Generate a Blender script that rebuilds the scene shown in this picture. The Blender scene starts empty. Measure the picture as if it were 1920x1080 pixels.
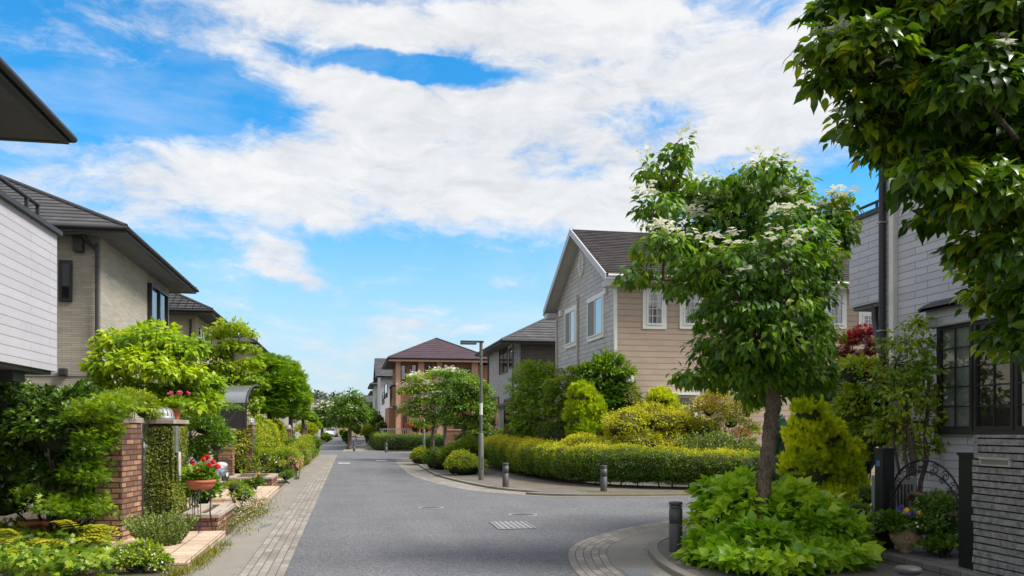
import bpy, math, random
import numpy as np
random.seed(7); rng = np.random.default_rng(11)
PI = math.pi
scene = bpy.context.scene
COL = scene.collection
# ---------------------------------------------------------------- camera model: street runs along +Y
F = 1600.0; EYE = 1.65; HOR = 800.0
A = math.atan(305 / 1600); sa, ca = math.sin(A), math.cos(A)
def PX(x, y, D):
    k = (x - 960) / F
    return (D * (sa + k * ca), D * (ca - k * sa), EYE + (HOR - y) / F * D)
def GP(x, y, z=0.0):
    return PX(x, y, (EYE - z) * F / (y - HOR))
def PU(x, y, u):
    return PX(x, y, u / (sa + (x - 960) / F * ca))
def PV(x, y, v):
    return PX(x, y, v / (ca - (x - 960) / F * sa))
# ---------------------------------------------------------------- materials
def newmat(name):
    m = bpy.data.materials.new(name); m.use_nodes = True
    nt = m.node_tree; nt.nodes.clear()
    out = nt.nodes.new('ShaderNodeOutputMaterial')
    return m, nt, out
def N(nt, typ, **kw):
    n = nt.nodes.new(typ)
    for k, v in kw.items():
        if k.startswith('i_'):
            key = k[2:]
            key = int(key) if key.isdigit() else key.replace('_', ' ')
            n.inputs[key].default_value = v
        else:
            setattr(n, k, v)
    return n
def c4(c): return (c[0], c[1], c[2], 1.0)
def ramp(nt, fac, cols, pos=None):
    r = nt.nodes.new('ShaderNodeValToRGB')
    el = r.color_ramp.elements
    n = len(cols)
    while len(el) < n: el.new(0.5)
    for i, c in enumerate(cols):
        el[i].position = pos[i] if pos else i / (n - 1)
        el[i].color = c4(c)
    nt.links.new(fac, r.inputs['Fac'])
    return r.outputs['Color']
def principled(nt, out, rough=0.7, metal=0.0, spec=0.5):
    p = nt.nodes.new('ShaderNodeBsdfPrincipled')
    p.inputs['Roughness'].default_value = rough
    p.inputs['Metallic'].default_value = metal
    p.inputs['Specular IOR Level'].default_value = spec
    nt.links.new(p.outputs[0], out.inputs['Surface'])
    return p
MATS = {}
def plain(name, col, rough=0.7, metal=0.0, var=0.12, scale=3.0, bump=0.0, bscale=60.0, spec=0.5, stretch=(1, 1, 1)):
    if name in MATS: return MATS[name]
    m, nt, out = newmat(name); p = principled(nt, out, rough, metal, spec)
    tc = N(nt, 'ShaderNodeTexCoord')
    mp = N(nt, 'ShaderNodeMapping'); mp.inputs['Scale'].default_value = stretch
    nt.links.new(tc.outputs['Object'], mp.inputs['Vector'])
    no = N(nt, 'ShaderNodeTexNoise', i_Scale=scale, i_Detail=6.0, i_Roughness=0.65)
    nt.links.new(mp.outputs[0], no.inputs['Vector'])
    lo = tuple(max(0, c * (1 - var)) for c in col); hi = tuple(min(1, c * (1 + var)) for c in col)
    nt.links.new(ramp(nt, no.outputs['Fac'], [lo, hi], [0.3, 0.7]), p.inputs['Base Color'])
    if bump > 0:
        nb = N(nt, 'ShaderNodeTexNoise', i_Scale=bscale, i_Detail=4.0)
        nt.links.new(mp.outputs[0], nb.inputs['Vector'])
        b = N(nt, 'ShaderNodeBump', i_Strength=bump, i_Distance=0.01)
        nt.links.new(nb.outputs['Fac'], b.inputs['Height']); nt.links.new(b.outputs[0], p.inputs['Normal'])
    MATS[name] = m; return m
def bricky(name, c1, c2, mortar, bw, rh, ms=0.01, rough=0.8, bump=0.5, noise=0.18, nsc=25.0, offset=0.5, c3=None, grime=0.15, smooth=0.1, dist=0.01, stain=None, spec=0.4):
    """masonry / siding / paving / tiles, laid out on the face's own UV (metres)"""
    m, nt, out = newmat(name); p = principled(nt, out, rough, 0, spec)
    uv = N(nt, 'ShaderNodeUVMap')
    b = N(nt, 'ShaderNodeTexBrick'); b.offset = offset
    b.inputs['Color1'].default_value = c4((0, 0, 0)); b.inputs['Color2'].default_value = c4((1, 1, 1))
    b.inputs['Mortar'].default_value = c4((0.5, 0.5, 0.5))
    b.inputs['Scale'].default_value = 1.0; b.inputs['Mortar Size'].default_value = ms
    b.inputs['Mortar Smooth'].default_value = smooth
    b.inputs['Brick Width'].default_value = bw; b.inputs['Row Height'].default_value = rh
    nt.links.new(uv.outputs[0], b.inputs['Vector'])
    cols = [c1, c3, c2] if c3 else [c1, c2]
    base = ramp(nt, b.outputs['Color'], cols)
    no = N(nt, 'ShaderNodeTexNoise', i_Scale=nsc, i_Detail=6.0, i_Roughness=0.7)
    tc = N(nt, 'ShaderNodeTexCoord'); nt.links.new(tc.outputs['Object'], no.inputs['Vector'])
    ml = N(nt, 'ShaderNodeMapRange', i_1=0.3, i_2=0.7, i_3=1 - noise, i_4=1 + noise); nt.links.new(no.outputs['Fac'], ml.inputs[0])
    n2 = N(nt, 'ShaderNodeTexNoise', i_Scale=0.9, i_Detail=5.0, i_Roughness=0.7); nt.links.new(tc.outputs['Object'], n2.inputs['Vector'])
    m2 = N(nt, 'ShaderNodeMapRange', i_1=0.3, i_2=0.7, i_3=1 - grime, i_4=1 + grime * 0.5); nt.links.new(n2.outputs['Fac'], m2.inputs[0])
    mu = N(nt, 'ShaderNodeMath', operation='MULTIPLY'); nt.links.new(ml.outputs[0], mu.inputs[0]); nt.links.new(m2.outputs[0], mu.inputs[1])
    vm = N(nt, 'ShaderNodeVectorMath', operation='SCALE'); nt.links.new(base, vm.inputs[0]); nt.links.new(mu.outputs[0], vm.inputs['Scale'])
    mx = N(nt, 'ShaderNodeMix', data_type='RGBA'); nt.links.new(b.outputs['Fac'], mx.inputs[0])
    nt.links.new(vm.outputs[0], mx.inputs[6]); mx.inputs[7].default_value = c4(mortar)
    last = mx.outputs[2]
    if stain:
        n3 = N(nt, 'ShaderNodeTexNoise', i_Scale=stain[1], i_Detail=8.0, i_Roughness=0.75); nt.links.new(tc.outputs['Object'], n3.inputs['Vector'])
        m3 = N(nt, 'ShaderNodeMapRange', i_1=stain[2], i_2=stain[2] + 0.15, i_3=0.0, i_4=stain[3]); nt.links.new(n3.outputs['Fac'], m3.inputs[0])
        mx2 = N(nt, 'ShaderNodeMix', data_type='RGBA'); nt.links.new(m3.outputs[0], mx2.inputs[0]); nt.links.new(last, mx2.inputs[6])
        mx2.inputs[7].default_value = c4(stain[0]); last = mx2.outputs[2]
    nt.links.new(last, p.inputs['Base Color'])
    inv = N(nt, 'ShaderNodeMath', operation='MULTIPLY_ADD', i_1=-1.0, i_2=1.0); nt.links.new(b.outputs['Fac'], inv.inputs[0])
    ad = N(nt, 'ShaderNodeMath', operation='MULTIPLY_ADD', i_1=0.35); nt.links.new(no.outputs['Fac'], ad.inputs[0]); nt.links.new(inv.outputs[0], ad.inputs[2])
    bp = N(nt, 'ShaderNodeBump', i_Strength=bump, i_Distance=dist); nt.links.new(ad.outputs[0], bp.inputs['Height'])
    nt.links.new(bp.outputs[0], p.inputs['Normal'])
    MATS[name] = m; return m
def lapped(name, col, row, var=0.08, bump=0.8, rough=0.6, grain=0.1, edge=0.6, join=0.0, ew=.16):
    """lap siding or roof shingles: a saw-tooth bump across UV v, lap shadow painted dark"""
    m, nt, out = newmat(name); p = principled(nt, out, rough)
    uv = N(nt, 'ShaderNodeUVMap'); sp = N(nt, 'ShaderNodeSeparateXYZ'); nt.links.new(uv.outputs[0], sp.inputs[0])
    d = N(nt, 'ShaderNodeMath', operation='DIVIDE', i_1=row); nt.links.new(sp.outputs[1], d.inputs[0])
    fr = N(nt, 'ShaderNodeMath', operation='FRACT'); nt.links.new(d.outputs[0], fr.inputs[0])
    fl = N(nt, 'ShaderNodeMath', operation='FLOOR'); nt.links.new(d.outputs[0], fl.inputs[0])
    wn = N(nt, 'ShaderNodeTexNoise', i_Scale=1.0, i_Detail=6.0, i_Roughness=0.7)
    cb = N(nt, 'ShaderNodeCombineXYZ'); m5 = N(nt, 'ShaderNodeMath', operation='MULTIPLY', i_1=2.2); nt.links.new(sp.outputs[0], m5.inputs[0])
    m6 = N(nt, 'ShaderNodeMath', operation='MULTIPLY', i_1=7.31); nt.links.new(fl.outputs[0], m6.inputs[0])
    m7 = N(nt, 'ShaderNodeMath', operation='MULTIPLY', i_1=18.0); nt.links.new(sp.outputs[1], m7.inputs[0])
    nt.links.new(m5.outputs[0], cb.inputs[0]); nt.links.new(m6.outputs[0], cb.inputs[1]); nt.links.new(m7.outputs[0], cb.inputs[2]); nt.links.new(cb.outputs[0], wn.inputs['Vector'])
    lo = tuple(c * (1 - var) for c in col); hi = tuple(min(1, c * (1 + var)) for c in col)
    base = ramp(nt, wn.outputs['Fac'], [lo, hi], [0.3, 0.7])
    cx_ = N(nt, 'ShaderNodeCombineXYZ'); k1 = N(nt, 'ShaderNodeMath', operation='MULTIPLY_ADD', i_1=2.9); nt.links.new(sp.outputs[0], k1.inputs[0]); k0 = N(nt, 'ShaderNodeMath', operation='MULTIPLY', i_1=.37); nt.links.new(fl.outputs[0], k0.inputs[0]); nt.links.new(k0.outputs[0], k1.inputs[2]); k2 = N(nt, 'ShaderNodeMath', operation='FLOOR'); nt.links.new(k1.outputs[0], k2.inputs[0])
    nt.links.new(k2.outputs[0], cx_.inputs[0]); nt.links.new(fl.outputs[0], cx_.inputs[1]); wh = nt.nodes.new('ShaderNodeTexWhiteNoise'); wh.noise_dimensions = '2D'; nt.links.new(cx_.outputs[0], wh.inputs['Vector'])
    wm = N(nt, 'ShaderNodeMapRange', i_1=0.0, i_2=1.0, i_3=1 - var * .8, i_4=1 + var * .8); nt.links.new(wh.outputs['Value'], wm.inputs[0])
    vs = N(nt, 'ShaderNodeVectorMath', operation='SCALE'); nt.links.new(base, vs.inputs[0]); nt.links.new(wm.outputs[0], vs.inputs['Scale']); base = vs.outputs[0]
    # shadow under each lap, painted as a dark ramp across the course
    ln = N(nt, 'ShaderNodeMapRange', i_1=0.02, i_2=ew, i_3=1 - edge, i_4=1.0); nt.links.new(fr.outputs[0], ln.inputs[0])
    vm = N(nt, 'ShaderNodeVectorMath', operation='SCALE'); nt.links.new(base, vm.inputs[0]); nt.links.new(ln.outputs[0], vm.inputs['Scale'])
    nt.links.new(vm.outputs[0], p.inputs['Base Color'])
    h = N(nt, 'ShaderNodeMath', operation='MULTIPLY_ADD', i_1=-1.0, i_2=1.0); nt.links.new(fr.outputs[0], h.inputs[0])
    h2 = N(nt, 'ShaderNodeMath', operation='MULTIPLY_ADD', i_1=grain); nt.links.new(wn.outputs['Fac'], h2.inputs[0]); nt.links.new(h.outputs[0], h2.inputs[2])
    bp = N(nt, 'ShaderNodeBump', i_Strength=bump, i_Distance=0.02); nt.links.new(h2.outputs[0], bp.inputs['Height'])
    nt.links.new(bp.outputs[0], p.inputs['Normal'])
    MATS[name] = m; return m
def leafmat(name, cols, trans=0.35, rough=0.42, pos=None, tint=(1.25, 1.15, 0.5), spec=0.45):
    if name in MATS: return MATS[name]
    if name.startswith('leaf'): cols = [(min(c[0] * 1.3, c[1] * .98), c[1], c[2] * .8) if c[1] > c[0] and c[2] < c[0] else c for c in cols]
    m, nt, out = newmat(name)
    at = N(nt, 'ShaderNodeAttribute', attribute_name='rnd')
    base = ramp(nt, at.outputs['Fac'], cols, pos)
    p = nt.nodes.new('ShaderNodeBsdfPrincipled'); p.inputs['Roughness'].default_value = rough; p.inputs['Specular IOR Level'].default_value = spec
    nt.links.new(base, p.inputs['Base Color'])
    if trans > 0:
        t = nt.nodes.new('ShaderNodeBsdfTranslucent')
        vm = N(nt, 'ShaderNodeVectorMath', operation='MULTIPLY'); vm.inputs[1].default_value = tuple(c * 1.5 for c in tint); nt.links.new(base, vm.inputs[0]); nt.links.new(vm.outputs[0], t.inputs['Color'])
        mx = nt.nodes.new('ShaderNodeMixShader'); mx.inputs[0].default_value = trans
        nt.links.new(p.outputs[0], mx.inputs[1]); nt.links.new(t.outputs[0], mx.inputs[2]); nt.links.new(mx.outputs[0], out.inputs['Surface'])
    else:
        nt.links.new(p.outputs[0], out.inputs['Surface'])
    MATS[name] = m; return m
def glassmat(name, tint=(0.8, 0.85, 0.88), refl=0.16):
    if name in MATS: return MATS[name]
    m, nt, out = newmat(name)
    t = nt.nodes.new('ShaderNodeBsdfTransparent'); t.inputs[0].default_value = c4(tint)
    g = nt.nodes.new('ShaderNodeBsdfGlossy'); g.inputs['Roughness'].default_value = 0.03
    lw = N(nt, 'ShaderNodeFresnel', i_IOR=1.5)
    ad = N(nt, 'ShaderNodeMath', operation='ADD', i_1=refl); nt.links.new(lw.outputs[0], ad.inputs[0])
    mx = nt.nodes.new('ShaderNodeMixShader'); nt.links.new(ad.outputs[0], mx.inputs[0])
    nt.links.new(t.outputs[0], mx.inputs[1]); nt.links.new(g.outputs[0], mx.inputs[2]); nt.links.new(mx.outputs[0], out.inputs['Surface'])
    MATS[name] = m; return m
# ---------------------------------------------------------------- objects
ORG = {}
def tag(o, label=None, cat=None, group=None, kind=None):
    if label: o['label'] = label
    if cat: o['category'] = cat
    if group: o['group'] = group
    if kind: o['kind'] = kind
    return o
def thing(name, label, cat, loc=(0, 0, 0), group=None):
    o = bpy.data.objects.new(name, None); COL.objects.link(o); o.location = loc; o.empty_display_size = 0.2
    ORG[o.name] = tuple(loc)
    return tag(o, label, cat, group)
def link(name, me, mat, parent=None, org=(0, 0, 0)):
    o = bpy.data.objects.new(name, me); COL.objects.link(o)
    if mat is not None and len(me.materials) == 0: me.materials.append(mat)
    if parent is not None:
        o.parent = parent; ORG[o.name] = ORG[parent.name]
    else:
        o.location = org; ORG[o.name] = tuple(org)
    return o
def vsub(a, b): return (a[0] - b[0], a[1] - b[1], a[2] - b[2])
def vadd(a, b): return (a[0] + b[0], a[1] + b[1], a[2] + b[2])
def vmul(a, s): return (a[0] * s, a[1] * s, a[2] * s)
def cross(a, b): return (a[1] * b[2] - a[2] * b[1], a[2] * b[0] - a[0] * b[2], a[0] * b[1] - a[1] * b[0])
def norm(a):
    l = math.sqrt(a[0] ** 2 + a[1] ** 2 + a[2] ** 2) or 1.0
    return (a[0] / l, a[1] / l, a[2] / l)
class MB:
    def __init__(s): s.v = []; s.f = []; s.uv = []; s.sm = []
    def face(s, pts, uv=None, smooth=False):
        b = len(s.v); s.v += [tuple(p) for p in pts]; s.f.append(tuple(range(b, b + len(pts)))); s.uv.append(uv); s.sm.append(smooth)
        return s
    def grid(s, rows, closed=False, smooth=True, uvf=None):
        """rows: list of equally long point lists; shared verts"""
        b = len(s.v); n = len(rows[0])
        for r in rows: s.v += [tuple(p) for p in r]
        for i in range(len(rows) - 1):
            for j in range(n if closed else n - 1):
                k = (j + 1) % n
                s.f.append((b + i * n + j, b + i * n + k, b + (i + 1) * n + k, b + (i + 1) * n + j)); s.sm.append(smooth)
                s.uv.append([uvf(i, j), uvf(i, j + 1), uvf(i + 1, j + 1), uvf(i + 1, j)] if uvf else None)
        return s
    def box(s, x0, x1, y0, y1, z0, z1):
        if x0 > x1: x0, x1 = x1, x0
        if y0 > y1: y0, y1 = y1, y0
        if z0 > z1: z0, z1 = z1, z0
        P = [(x0, y0, z0), (x1, y0, z0), (x1, y1, z0), (x0, y1, z0), (x0, y0, z1), (x1, y0, z1), (x1, y1, z1), (x0, y1, z1)]
        for q in ((0, 3, 2, 1), (4, 5, 6, 7), (0, 1, 5, 4), (1, 2, 6, 5), (2, 3, 7, 6), (3, 0, 4, 7)): s.face([P[i] for i in q])
        return s
    def obox(s, o, t, n, a0, a1, z0, z1, d0, d1):
        """box in a wall frame: o origin, t along the wall, n outward"""
        def q(a, z, d): return (o[0] + t[0] * a + n[0] * d, o[1] + t[1] * a + n[1] * d, o[2] + z)
        P = [q(a0, z0, d0), q(a1, z0, d0), q(a1, z0, d1), q(a0, z0, d1), q(a0, z1, d0), q(a1, z1, d0), q(a1, z1, d1), q(a0, z1, d1)]
        for k in ((0, 3, 2, 1), (4, 5, 6, 7), (0, 1, 5, 4), (1, 2, 6, 5), (2, 3, 7, 6), (3, 0, 4, 7)): s.face([P[i] for i in k])
        return s
    def prism(s, poly, z0, z1, caps=True):
        n = len(poly)
        ar = sum(poly[i][0] * poly[(i + 1) % n][1] - poly[(i + 1) % n][0] * poly[i][1] for i in range(n))
        if ar < 0: poly = poly[::-1]
        for i in range(n):
            a, b = poly[i], poly[(i + 1) % n]
            s.face([(a[0], a[1], z0), (b[0], b[1], z0), (b[0], b[1], z1), (a[0], a[1], z1)])
        s.face([(p[0], p[1], z1) for p in poly])
        if caps: s.face([(p[0], p[1], z0) for p in poly[::-1]])
        return s
    def tube(s, pts, rad, n=8, caps=True):
        if not hasattr(rad, '__len__'): rad = [rad] * len(pts)
        rows = []; up = (0, 0, 1)
        prev = None
        for i, p in enumerate(pts):
            d = norm(vsub(pts[min(i + 1, len(pts) - 1)], pts[max(i - 1, 0)]))
            a = prev if prev else (up if abs(d[2]) < 0.9 else (1, 0, 0))
            x = norm(cross(a, d)); y = norm(cross(d, x)); prev = y
            rows.append([vadd(p, vadd(vmul(x, rad[i] * math.cos(2 * PI * k / n)), vmul(y, rad[i] * math.sin(2 * PI * k / n)))) for k in range(n)])
        s.grid(rows, closed=True)
        if caps:
            s.face(rows[0][::-1]); s.face(rows[-1])
        return s
    def lathe(s, c, prof, n=24, smooth=True):
        rows = [[(c[0] + r * math.cos(2 * PI * k / n), c[1] + r * math.sin(2 * PI * k / n), c[2] + z) for k in range(n)] for r, z in prof]
        s.grid(rows, closed=True, smooth=smooth)
        if prof[0][0] > 1e-4: s.face(rows[0][::-1])
        if prof[-1][0] > 1e-4: s.face(rows[-1])
        return s
    def ball(s, c, rx, ry, rz, n=10, m=6):
        rows = []
        for i in range(m + 1):
            t = -PI / 2 + PI * i / m
            rows.append([(c[0] + rx * math.cos(t) * math.cos(2 * PI * k / n), c[1] + ry * math.cos(t) * math.sin(2 * PI * k / n), c[2] + rz * math.sin(t)) for k in range(n)])
        return s.grid(rows, closed=True)
    def rot(s, ang, c, start=0):
        co, si = math.cos(ang), math.sin(ang)
        s.v[start:] = [(c[0] + (p[0] - c[0]) * co - (p[1] - c[1]) * si, c[1] + (p[0] - c[0]) * si + (p[1] - c[1]) * co, p[2]) for p in s.v[start:]]
        return s
    def build(s, name, mat, parent=None, org=None, bevel=0.0):
        o = ORG[parent.name] if parent is not None else (org or (0, 0, 0))
        me = bpy.data.meshes.new(name)
        V = [vsub(p, o) for p in s.v]
        me.from_pydata(V, [], s.f)
        uvl = me.uv_layers.new(name='UVMap')
        data = []
        for fi, f in enumerate(s.f):
            if s.uv[fi]: 
                for q in s.uv[fi]: data += [q[0], q[1]]
                continue
            P = [s.v[i] for i in f]
            nx = ny = nz = 0.0
            for i in range(len(P)):
                a, b = P[i], P[(i + 1) % len(P)]
                nx += (a[1] - b[1]) * (a[2] + b[2]); ny += (a[2] - b[2]) * (a[0] + b[0]); nz += (a[0] - b[0]) * (a[1] + b[1])
            nn = norm((nx, ny, nz))
            if abs(nn[2]) > 0.985:
                for p in P: data += [p[0], p[1]]
            else:
                t = norm(cross((0, 0, 1), nn)); b = cross(nn, t)
                for p in P: data += [p[0] * t[0] + p[1] * t[1] + p[2] * t[2] + 50, p[0] * b[0] + p[1] * b[1] + p[2] * b[2] + 50]
        uvl.data.foreach_set('uv', data)
        me.polygons.foreach_set('use_smooth', s.sm)
        me.update()
        ob = link(name, me, mat, parent, o)
        if bevel > 0:
            import bmesh
            bm = bmesh.new(); bm.from_mesh(me); bmesh.ops.remove_doubles(bm, verts=bm.verts, dist=1e-5); bm.to_mesh(me); bm.free()
            md = ob.modifiers.new('bevel', 'BEVEL'); md.width = bevel; md.segments = 2; md.limit_method = 'ANGLE'
        return ob
# ---------------------------------------------------------------- leaves
def tmpl(kind):
    if kind == 'simple':   # folded diamond
        V = [(0, 0, 0), (0.27, 0.42, 0.07), (0, 1, -0.12), (-0.27, 0.42, 0.07), (0, .45, 0)]; Fc = [(0, 1, 4), (1, 2, 4), (2, 3, 4), (3, 0, 4)]
    elif kind == 'tiny':
        V = [(0, 0, 0), (0.33, 0.5, 0.06), (0, 1, -0.05), (-0.33, 0.5, 0.06)]; Fc = [(0, 1, 2, 3)]
    elif kind == 'long':
        V = [(0, 0, 0), (0.13, 0.35, 0.03), (0.12, 0.7, 0.0), (0, 1, -0.12), (-0.12, 0.7, 0.0), (-0.13, 0.35, 0.03), (0, .4, 0)]
        Fc = [(0, 1, 6), (1, 2, 6), (2, 3, 6), (3, 4, 6), (4, 5, 6), (5, 0, 6)]
    elif kind == 'full':   # ovate, pointed, arched, with a mid-vein fold
        V = [(0, 0, 0), (0.20, 0.14, .05), (0.30, 0.36, .07), (0.24, 0.60, .04), (0.10, 0.82, -.06), (0, 1.05, -.2), (-0.10, 0.82, -.06), (-0.24, 0.60, .04), (-0.30, 0.36, .07), (-0.20, 0.14, .05),
             (0, 0.18, .01), (0, 0.4, .02), (0, 0.62, -.01), (0, 0.83, -.09)]
        Fc = [(0, 1, 10), (1, 2, 11, 10), (2, 3, 12, 11), (3, 4, 13, 12), (4, 5, 13), (0, 10, 9), (10, 11, 8, 9), (11, 12, 7, 8), (12, 13, 6, 7), (13, 5, 6)]
    elif kind == 'ivy':
        V = [(0, 0.12, 0), (0.22, -0.06, -.03), (0.5, 0.22, -.07), (0.27, 0.42, 0), (0.42, 0.72, -.05), (0.16, 0.7, 0), (0, 1, -.1), (-0.16, 0.7, 0), (-0.42, 0.72, -.05), (-0.27, 0.42, 0), (-0.5, 0.22, -.07), (-0.22, -0.06, -.03), (0, .42, .05)]
        Fc = [(i, (i + 1) % 12, 12) for i in range(12)]
    elif kind == 'maple':
        V = [(0, 0, 0)]; Fc = []
        for a, l in ((-75, .7), (-38, .95), (0, 1.05), (38, .95), (75, .7)):
            r = math.radians(a); dx, dy = math.sin(r), math.cos(r); b = len(V)
            V += [(dx * l * .45 + dy * .11, dy * l * .45 - dx * .11, .03), (dx * l, dy * l, -.08), (dx * l * .45 - dy * .11, dy * l * .45 + dx * .11, .03)]
            Fc.append((0, b, b + 1, b + 2))
    elif kind == 'spray':  # flat scale-leaf spray of a thuja
        V = [(0, 0, 0)]; Fc = []
        for a, l in ((-42, .6), (-20, .85), (0, 1.0), (20, .85), (42, .6)):
            r = math.radians(a); dx, dy = math.sin(r), math.cos(r); b = len(V)
            V += [(dx * l * .6 + dy * .09, dy * l * .6 - dx * .09, .05), (dx * l, dy * l, .0), (dx * l * .6 - dy * .09, dy * l * .6 + dx * .09, -.03)]
            Fc.append((0, b, b + 1, b + 2))
    elif kind == 'blade':
        V = [(-0.03, 0, 0), (0.03, 0, 0), (0.025, .55, .03), (0, 1, -.08), (-0.025, .55, .03)]; Fc = [(0, 1, 2, 4), (4, 2, 3)]
    elif kind == 'bract':  # four pointed white bracts round a small centre
        V = []; Fc = []
        for k in range(4):
            r = k * PI / 2; dx, dy = math.cos(r), math.sin(r); b = len(V)
            V += [(0, 0, .0), (dx * .28 + dy * .22, dy * .28 - dx * .22, .05), (dx * .62, dy * .62, .04), (dx * .28 - dy * .22, dy * .28 + dx * .22, .05)]
            V[-2] = (dx * .62, dy * .62, -.02)
            Fc.append((b, b + 1, b + 2, b + 3))
    elif kind == 'puff':   # small many-petalled flower head
        V = []; Fc = []
        for k in range(7):
            r = k * 2 * PI / 7; dx, dy = math.cos(r), math.sin(r); b = len(V); z = .12 * (k % 2)
            V += [(0, 0, .12), (dx * .3 + dy * .24, dy * .3 - dx * .24, .16 + z), (dx * .5, dy * .5, z - .05), (dx * .3 - dy * .24, dy * .3 + dx * .24, .16 + z)]
            Fc.append((b, b + 1, b + 2, b + 3))
        b = len(V); V += [(-.2, -.2, .3), (.2, -.2, .28), (.2, .2, .32), (-.2, .2, .27)]; Fc.append((b, b + 1, b + 2, b + 3))
    return np.array(V, float), Fc
TM = {}
def unit(a): return a / np.maximum(np.linalg.norm(a, axis=1, keepdims=True), 1e-9)
def leaves(name, kind, P, Dr, Nr, S, rnd, mat, parent=None, org=None, wide=1.0):
    """one mesh of len(P) leaves; Dr leaf axis, Nr upper side, S size, rnd colour value"""
    if kind not in TM: TM[kind] = tmpl(kind)
    V, Fc = TM[kind]; n = len(P); m = len(V)
    y = unit(Dr); x = unit(np.cross(y, Nr)); z = np.cross(x, y)
    S = S[:, None, None] if hasattr(S, '__len__') else S
    Vw = V * np.array([wide, 1, 1])
    W = P[:, None, :] + S * (Vw[None, :, 0:1] * x[:, None, :] + Vw[None, :, 1:2] * y[:, None, :] + Vw[None, :, 2:3] * z[:, None, :])
    o = ORG[parent.name] if parent is not None else (org or (0, 0, 0))
    W = (W - np.array(o)).reshape(-1, 3)
    me = bpy.data.meshes.new(name)
    me.vertices.add(n * m); me.vertices.foreach_set('co', W.ravel())
    cnt = np.array([len(f) for f in Fc]); flat = np.concatenate([np.array(f) for f in Fc])
    L = len(flat); loops = (flat[None, :] + (np.arange(n) * m)[:, None]).ravel()
    starts = (np.concatenate([[0], np.cumsum(cnt)[:-1]])[None, :] + (np.arange(n) * L)[:, None]).ravel()
    me.loops.add(n * L); me.loops.foreach_set('vertex_index', loops.astype(np.int32))
    me.polygons.add(n * len(Fc)); me.polygons.foreach_set('loop_start', starts.astype(np.int32))
    me.update(calc_edges=True)
    at = me.attributes.new('rnd', 'FLOAT', 'POINT'); at.data.foreach_set('value', np.repeat(np.clip(rnd, 0, 1), m).astype(np.float32))
    return link(name, me, mat, parent, o)
def rvec(n): return unit(rng.normal(size=(n, 3)))
def lump(P, f=1.0, seed=0):
    """cheap smooth noise -1..1"""
    r = np.random.default_rng(seed + 100); out = np.zeros(len(P))
    for k in range(5):
        w = r.normal(size=3) * f * (1.7 ** k) * 0.9; out += np.sin(P @ w + r.uniform(0, 6.28)) * (0.62 ** k)
    return out / 1.9
def blob(x, y, rx, ry, D, rd=None):
    return (PX(x, y, D), (rx * D / F, (rd if rd is not None else rx * D / F), ry * D / F))
def crown_pts(blobs, n, shell=0.6, flatbot=0.0, cull=0.62):
    C = np.array([b[0] for b in blobs]); R = np.array([b[1] for b in blobs])
    w = (R[:, 0] * R[:, 1] * R[:, 2]) ** (2 / 3); w /= w.sum()
    P = []; O = []; I = []; got = 0
    while got < n:
        k = rng.choice(len(C), size=n, p=w); d = rvec(n)
        if flatbot: d[:, 2] = np.where(d[:, 2] < -flatbot, -d[:, 2] * rng.random(n), d[:, 2])
        r = shell + (1 - shell) * rng.random(n) ** 0.6
        p = C[k] + R[k] * d * r[:, None]
        p += R[k] * 0.14 * lump(p, 3.0 / R[k].mean())[:, None] * d
        q = np.min(np.where(np.arange(len(C))[None, :] == k[:, None], 9, np.linalg.norm((p[:, None, :] - C[None]) / R[None], axis=2)), axis=1)
        ok = (q > cull) | (rng.random(n) < 0.15)
        P.append(p[ok]); O.append(unit(d / R[k])[ok]); I.append(k[ok]); got += ok.sum()
    return np.concatenate(P)[:n], np.concatenate(O)[:n], np.concatenate(I)[:n]
def clusters(P, O, per, cr, droop, up, size, sv=0.3, outw=0.6, rndv=0.5, cv=0.22, hb=0.0, fan=1.0):
    """spread 'per' leaves round each cluster point"""
    n = len(P) * per
    Pc = np.repeat(P, per, 0); Oc = np.repeat(O, per, 0)
    j = rvec(n) * (rng.random(n) ** 0.5)[:, None] * cr * np.array([1, 1, 0.55])
    pos = Pc + j
    D = Oc * outw + unit(j) * 0.7 * fan + rng.normal(size=(n, 3)) * 0.3 + np.array([0, 0, -droop])
    Nr = np.array([0, 0, 1.0]) * up + Oc * (1 - up) + rng.normal(size=(n, 3)) * 0.35
    S = size * (1 + rng.uniform(-sv, sv, n))
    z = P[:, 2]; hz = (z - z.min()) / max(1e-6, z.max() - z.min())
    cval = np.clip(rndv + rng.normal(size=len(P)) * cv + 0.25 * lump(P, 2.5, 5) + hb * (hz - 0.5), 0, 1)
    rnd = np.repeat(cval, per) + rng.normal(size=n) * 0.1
    return pos, D, Nr, S, rnd
def limb_mesh(mb, a, b, r0, r1, n=6, bend=0.15, seg=5, jit=0.03):
    L = math.dist(a, b); pts = []; rr = []
    off = (random.uniform(-1, 1) * bend * L, random.uniform(-1, 1) * bend * L, abs(random.uniform(.2, 1)) * bend * L * -1)
    for i in range(seg + 1):
        t = i / seg; s = math.sin(PI * t)
        pts.append((a[0] + (b[0] - a[0]) * t + off[0] * s * .6 + random.uniform(-jit, jit) * L * s, a[1] + (b[1] - a[1]) * t + off[1] * s * .6 + random.uniform(-jit, jit) * L * s, a[2] + (b[2] - a[2]) * t + off[2] * s))
        rr.append(r0 + (r1 - r0) * t)
    mb.tube(pts, rr, n, caps=False)
    return pts
def BARK(): return barkmat('bark', (0.105, 0.08, 0.06))
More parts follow.
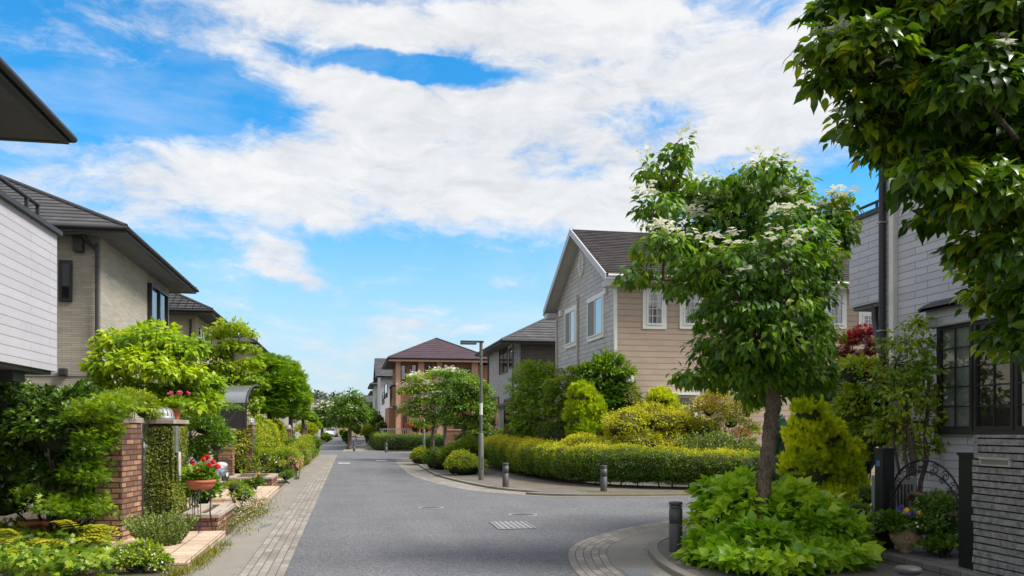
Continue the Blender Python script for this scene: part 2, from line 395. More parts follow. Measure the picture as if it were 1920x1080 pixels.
def barkmat(name, col, sc=9.0):
    if name in MATS: return MATS[name]
    m, nt, out = newmat(name); p = principled(nt, out, 0.85, 0, 0.25)
    tc = N(nt, 'ShaderNodeTexCoord'); mp = N(nt, 'ShaderNodeMapping'); mp.inputs['Scale'].default_value = (1, 1, 0.45); nt.links.new(tc.outputs['Object'], mp.inputs[0])
    vo = N(nt, 'ShaderNodeTexNoise', i_Scale=sc * 6.5, i_Detail=5.0, i_Distortion=1.2); nt.links.new(mp.outputs[0], vo.inputs['Vector'])
    no = N(nt, 'ShaderNodeTexNoise', i_Scale=sc, i_Detail=8.0, i_Roughness=.75); nt.links.new(mp.outputs[0], no.inputs['Vector'])
    ad = N(nt, 'ShaderNodeMath', operation='ADD'); nt.links.new(vo.outputs['Fac'], ad.inputs[0]); nt.links.new(no.outputs['Fac'], ad.inputs[1])
    nt.links.new(ramp(nt, ad.outputs[0], [tuple(c * .55 for c in col), col, tuple(min(1, c * 1.55) for c in col)], [.78, 1.0, 1.25]), p.inputs['Base Color'])
    b = N(nt, 'ShaderNodeBump', i_Strength=.9, i_Distance=.02); nt.links.new(ad.outputs[0], b.inputs['Height']); nt.links.new(b.outputs[0], p.inputs['Normal'])
    MATS[name] = m; return m
def tree(name, label, trunk, rads, blobs, leaf, mat, nclus, per, cr, size, droop=.5, up=.6, group=None, cat='tree', flowers=None, shell=.6, outw=.6, cv=.2, rndv=.5, hb=0., twigs=.35, limb_r=.045, bark=None, flatbot=0., sv=.3, wide=1., cull=.62, forkt=None, extra=()):
    """trunk: list of points (first one on the ground)"""
    t = thing(name, label, cat, trunk[0], group)
    mb = MB()
    if len(trunk) > 2:   # smooth the trunk line
        fine = []; fr = []
        for i in range(len(trunk) - 1):
            for q in range(7):
                s = q / 7; fine.append(tuple(trunk[i][k] * (1 - s) + trunk[i + 1][k] * s + random.uniform(-.012, .012) * (k < 2) * (i + q > 0) for k in range(3))); fr.append((rads[i] * (1 - s) + rads[i + 1] * s) * random.uniform(.93, 1.07))
        fine.append(trunk[-1]); fr.append(rads[-1])
    else: fine, fr = trunk, rads
    fr = list(fr); fr[0] *= 1.25
    mb.tube(fine, fr, 16)
    Vt = np.array(mb.v); ax = np.array(fine)[np.minimum(np.arange(len(Vt)) // 16, len(fine) - 1)]; dr = Vt - ax
    Vt = ax + dr * (1 + .06 * lump(Vt * np.array([1, 1, .6]), 7, 21) + .03 * lump(Vt, 26, 22))[:, None]; mb.v = [tuple(q) for q in Vt]
    for ex in extra: limb_mesh(mb, ex[0], ex[1], ex[2], ex[2] * .5, 8, .04, 8)
    top = trunk[-1]
    ft = fine[len(fine) * 2 // 3:] if forkt is None else fine[int(len(fine) * forkt):]
    nodes = [(p, 0.0, limb_r * 1.15) for p in ft[-3:]]      # limbs grow outwards, each blob hung on the nearest branch already there
    for b in sorted(blobs, key=lambda q: math.dist(q[0], top)):
        src = min(nodes, key=lambda q: math.dist(q[0], b[0]) + .45 * q[1] + .6 * max(0, q[0][2] - b[0][2] - .1)); L = math.dist(src[0], b[0]); r1 = max(src[2] * .62, limb_r * .22)
        pts = limb_mesh(mb, src[0], b[0], src[2] * .85, r1, 6, .1)
        nodes.append((b[0], src[1] + L, r1)); nodes.append((pts[len(pts) // 2], src[1] + L / 2, (src[2] + r1) / 2))
    P, O, I = crown_pts(blobs, nclus, shell, flatbot, cull)
    for i in range(0, len(P), max(1, int(1 / max(twigs, 1e-3)))):
        c = blobs[I[i]][0]; a = tuple(c[k] + (P[i][k] - c[k]) * .15 for k in range(3))
        limb_mesh(mb, a, tuple(P[i]), limb_r * .22, limb_r * .07, 3, .1, 3)
    mb.build('trunk', bark or BARK(), t)
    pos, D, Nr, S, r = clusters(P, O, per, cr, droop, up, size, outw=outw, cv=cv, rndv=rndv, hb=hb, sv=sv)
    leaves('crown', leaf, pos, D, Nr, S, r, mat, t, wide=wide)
    if flowers:
        fl = flowers
        idx = np.where((O[:, 2] > fl.get('minz', .25)) & fl.get('where', lambda P: np.ones(len(P), bool))(P))[0]
        if len(idx):
            idx = rng.choice(idx, size=min(len(idx), max(1, fl['n'] // fl['per'])), replace=False)
            k = fl['per']; m = len(idx) * k
            Pf = np.repeat(P[idx], k, 0) + rng.normal(size=(m, 3)) * np.array([1, 1, .25]) * fl['spread'] + np.array([0, 0, 1]) * (cr * .55 + fl.get('lift', .02))
            leaves('flowers', fl['kind'], Pf, rng.normal(size=(m, 3)) * np.array([1, 1, .15]), np.array([0, 0, 1.]) + rng.normal(size=(m, 3)) * .3, fl['size'] * (1 + rng.uniform(-.2, .2, m)), rng.random(m), fl['mat'], t)
    return t
def bush(name, label, blobs, leaf, mat, nclus, per, cr, size, droop=.0, up=.4, group=None, cat='shrub', flowers=None, shell=.66, outw=.8, cv=.18, rndv=.5, hb=.25, core=None, stems=5, flatbot=.15, base=None, corescale=.66, wide=1., cull=.75, bark=None, sv=.3):
    b0 = base or (blobs[0][0][0], blobs[0][0][1], 0)
    t = thing(name, label, cat, b0, group)
    nclus = int(nclus * 1.3); P, O, I = crown_pts(blobs, nclus, shell, flatbot, cull)
    P[:, 2] = b0[2] + .02 + np.abs(P[:, 2] - b0[2] - .02)      # nothing below the soil
    pos, D, Nr, S, r = clusters(P, O, per, cr, droop, up, size, outw=outw, cv=cv, rndv=rndv, hb=hb, sv=sv)
    pos[:, 2] = np.maximum(pos[:, 2], b0[2] + .01)
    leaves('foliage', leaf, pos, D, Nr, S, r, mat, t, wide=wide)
    mb = MB()
    for i in range(stems):
        c = random.choice(blobs)[0]
        limb_mesh(mb, (b0[0] + random.uniform(-.08, .08), b0[1] + random.uniform(-.08, .08), b0[2]), tuple(P[rng.integers(len(P))] * .9 + np.array(c) * .1), .02, .006, 5)
    if corescale:  # dark hull added inside each blob, stands for its shaded inside
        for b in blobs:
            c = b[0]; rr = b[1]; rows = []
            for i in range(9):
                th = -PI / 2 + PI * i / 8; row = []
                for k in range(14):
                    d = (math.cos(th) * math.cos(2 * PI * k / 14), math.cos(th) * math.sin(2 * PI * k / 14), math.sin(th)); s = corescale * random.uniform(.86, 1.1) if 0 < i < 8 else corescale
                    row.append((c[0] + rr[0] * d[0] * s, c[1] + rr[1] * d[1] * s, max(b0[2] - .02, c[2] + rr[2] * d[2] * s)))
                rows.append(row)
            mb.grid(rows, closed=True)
    if mb.v: mb.build('twigs', core or plain('dark_inner_fill', (0.03, 0.045, 0.018), .9, var=.5, scale=9), t)  # real stems in one mesh with the added dark hulls
    if flowers:
        fl = flowers; idx = np.where((O[:, 2] > fl.get('minz', -.1)) & fl.get('where', lambda P: np.ones(len(P), bool))(P))[0]
        idx = rng.choice(idx, size=min(len(idx), max(1, fl['n'] // fl['per'])), replace=False); k = fl['per']; m = len(idx) * k
        Of = np.repeat(O[idx], k, 0)
        Pf = np.repeat(P[idx], k, 0) + rng.normal(size=(m, 3)) * fl['spread'] + Of * (cr * .5 + fl.get('lift', .02))
        leaves('flowers', fl['kind'], Pf, np.cross(Of, rvec(m)), Of + np.array([0, 0, .4]) + rng.normal(size=(m, 3)) * .2, fl['size'] * (1 + rng.uniform(-.25, .25, m)), rng.random(m), fl['mat'], t)
    return t
def hedge(name, label, path, w, h, leaf, mat, dens, size, group=None, z0=0.0, hb=.35, rndv=.4, cv=.12, wob=.06, boxy=4.0, lift=.0, cat='hedge', under=0.0, droop=0., sv=.35, flowers=None):
    """clipped hedge swept along a path of (u, v, height factor)"""
    path = [p if len(p) > 2 else (p[0], p[1], 1) for p in path]
    t = thing(name, label, cat, (path[0][0], path[0][1], z0), group)
    A_ = np.array(path, float); seg = np.linalg.norm(np.diff(A_[:, :2], axis=0), axis=1); cum = np.concatenate([[0], np.cumsum(seg)]); L = cum[-1]
    def at(s):
        return np.stack([np.interp(s, cum, A_[:, i]) for i in range(3)], 1)
    def surf(s, th, sc=1.0):
        s = np.clip(s, -w * .5, L + w * .5)
        sc_in = np.clip(s, 0.02, L - 0.02); p = at(sc_in); p2 = at(np.clip(sc_in + .05, 0, L)) - at(np.clip(sc_in - .05, 0, L))
        tx = unit(np.stack([p2[:, 0], p2[:, 1], np.zeros(len(s))], 1)); nx = np.stack([tx[:, 1], -tx[:, 0], np.zeros(len(s))], 1)
        c, q = np.cos(th), np.sin(th)
        rr = (np.abs(c) ** boxy + np.abs(q) ** boxy) ** (-1 / boxy)
        ex = np.clip(np.abs(s - sc_in) / (w * .5), 0, 1); es = np.sqrt(np.maximum(0, 1 - ex ** 2.5))
        hx = c * rr * w * .5 * sc * np.maximum(es, .02); hz = (q * rr * .5 * sc * (.4 + .6 * es) + .5) * h * p[:, 2]
        P = p.copy(); P[:, 2] = z0 + lift + hz; P += nx * hx[:, None] + tx * ((s - sc_in))[:, None] * sc
        O = unit(nx * (np.sign(c) * np.abs(c) ** (boxy - 1))[:, None] + np.array([0, 0, 1.]) * (np.sign(q) * np.abs(q) ** (boxy - 1))[:, None] + tx * (np.sign(s - sc_in) * ex * .8)[:, None])
        P += O * (wob * lump(P, 3.5, 3) + wob * .6 * lump(P, 9, 4))[:, None]
        return P, O
    area = (L + w) * (2 * h + w); n = int(area * dens)
    s = rng.uniform(-w * .5, L + w * .5, n); th = rng.uniform(-.3 * PI - under, 1.3 * PI + under, n)
    P, O = surf(s, th); P -= O * (rng.random(n) ** 2 * .07)[:, None]; P += O * ((rng.random(n) < .10) * rng.random(n) * .11)[:, None]
    ok = P[:, 2] > z0 + lift * .7; P, O = P[ok], O[ok]; n = len(P)
    D = O * .7 + rng.normal(size=(n, 3)) * .55 + np.array([0, 0, .25 - droop]); Nr = O * .5 + np.array([0, 0, .7]) + rng.normal(size=(n, 3)) * .4
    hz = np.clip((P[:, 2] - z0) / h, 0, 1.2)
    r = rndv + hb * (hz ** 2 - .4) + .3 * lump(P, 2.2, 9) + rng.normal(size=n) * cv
    leaves('foliage', leaf, P, D, Nr, size * (1 + rng.uniform(-sv, sv, n)), r, mat, t)
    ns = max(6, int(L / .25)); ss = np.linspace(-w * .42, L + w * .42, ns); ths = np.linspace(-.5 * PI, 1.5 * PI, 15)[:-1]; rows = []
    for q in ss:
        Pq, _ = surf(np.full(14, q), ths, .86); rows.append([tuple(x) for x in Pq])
    mb = MB(); mb.grid(rows, closed=True); mb.face(rows[0][::-1]); mb.face(rows[-1])  # dark hull added inside the leaves, stands for the hedge's shaded depth
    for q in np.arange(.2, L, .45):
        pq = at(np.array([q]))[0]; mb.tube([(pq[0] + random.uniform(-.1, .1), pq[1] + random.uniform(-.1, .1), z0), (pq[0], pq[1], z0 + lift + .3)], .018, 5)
    mb.build('twigs', plain('dark_inner_fill', (0.03, 0.045, 0.018), .9, var=.5, scale=9), t)  # holds the stems together with the added dark hull
    if flowers:
        idx = rng.choice(n, size=flowers['n'], replace=False); m = len(idx)
        leaves('flowers', flowers['kind'], P[idx] + O[idx] * .03, np.cross(O[idx], rvec(m)), O[idx], flowers['size'] * (1 + rng.uniform(-.25, .25, m)), rng.random(m), flowers['mat'], t)
    return t
def tuft(name, label, pts, mat, length, per=40, group=None, kind=None, cat='grass', spread=.15, droop=.3, leaf='blade', wide=1.):
    P = np.repeat(np.array(pts, float), per, 0); n = len(P); o = tuple(pts[0])
    P[:, :2] += rng.normal(size=(n, 2)) * spread
    D = rng.normal(size=(n, 3)) * np.array([.5, .5, .1]) + np.array([0, 0, 1.]); 
    ob = leaves(name, leaf, P, D, rvec(n) + np.array([0, 0, .2]), length * (1 + rng.uniform(-.4, .4, n)), rng.random(n), mat, None, o, wide=wide)
    return tag(ob, label, cat, group, kind)
def scatter_quads(quads, dens, size, name, leaf, mat, parent, rndv=.5, cv=.15, off=.03, droop=.5, hang=True, lumps=.3):
    """leaves over quads (p, e1, e2, n)"""
    PP = []; OO = []
    for p, e1, e2, n in quads:
        p, e1, e2, nn = map(lambda q: np.array(q, float), (p, e1, e2, n)); k = int(np.linalg.norm(np.cross(e1, e2)) * dens)
        a, b = rng.random(k), rng.random(k); q = p + a[:, None] * e1 + b[:, None] * e2
        q = q + nn * (off * (.4 + .9 * rng.random(k)) + off * 1.0 * np.maximum(0, lump(q, 4, 2)))[:, None]; PP.append(q); OO.append(np.tile(nn, (k, 1)))
    P = np.concatenate(PP); O = np.concatenate(OO); n = len(P)
    D = rng.normal(size=(n, 3)) * .45 + np.array([0, 0, -1 if hang else .4]) + O * .4; Nr = O + rng.normal(size=(n, 3)) * .3
    return leaves(name, leaf, P, D, Nr, size * (1 + rng.uniform(-.35, .35, n)), rndv + lumps * lump(P, 3, 8) + rng.normal(size=n) * cv, mat, parent)
# ================================================================ camera, sky, sun
cam = bpy.data.cameras.new('camera'); co = bpy.data.objects.new('camera', cam); COL.objects.link(co)
co.location = (0, 0, EYE); co.rotation_euler = (PI / 2, 0, -A)
cam.sensor_width = 36; cam.lens = 30.0; cam.shift_y = (HOR - 540) / 1920; cam.clip_start = 0.1; cam.clip_end = 6000
scene.camera = co
scene.view_settings.view_transform = 'Standard'; scene.view_settings.look = 'None'; scene.view_settings.gamma = 1.0
scene.view_settings.exposure = 1.14
scene.cycles.max_bounces = 7; scene.cycles.diffuse_bounces = 3; scene.cycles.transparent_max_bounces = 8
SUN_EL, SUN_AZ = math.radians(52), math.radians(112)   # from the right of the street, a little behind the camera
sd = bpy.data.lights.new('sun', 'SUN'); sd.energy = 2.75; sd.angle = math.radians(21); sd.color = (1.0, .955, .89)
so = bpy.data.objects.new('sun', sd); COL.objects.link(so); so.rotation_euler = (PI / 2 - SUN_EL, 0, -SUN_AZ + PI)
from mathutils import Vector
dv = Vector((math.sin(SUN_AZ) * math.cos(SUN_EL), math.cos(SUN_AZ) * math.cos(SUN_EL), math.sin(SUN_EL)))
so.rotation_euler = dv.to_track_quat('Z', 'Y').to_euler()
w = bpy.data.worlds.new('World'); scene.world = w; w.use_nodes = True
nt = w.node_tree; nt.nodes.clear()
wo = nt.nodes.new('ShaderNodeOutputWorld'); bg = nt.nodes.new('ShaderNodeBackground'); nt.links.new(bg.outputs[0], wo.inputs[0])
bg.inputs['Strength'].default_value = 0.075
sky = nt.nodes.new('ShaderNodeTexSky'); sky.sky_type = 'NISHITA'; sky.sun_disc = False
sky.sun_elevation = SUN_EL; sky.sun_rotation = SUN_AZ; sky.air_density = 1.0; sky.dust_density = 0.15; sky.ozone_density = 2.2
def M(op, a, b=None, c=None, clamp=False):
    n = nt.nodes.new('ShaderNodeMath'); n.operation = op; n.use_clamp = clamp
    for i, q in enumerate((a, b, c)):
        if q is None: continue
        if isinstance(q, (int, float)): n.inputs[i].default_value = q
        else: nt.links.new(q, n.inputs[i])
    return n.outputs[0]
tc = nt.nodes.new('ShaderNodeTexCoord'); sp = nt.nodes.new('ShaderNodeSeparateXYZ'); nt.links.new(tc.outputs['Generated'], sp.inputs[0])
az = M('ARCTAN2', sp.outputs[0], sp.outputs[1]); el = M('ARCSINE', sp.outputs[2])
cb = nt.nodes.new('ShaderNodeCombineXYZ'); nt.links.new(az, cb.inputs[0]); nt.links.new(el, cb.inputs[1])
# domain warp so the banks of cloud get ragged rims
wn = N(nt, 'ShaderNodeTexNoise', i_Scale=4.5, i_Detail=5.0, i_Roughness=.6); nt.links.new(cb.outputs[0], wn.inputs['Vector'])
wv = nt.nodes.new('ShaderNodeVectorMath'); wv.operation = 'MULTIPLY_ADD'; nt.links.new(wn.outputs['Color'], wv.inputs[0]); wv.inputs[1].default_value = (.16, .07, 0); nt.links.new(cb.outputs[0], wv.inputs[2])
def dirpx(x, y):
    k = (x - 960) / F
    return A + math.atan(k), math.atan((HOR - y) / (F * math.sqrt(1 + k * k)))
def cloud(x, y, rx, ry, rot=0, wgt=1.0):
    a, e = dirpx(x, y)
    mp = nt.nodes.new('ShaderNodeMapping'); mp.vector_type = 'TEXTURE'
    mp.inputs['Location'].default_value = (a + .08, e + .035, 0); mp.inputs['Rotation'].default_value = (0, 0, math.radians(rot)); mp.inputs['Scale'].default_value = (rx / F, ry / F, 1)
    nt.links.new(wv.outputs[0], mp.inputs[0])
    g = nt.nodes.new('ShaderNodeTexGradient'); g.gradient_type = 'SPHERICAL'; nt.links.new(mp.outputs[0], g.inputs[0])
    s = M('SMOOTHSTEP', 0, 1, 1) if False else g.outputs['Fac']
    return M('MULTIPLY', M('POWER', s, .7), wgt)
tot = None
for c in [(1350, 40, 560, 240, -3, 1.1), (900, 20, 460, 66, -3, 1.15), (1080, 170, 500, 110, -10, .8), (680, 300, 540, 150, -4, 1.15), (620, 165, 260, 62, -12, 1.1), (950, 250, 430, 130, -12, .68), (960, 395, 330, 90, -14, 1.1),
          (480, 395, 320, 80, 4, .75), (430, 320, 240, 80, 10, .7), (1290, 350, 260, 150, 0, .9), (1500, 170, 260, 150, 0, .75), (120, 120, 330, 36, 4, .5), (230, 45, 330, 75, 14, .55), (430, 55, 260, 60, -8, .5), (130, 375, 220, 90, -8, .62),
          (470, 512, 190, 50, 8, .6), (505, 475, 70, 46, -20, .75), (545, 525, 90, 22, -8, .7), (640, 425, 150, 36, -10, .4), (820, 600, 190, 18, 1, .8), (790, 574, 120, 16, 0, .7), (985, 528, 120, 24, 5, .65), (400, 575, 190, 24, -6, .55), (1480, 330, 260, 60, 6, .4), (1580, 240, 200, 70, 0, .5),
          (640, 640, 560, 56, 0, .55), (700, 735, 900, 90, 0, .62), (760, 515, 160, 20, 6, .35), (1010, 640, 400, 40, 0, .3), (20, 290, 120, 50, 0, .45), (860, 450, 120, 20, 0, -.3),
          (760, 124, 300, 24, -3, -1.3), (600, 45, 230, 48, -6, .9), (820, 55, 260, 40, 0, .8), (300, 190, 330, 90, 0, -.8), (1250, 225, 260, 60, 8, -.85), (1400, 285, 220, 50, 4, -.5), (1000, 330, 160, 26, -8, -.35), (560, 250, 120, 20, -10, -.3), (690, 470, 120, 40, 0, -.35)]:
    v = cloud(*c); tot = v if tot is None else M('ADD', tot, v)
# unseen clouds round the rest of the dome, thickened to brighten and whiten the ambient
n3 = N(nt, 'ShaderNodeTexNoise', i_Scale=1.6, i_Detail=3.0); nt.links.new(tc.outputs['Generated'], n3.inputs['Vector'])
behind = M('MULTIPLY', M('SUBTRACT', n3.outputs['Fac'], .16), 5.0)
outside = M('SUBTRACT', 1.0, M('MULTIPLY', M('LESS_THAN', M('ABSOLUTE', M('SUBTRACT', az, A)), .75), M('LESS_THAN', el, .62)))
tot = M('ADD', tot, M('MULTIPLY', M('MAXIMUM', behind, 0.0), outside))
mpn = N(nt, 'ShaderNodeMapping'); mpn.inputs['Scale'].default_value = (5.5, 13, 1); mpn.inputs['Rotation'].default_value = (0, 0, .14); nt.links.new(cb.outputs[0], mpn.inputs[0])
fb = N(nt, 'ShaderNodeTexNoise', i_Scale=1.0, i_Detail=12.0, i_Roughness=.62, i_Distortion=.5); nt.links.new(mpn.outputs[0], fb.inputs['Vector'])
mpf = N(nt, 'ShaderNodeMapping'); mpf.inputs['Scale'].default_value = (15, 38, 1); mpf.inputs['Rotation'].default_value = (0, 0, .22); nt.links.new(wv.outputs[0], mpf.inputs[0])
ff = N(nt, 'ShaderNodeTexNoise', i_Scale=1.0, i_Detail=10.0, i_Roughness=.68, i_Distortion=.35); nt.links.new(mpf.outputs[0], ff.inputs['Vector'])
dens = M('ADD', M('ADD', tot, M('MULTIPLY', M('SUBTRACT', fb.outputs['Fac'], .50), 2.5)), M('MULTIPLY', M('SUBTRACT', ff.outputs['Fac'], .5), 1.7))
mk = nt.nodes.new('ShaderNodeMapRange'); mk.interpolation_type = 'SMOOTHSTEP'; mk.inputs[1].default_value = .12; mk.inputs[2].default_value = 1.3; nt.links.new(dens, mk.inputs[0])
mpt = N(nt, 'ShaderNodeMapping'); mpt.inputs['Scale'].default_value = (3, 8, 1); mpt.inputs['Location'].default_value = (4, 2, 0); nt.links.new(cb.outputs[0], mpt.inputs[0])
th = N(nt, 'ShaderNodeTexNoise', i_Scale=1.0, i_Detail=9.0, i_Roughness=.6, i_Distortion=.8); nt.links.new(mpt.outputs[0], th.inputs['Vector'])
veil = N(nt, 'ShaderNodeMapRange', i_1=.5, i_2=.85, i_3=0.0, i_4=.45); nt.links.new(th.outputs['Fac'], veil.inputs[0])
mask = M('MAXIMUM', M('MULTIPLY', mk.outputs[0], .96), veil.outputs[0])
sm_ = M('ADD', M('MULTIPLY', th.outputs['Fac'], .5), M('MULTIPLY', ff.outputs['Fac'], .5))
shd = ramp(nt, sm_, [(4.3, 4.42, 4.6), (5.8, 5.8, 5.8)], [.36, .60])
tint = nt.nodes.new('ShaderNodeVectorMath'); tint.operation = 'MULTIPLY'; nt.links.new(sky.outputs[0], tint.inputs[0]); tint.inputs[1].default_value = (.22, 1.0, 1.36)
mixc = nt.nodes.new('ShaderNodeMix'); mixc.data_type = 'RGBA'; mixc.clamp_result = False
hz = nt.nodes.new('ShaderNodeMapRange'); hz.interpolation_type = 'SMOOTHERSTEP'; nt.links.new(el, hz.inputs[0]); hz.inputs[1].default_value = -.05; hz.inputs[2].default_value = .36; hz.inputs[3].default_value = 1.0; hz.inputs[4].default_value = 0.0
hm = nt.nodes.new('ShaderNodeMix'); hm.data_type = 'RGBA'; hm.clamp_result = False; nt.links.new(hz.outputs[0], hm.inputs[0]); nt.links.new(tint.outputs[0], hm.inputs[6]); hm.inputs[7].default_value = (3.9, 4.75, 5.3, 1)
nt.links.new(mask, mixc.inputs[0]); nt.links.new(hm.outputs[2], mixc.inputs[6]); nt.links.new(shd, mixc.inputs[7])
nt.links.new(mixc.outputs[2], bg.inputs['Color'])
# ================================================================ ground, road, paving
def struct(o): return tag(o, kind='structure')
def sheet(name, x0, x1, y0, y1, z, mat):
    mb = MB(); mb.face([(x0, y0, z), (x1, y0, z), (x1, y1, z), (x0, y1, z)]); return struct(mb.build(name, mat))
soil = plain('soil', (.07, .055, .035), .95, var=.45, scale=4, bump=.6, bscale=30)
sheet('ground', -1500, 1500, -300, 3000, 0, plain('far_ground', (.06, .09, .03), .95, var=.4, scale=.3))
def asphaltmat(name, c, agg, moss=None):
    m, nt, out = newmat(name); p = principled(nt, out, .82, 0, .3)
    tc = N(nt, 'ShaderNodeTexCoord')
    v = N(nt, 'ShaderNodeTexVoronoi', i_Scale=95.0); nt.links.new(tc.outputs['Object'], v.inputs['Vector'])
    n1 = N(nt, 'ShaderNodeTexNoise', i_Scale=60.0, i_Detail=4.0, i_Roughness=.8); nt.links.new(tc.outputs['Object'], n1.inputs['Vector'])
    n2 = N(nt, 'ShaderNodeTexNoise', i_Scale=.8, i_Detail=7.0, i_Roughness=.6); nt.links.new(tc.outputs['Object'], n2.inputs['Vector'])
    mp = N(nt, 'ShaderNodeMapping'); mp.inputs['Scale'].default_value = (1.6, .12, 1); nt.links.new(tc.outputs['Object'], mp.inputs[0])
    n3 = N(nt, 'ShaderNodeTexNoise', i_Scale=1.0, i_Detail=4.0); nt.links.new(mp.outputs[0], n3.inputs['Vector'])
    a = N(nt, 'ShaderNodeMapRange', i_1=.25, i_2=.75, i_3=1 - agg, i_4=1 + agg); nt.links.new(n1.outputs['Fac'], a.inputs[0])
    sep = N(nt, 'ShaderNodeSeparateColor'); nt.links.new(v.outputs['Color'], sep.inputs[0])
    s = N(nt, 'ShaderNodeMapRange', i_1=0., i_2=1., i_3=1 - agg * .8, i_4=1 + agg * .8); nt.links.new(sep.outputs[0], s.inputs[0])
    b = N(nt, 'ShaderNodeMapRange', i_1=.3, i_2=.7, i_3=.88, i_4=1.1); nt.links.new(n2.outputs['Fac'], b.inputs[0])
    d = N(nt, 'ShaderNodeMapRange', i_1=.3, i_2=.7, i_3=.93, i_4=1.07); nt.links.new(n3.outputs['Fac'], d.inputs[0])
    n5 = N(nt, 'ShaderNodeTexNoise', i_Scale=14.0, i_Detail=6.0, i_Roughness=.85); nt.links.new(tc.outputs['Object'], n5.inputs['Vector'])
    e5 = N(nt, 'ShaderNodeMapRange', i_1=.3, i_2=.7, i_3=1 - agg * .42, i_4=1 + agg * .42); nt.links.new(n5.outputs['Fac'], e5.inputs[0])
    x = a.outputs[0]
    for q in (s, b, d, e5):
        mu = N(nt, 'ShaderNodeMath', operation='MULTIPLY'); nt.links.new(x, mu.inputs[0]); nt.links.new(q.outputs[0], mu.inputs[1]); x = mu.outputs[0]
    vm = N(nt, 'ShaderNodeVectorMath', operation='SCALE'); vm.inputs[0].default_value = c; nt.links.new(x, vm.inputs['Scale'])
    last = vm.outputs[0]
    if moss:
        n4 = N(nt, 'ShaderNodeTexNoise', i_Scale=2.6, i_Detail=9.0, i_Roughness=.75); nt.links.new(tc.outputs['Object'], n4.inputs['Vector'])
        mr = N(nt, 'ShaderNodeMapRange', i_1=moss[1], i_2=moss[1] + .12, i_3=0., i_4=.8); nt.links.new(n4.outputs['Fac'], mr.inputs[0])
        mx = N(nt, 'ShaderNodeMix', data_type='RGBA'); nt.links.new(mr.outputs[0], mx.inputs[0]); nt.links.new(last, mx.inputs[6]); mx.inputs[7].default_value = c4(moss[0]); last = mx.outputs[2]
    nt.links.new(last, p.inputs['Base Color'])
    bp = N(nt, 'ShaderNodeBump', i_Strength=.55, i_Distance=.006); nt.links.new(v.outputs['Distance'], bp.inputs['Height']); nt.links.new(bp.outputs[0], p.inputs['Normal'])
    return m
asphalt = asphaltmat('asphalt', (.136, .137, .146), .75)
walkasph = asphaltmat('footway_asphalt', (.145, .128, .112), .32, ((.13, .12, .035), .6))
concrete = asphaltmat('concrete', (.235, .215, .185), .10)
sheet('road', -30, 45, -12, 158, .004, asphalt)
paver = bricky('grey_pavers', (.215, .19, .165), (.33, .295, .255), (.085, .075, .062), .30, .10, .006, .85, .35, c3=(.27, .24, .21), grime=.22, stain=((.10, .085, .06), 2.2, .58, .5))
def smooth(pts, step=.35):
    out = []; n = len(pts)
    for i in range(n - 1):
        p0 = pts[max(0, i - 1)]; p1 = pts[i]; p2 = pts[i + 1]; p3 = pts[min(n - 1, i + 2)]
        k = max(1, int(math.dist(p1, p2) / step))
        for q in range(k):
            t = q / k
            out.append(tuple(.5 * ((2 * p1[j]) + (-p0[j] + p2[j]) * t + (2 * p0[j] - 5 * p1[j] + 4 * p2[j] - p3[j]) * t * t + (-p0[j] + 3 * p1[j] - 3 * p2[j] + p3[j]) * t ** 3) for j in range(2)))
    out.append(tuple(pts[-1])); return out
def offs(path, d):
    out = []
    for i in range(len(path)):
        a = path[max(0, i - 1)]; b = path[min(len(path) - 1, i + 1)]; l = math.dist(a, b) or 1
        out.append((path[i][0] + (b[1] - a[1]) / l * d, path[i][1] - (b[0] - a[0]) / l * d))
    return out
def band(name, path, d0, d1, z, mat, thick=0.0, uvs=1.0):
    """strip between two offsets of a path, UV along its length"""
    a = offs(path, d0); b = offs(path, d1); s = [0]
    for i in range(1, len(path)): s.append(s[-1] + math.dist(path[i - 1], path[i]))
    mb = MB(); mb.grid([[(p[0], p[1], z) for p in b], [(p[0], p[1], z) for p in a]], smooth=False, uvf=lambda i, j: (s[min(j, len(s) - 1)] * uvs, d1 - d0 if i == 0 else 0.0))
    if thick:
        mb.grid([[(p[0], p[1], z) for p in a], [(p[0], p[1], z - thick) for p in a]], smooth=False, uvf=lambda i, j: (s[min(j, len(s) - 1)] * uvs, i * thick))
    return struct(mb.build(name, mat))
def slab(name, poly, z0, z1, mat): 
    mb = MB(); mb.prism(poly, z0, z1); return struct(mb.build(name, mat))
# left verge
LEFT = [(-.7, -12), (-.7, 0), (-.7, 25), (-.68, 51.2)]
LP = smooth(LEFT, 1.0)[::-1]
band('tile_band_left', LP, 0, .5, .009, paver)
band('gutter_left', LP, .504, 1.0, .008, concrete)
band('kerb_left', LP, 1.0, 1.06, .05, concrete, .05)
slab('garden_ground_left', [(-60, -12), (-1.765, -12), (-1.765, 51.2), (-60, 51.2)], 0, .045, soil)
slab('garden_ground_beyond_left', [(-60, 57), (-3.0, 57), (-2.5, 70), (-2.3, 98), (-60, 98)], 0, .05, soil)
# near right corner
NR = smooth([(2.45, -12), (2.45, 4), (2.46, 8.5), GP(1065, 1047)[:2], GP(1080, 1020)[:2], GP(1133, 1001)[:2], GP(1200, 985)[:2], GP(1260, 977)[:2], GP(1307, 973.5)[:2], GP(1370, 971)[:2], (12, 14.5), (45, 14.9)], .2)
band('tile_band_near_corner', NR, 0, .5, .009, paver)
band('gutter_near_corner', NR, .504, 1.04, .008, concrete)
band('kerb_near_corner', NR, 1.04, 1.16, .065, concrete, .065)
inn = offs(NR, 1.16); slab('footway_near_corner', inn + [(45, -12)], 0, .058, walkasph)
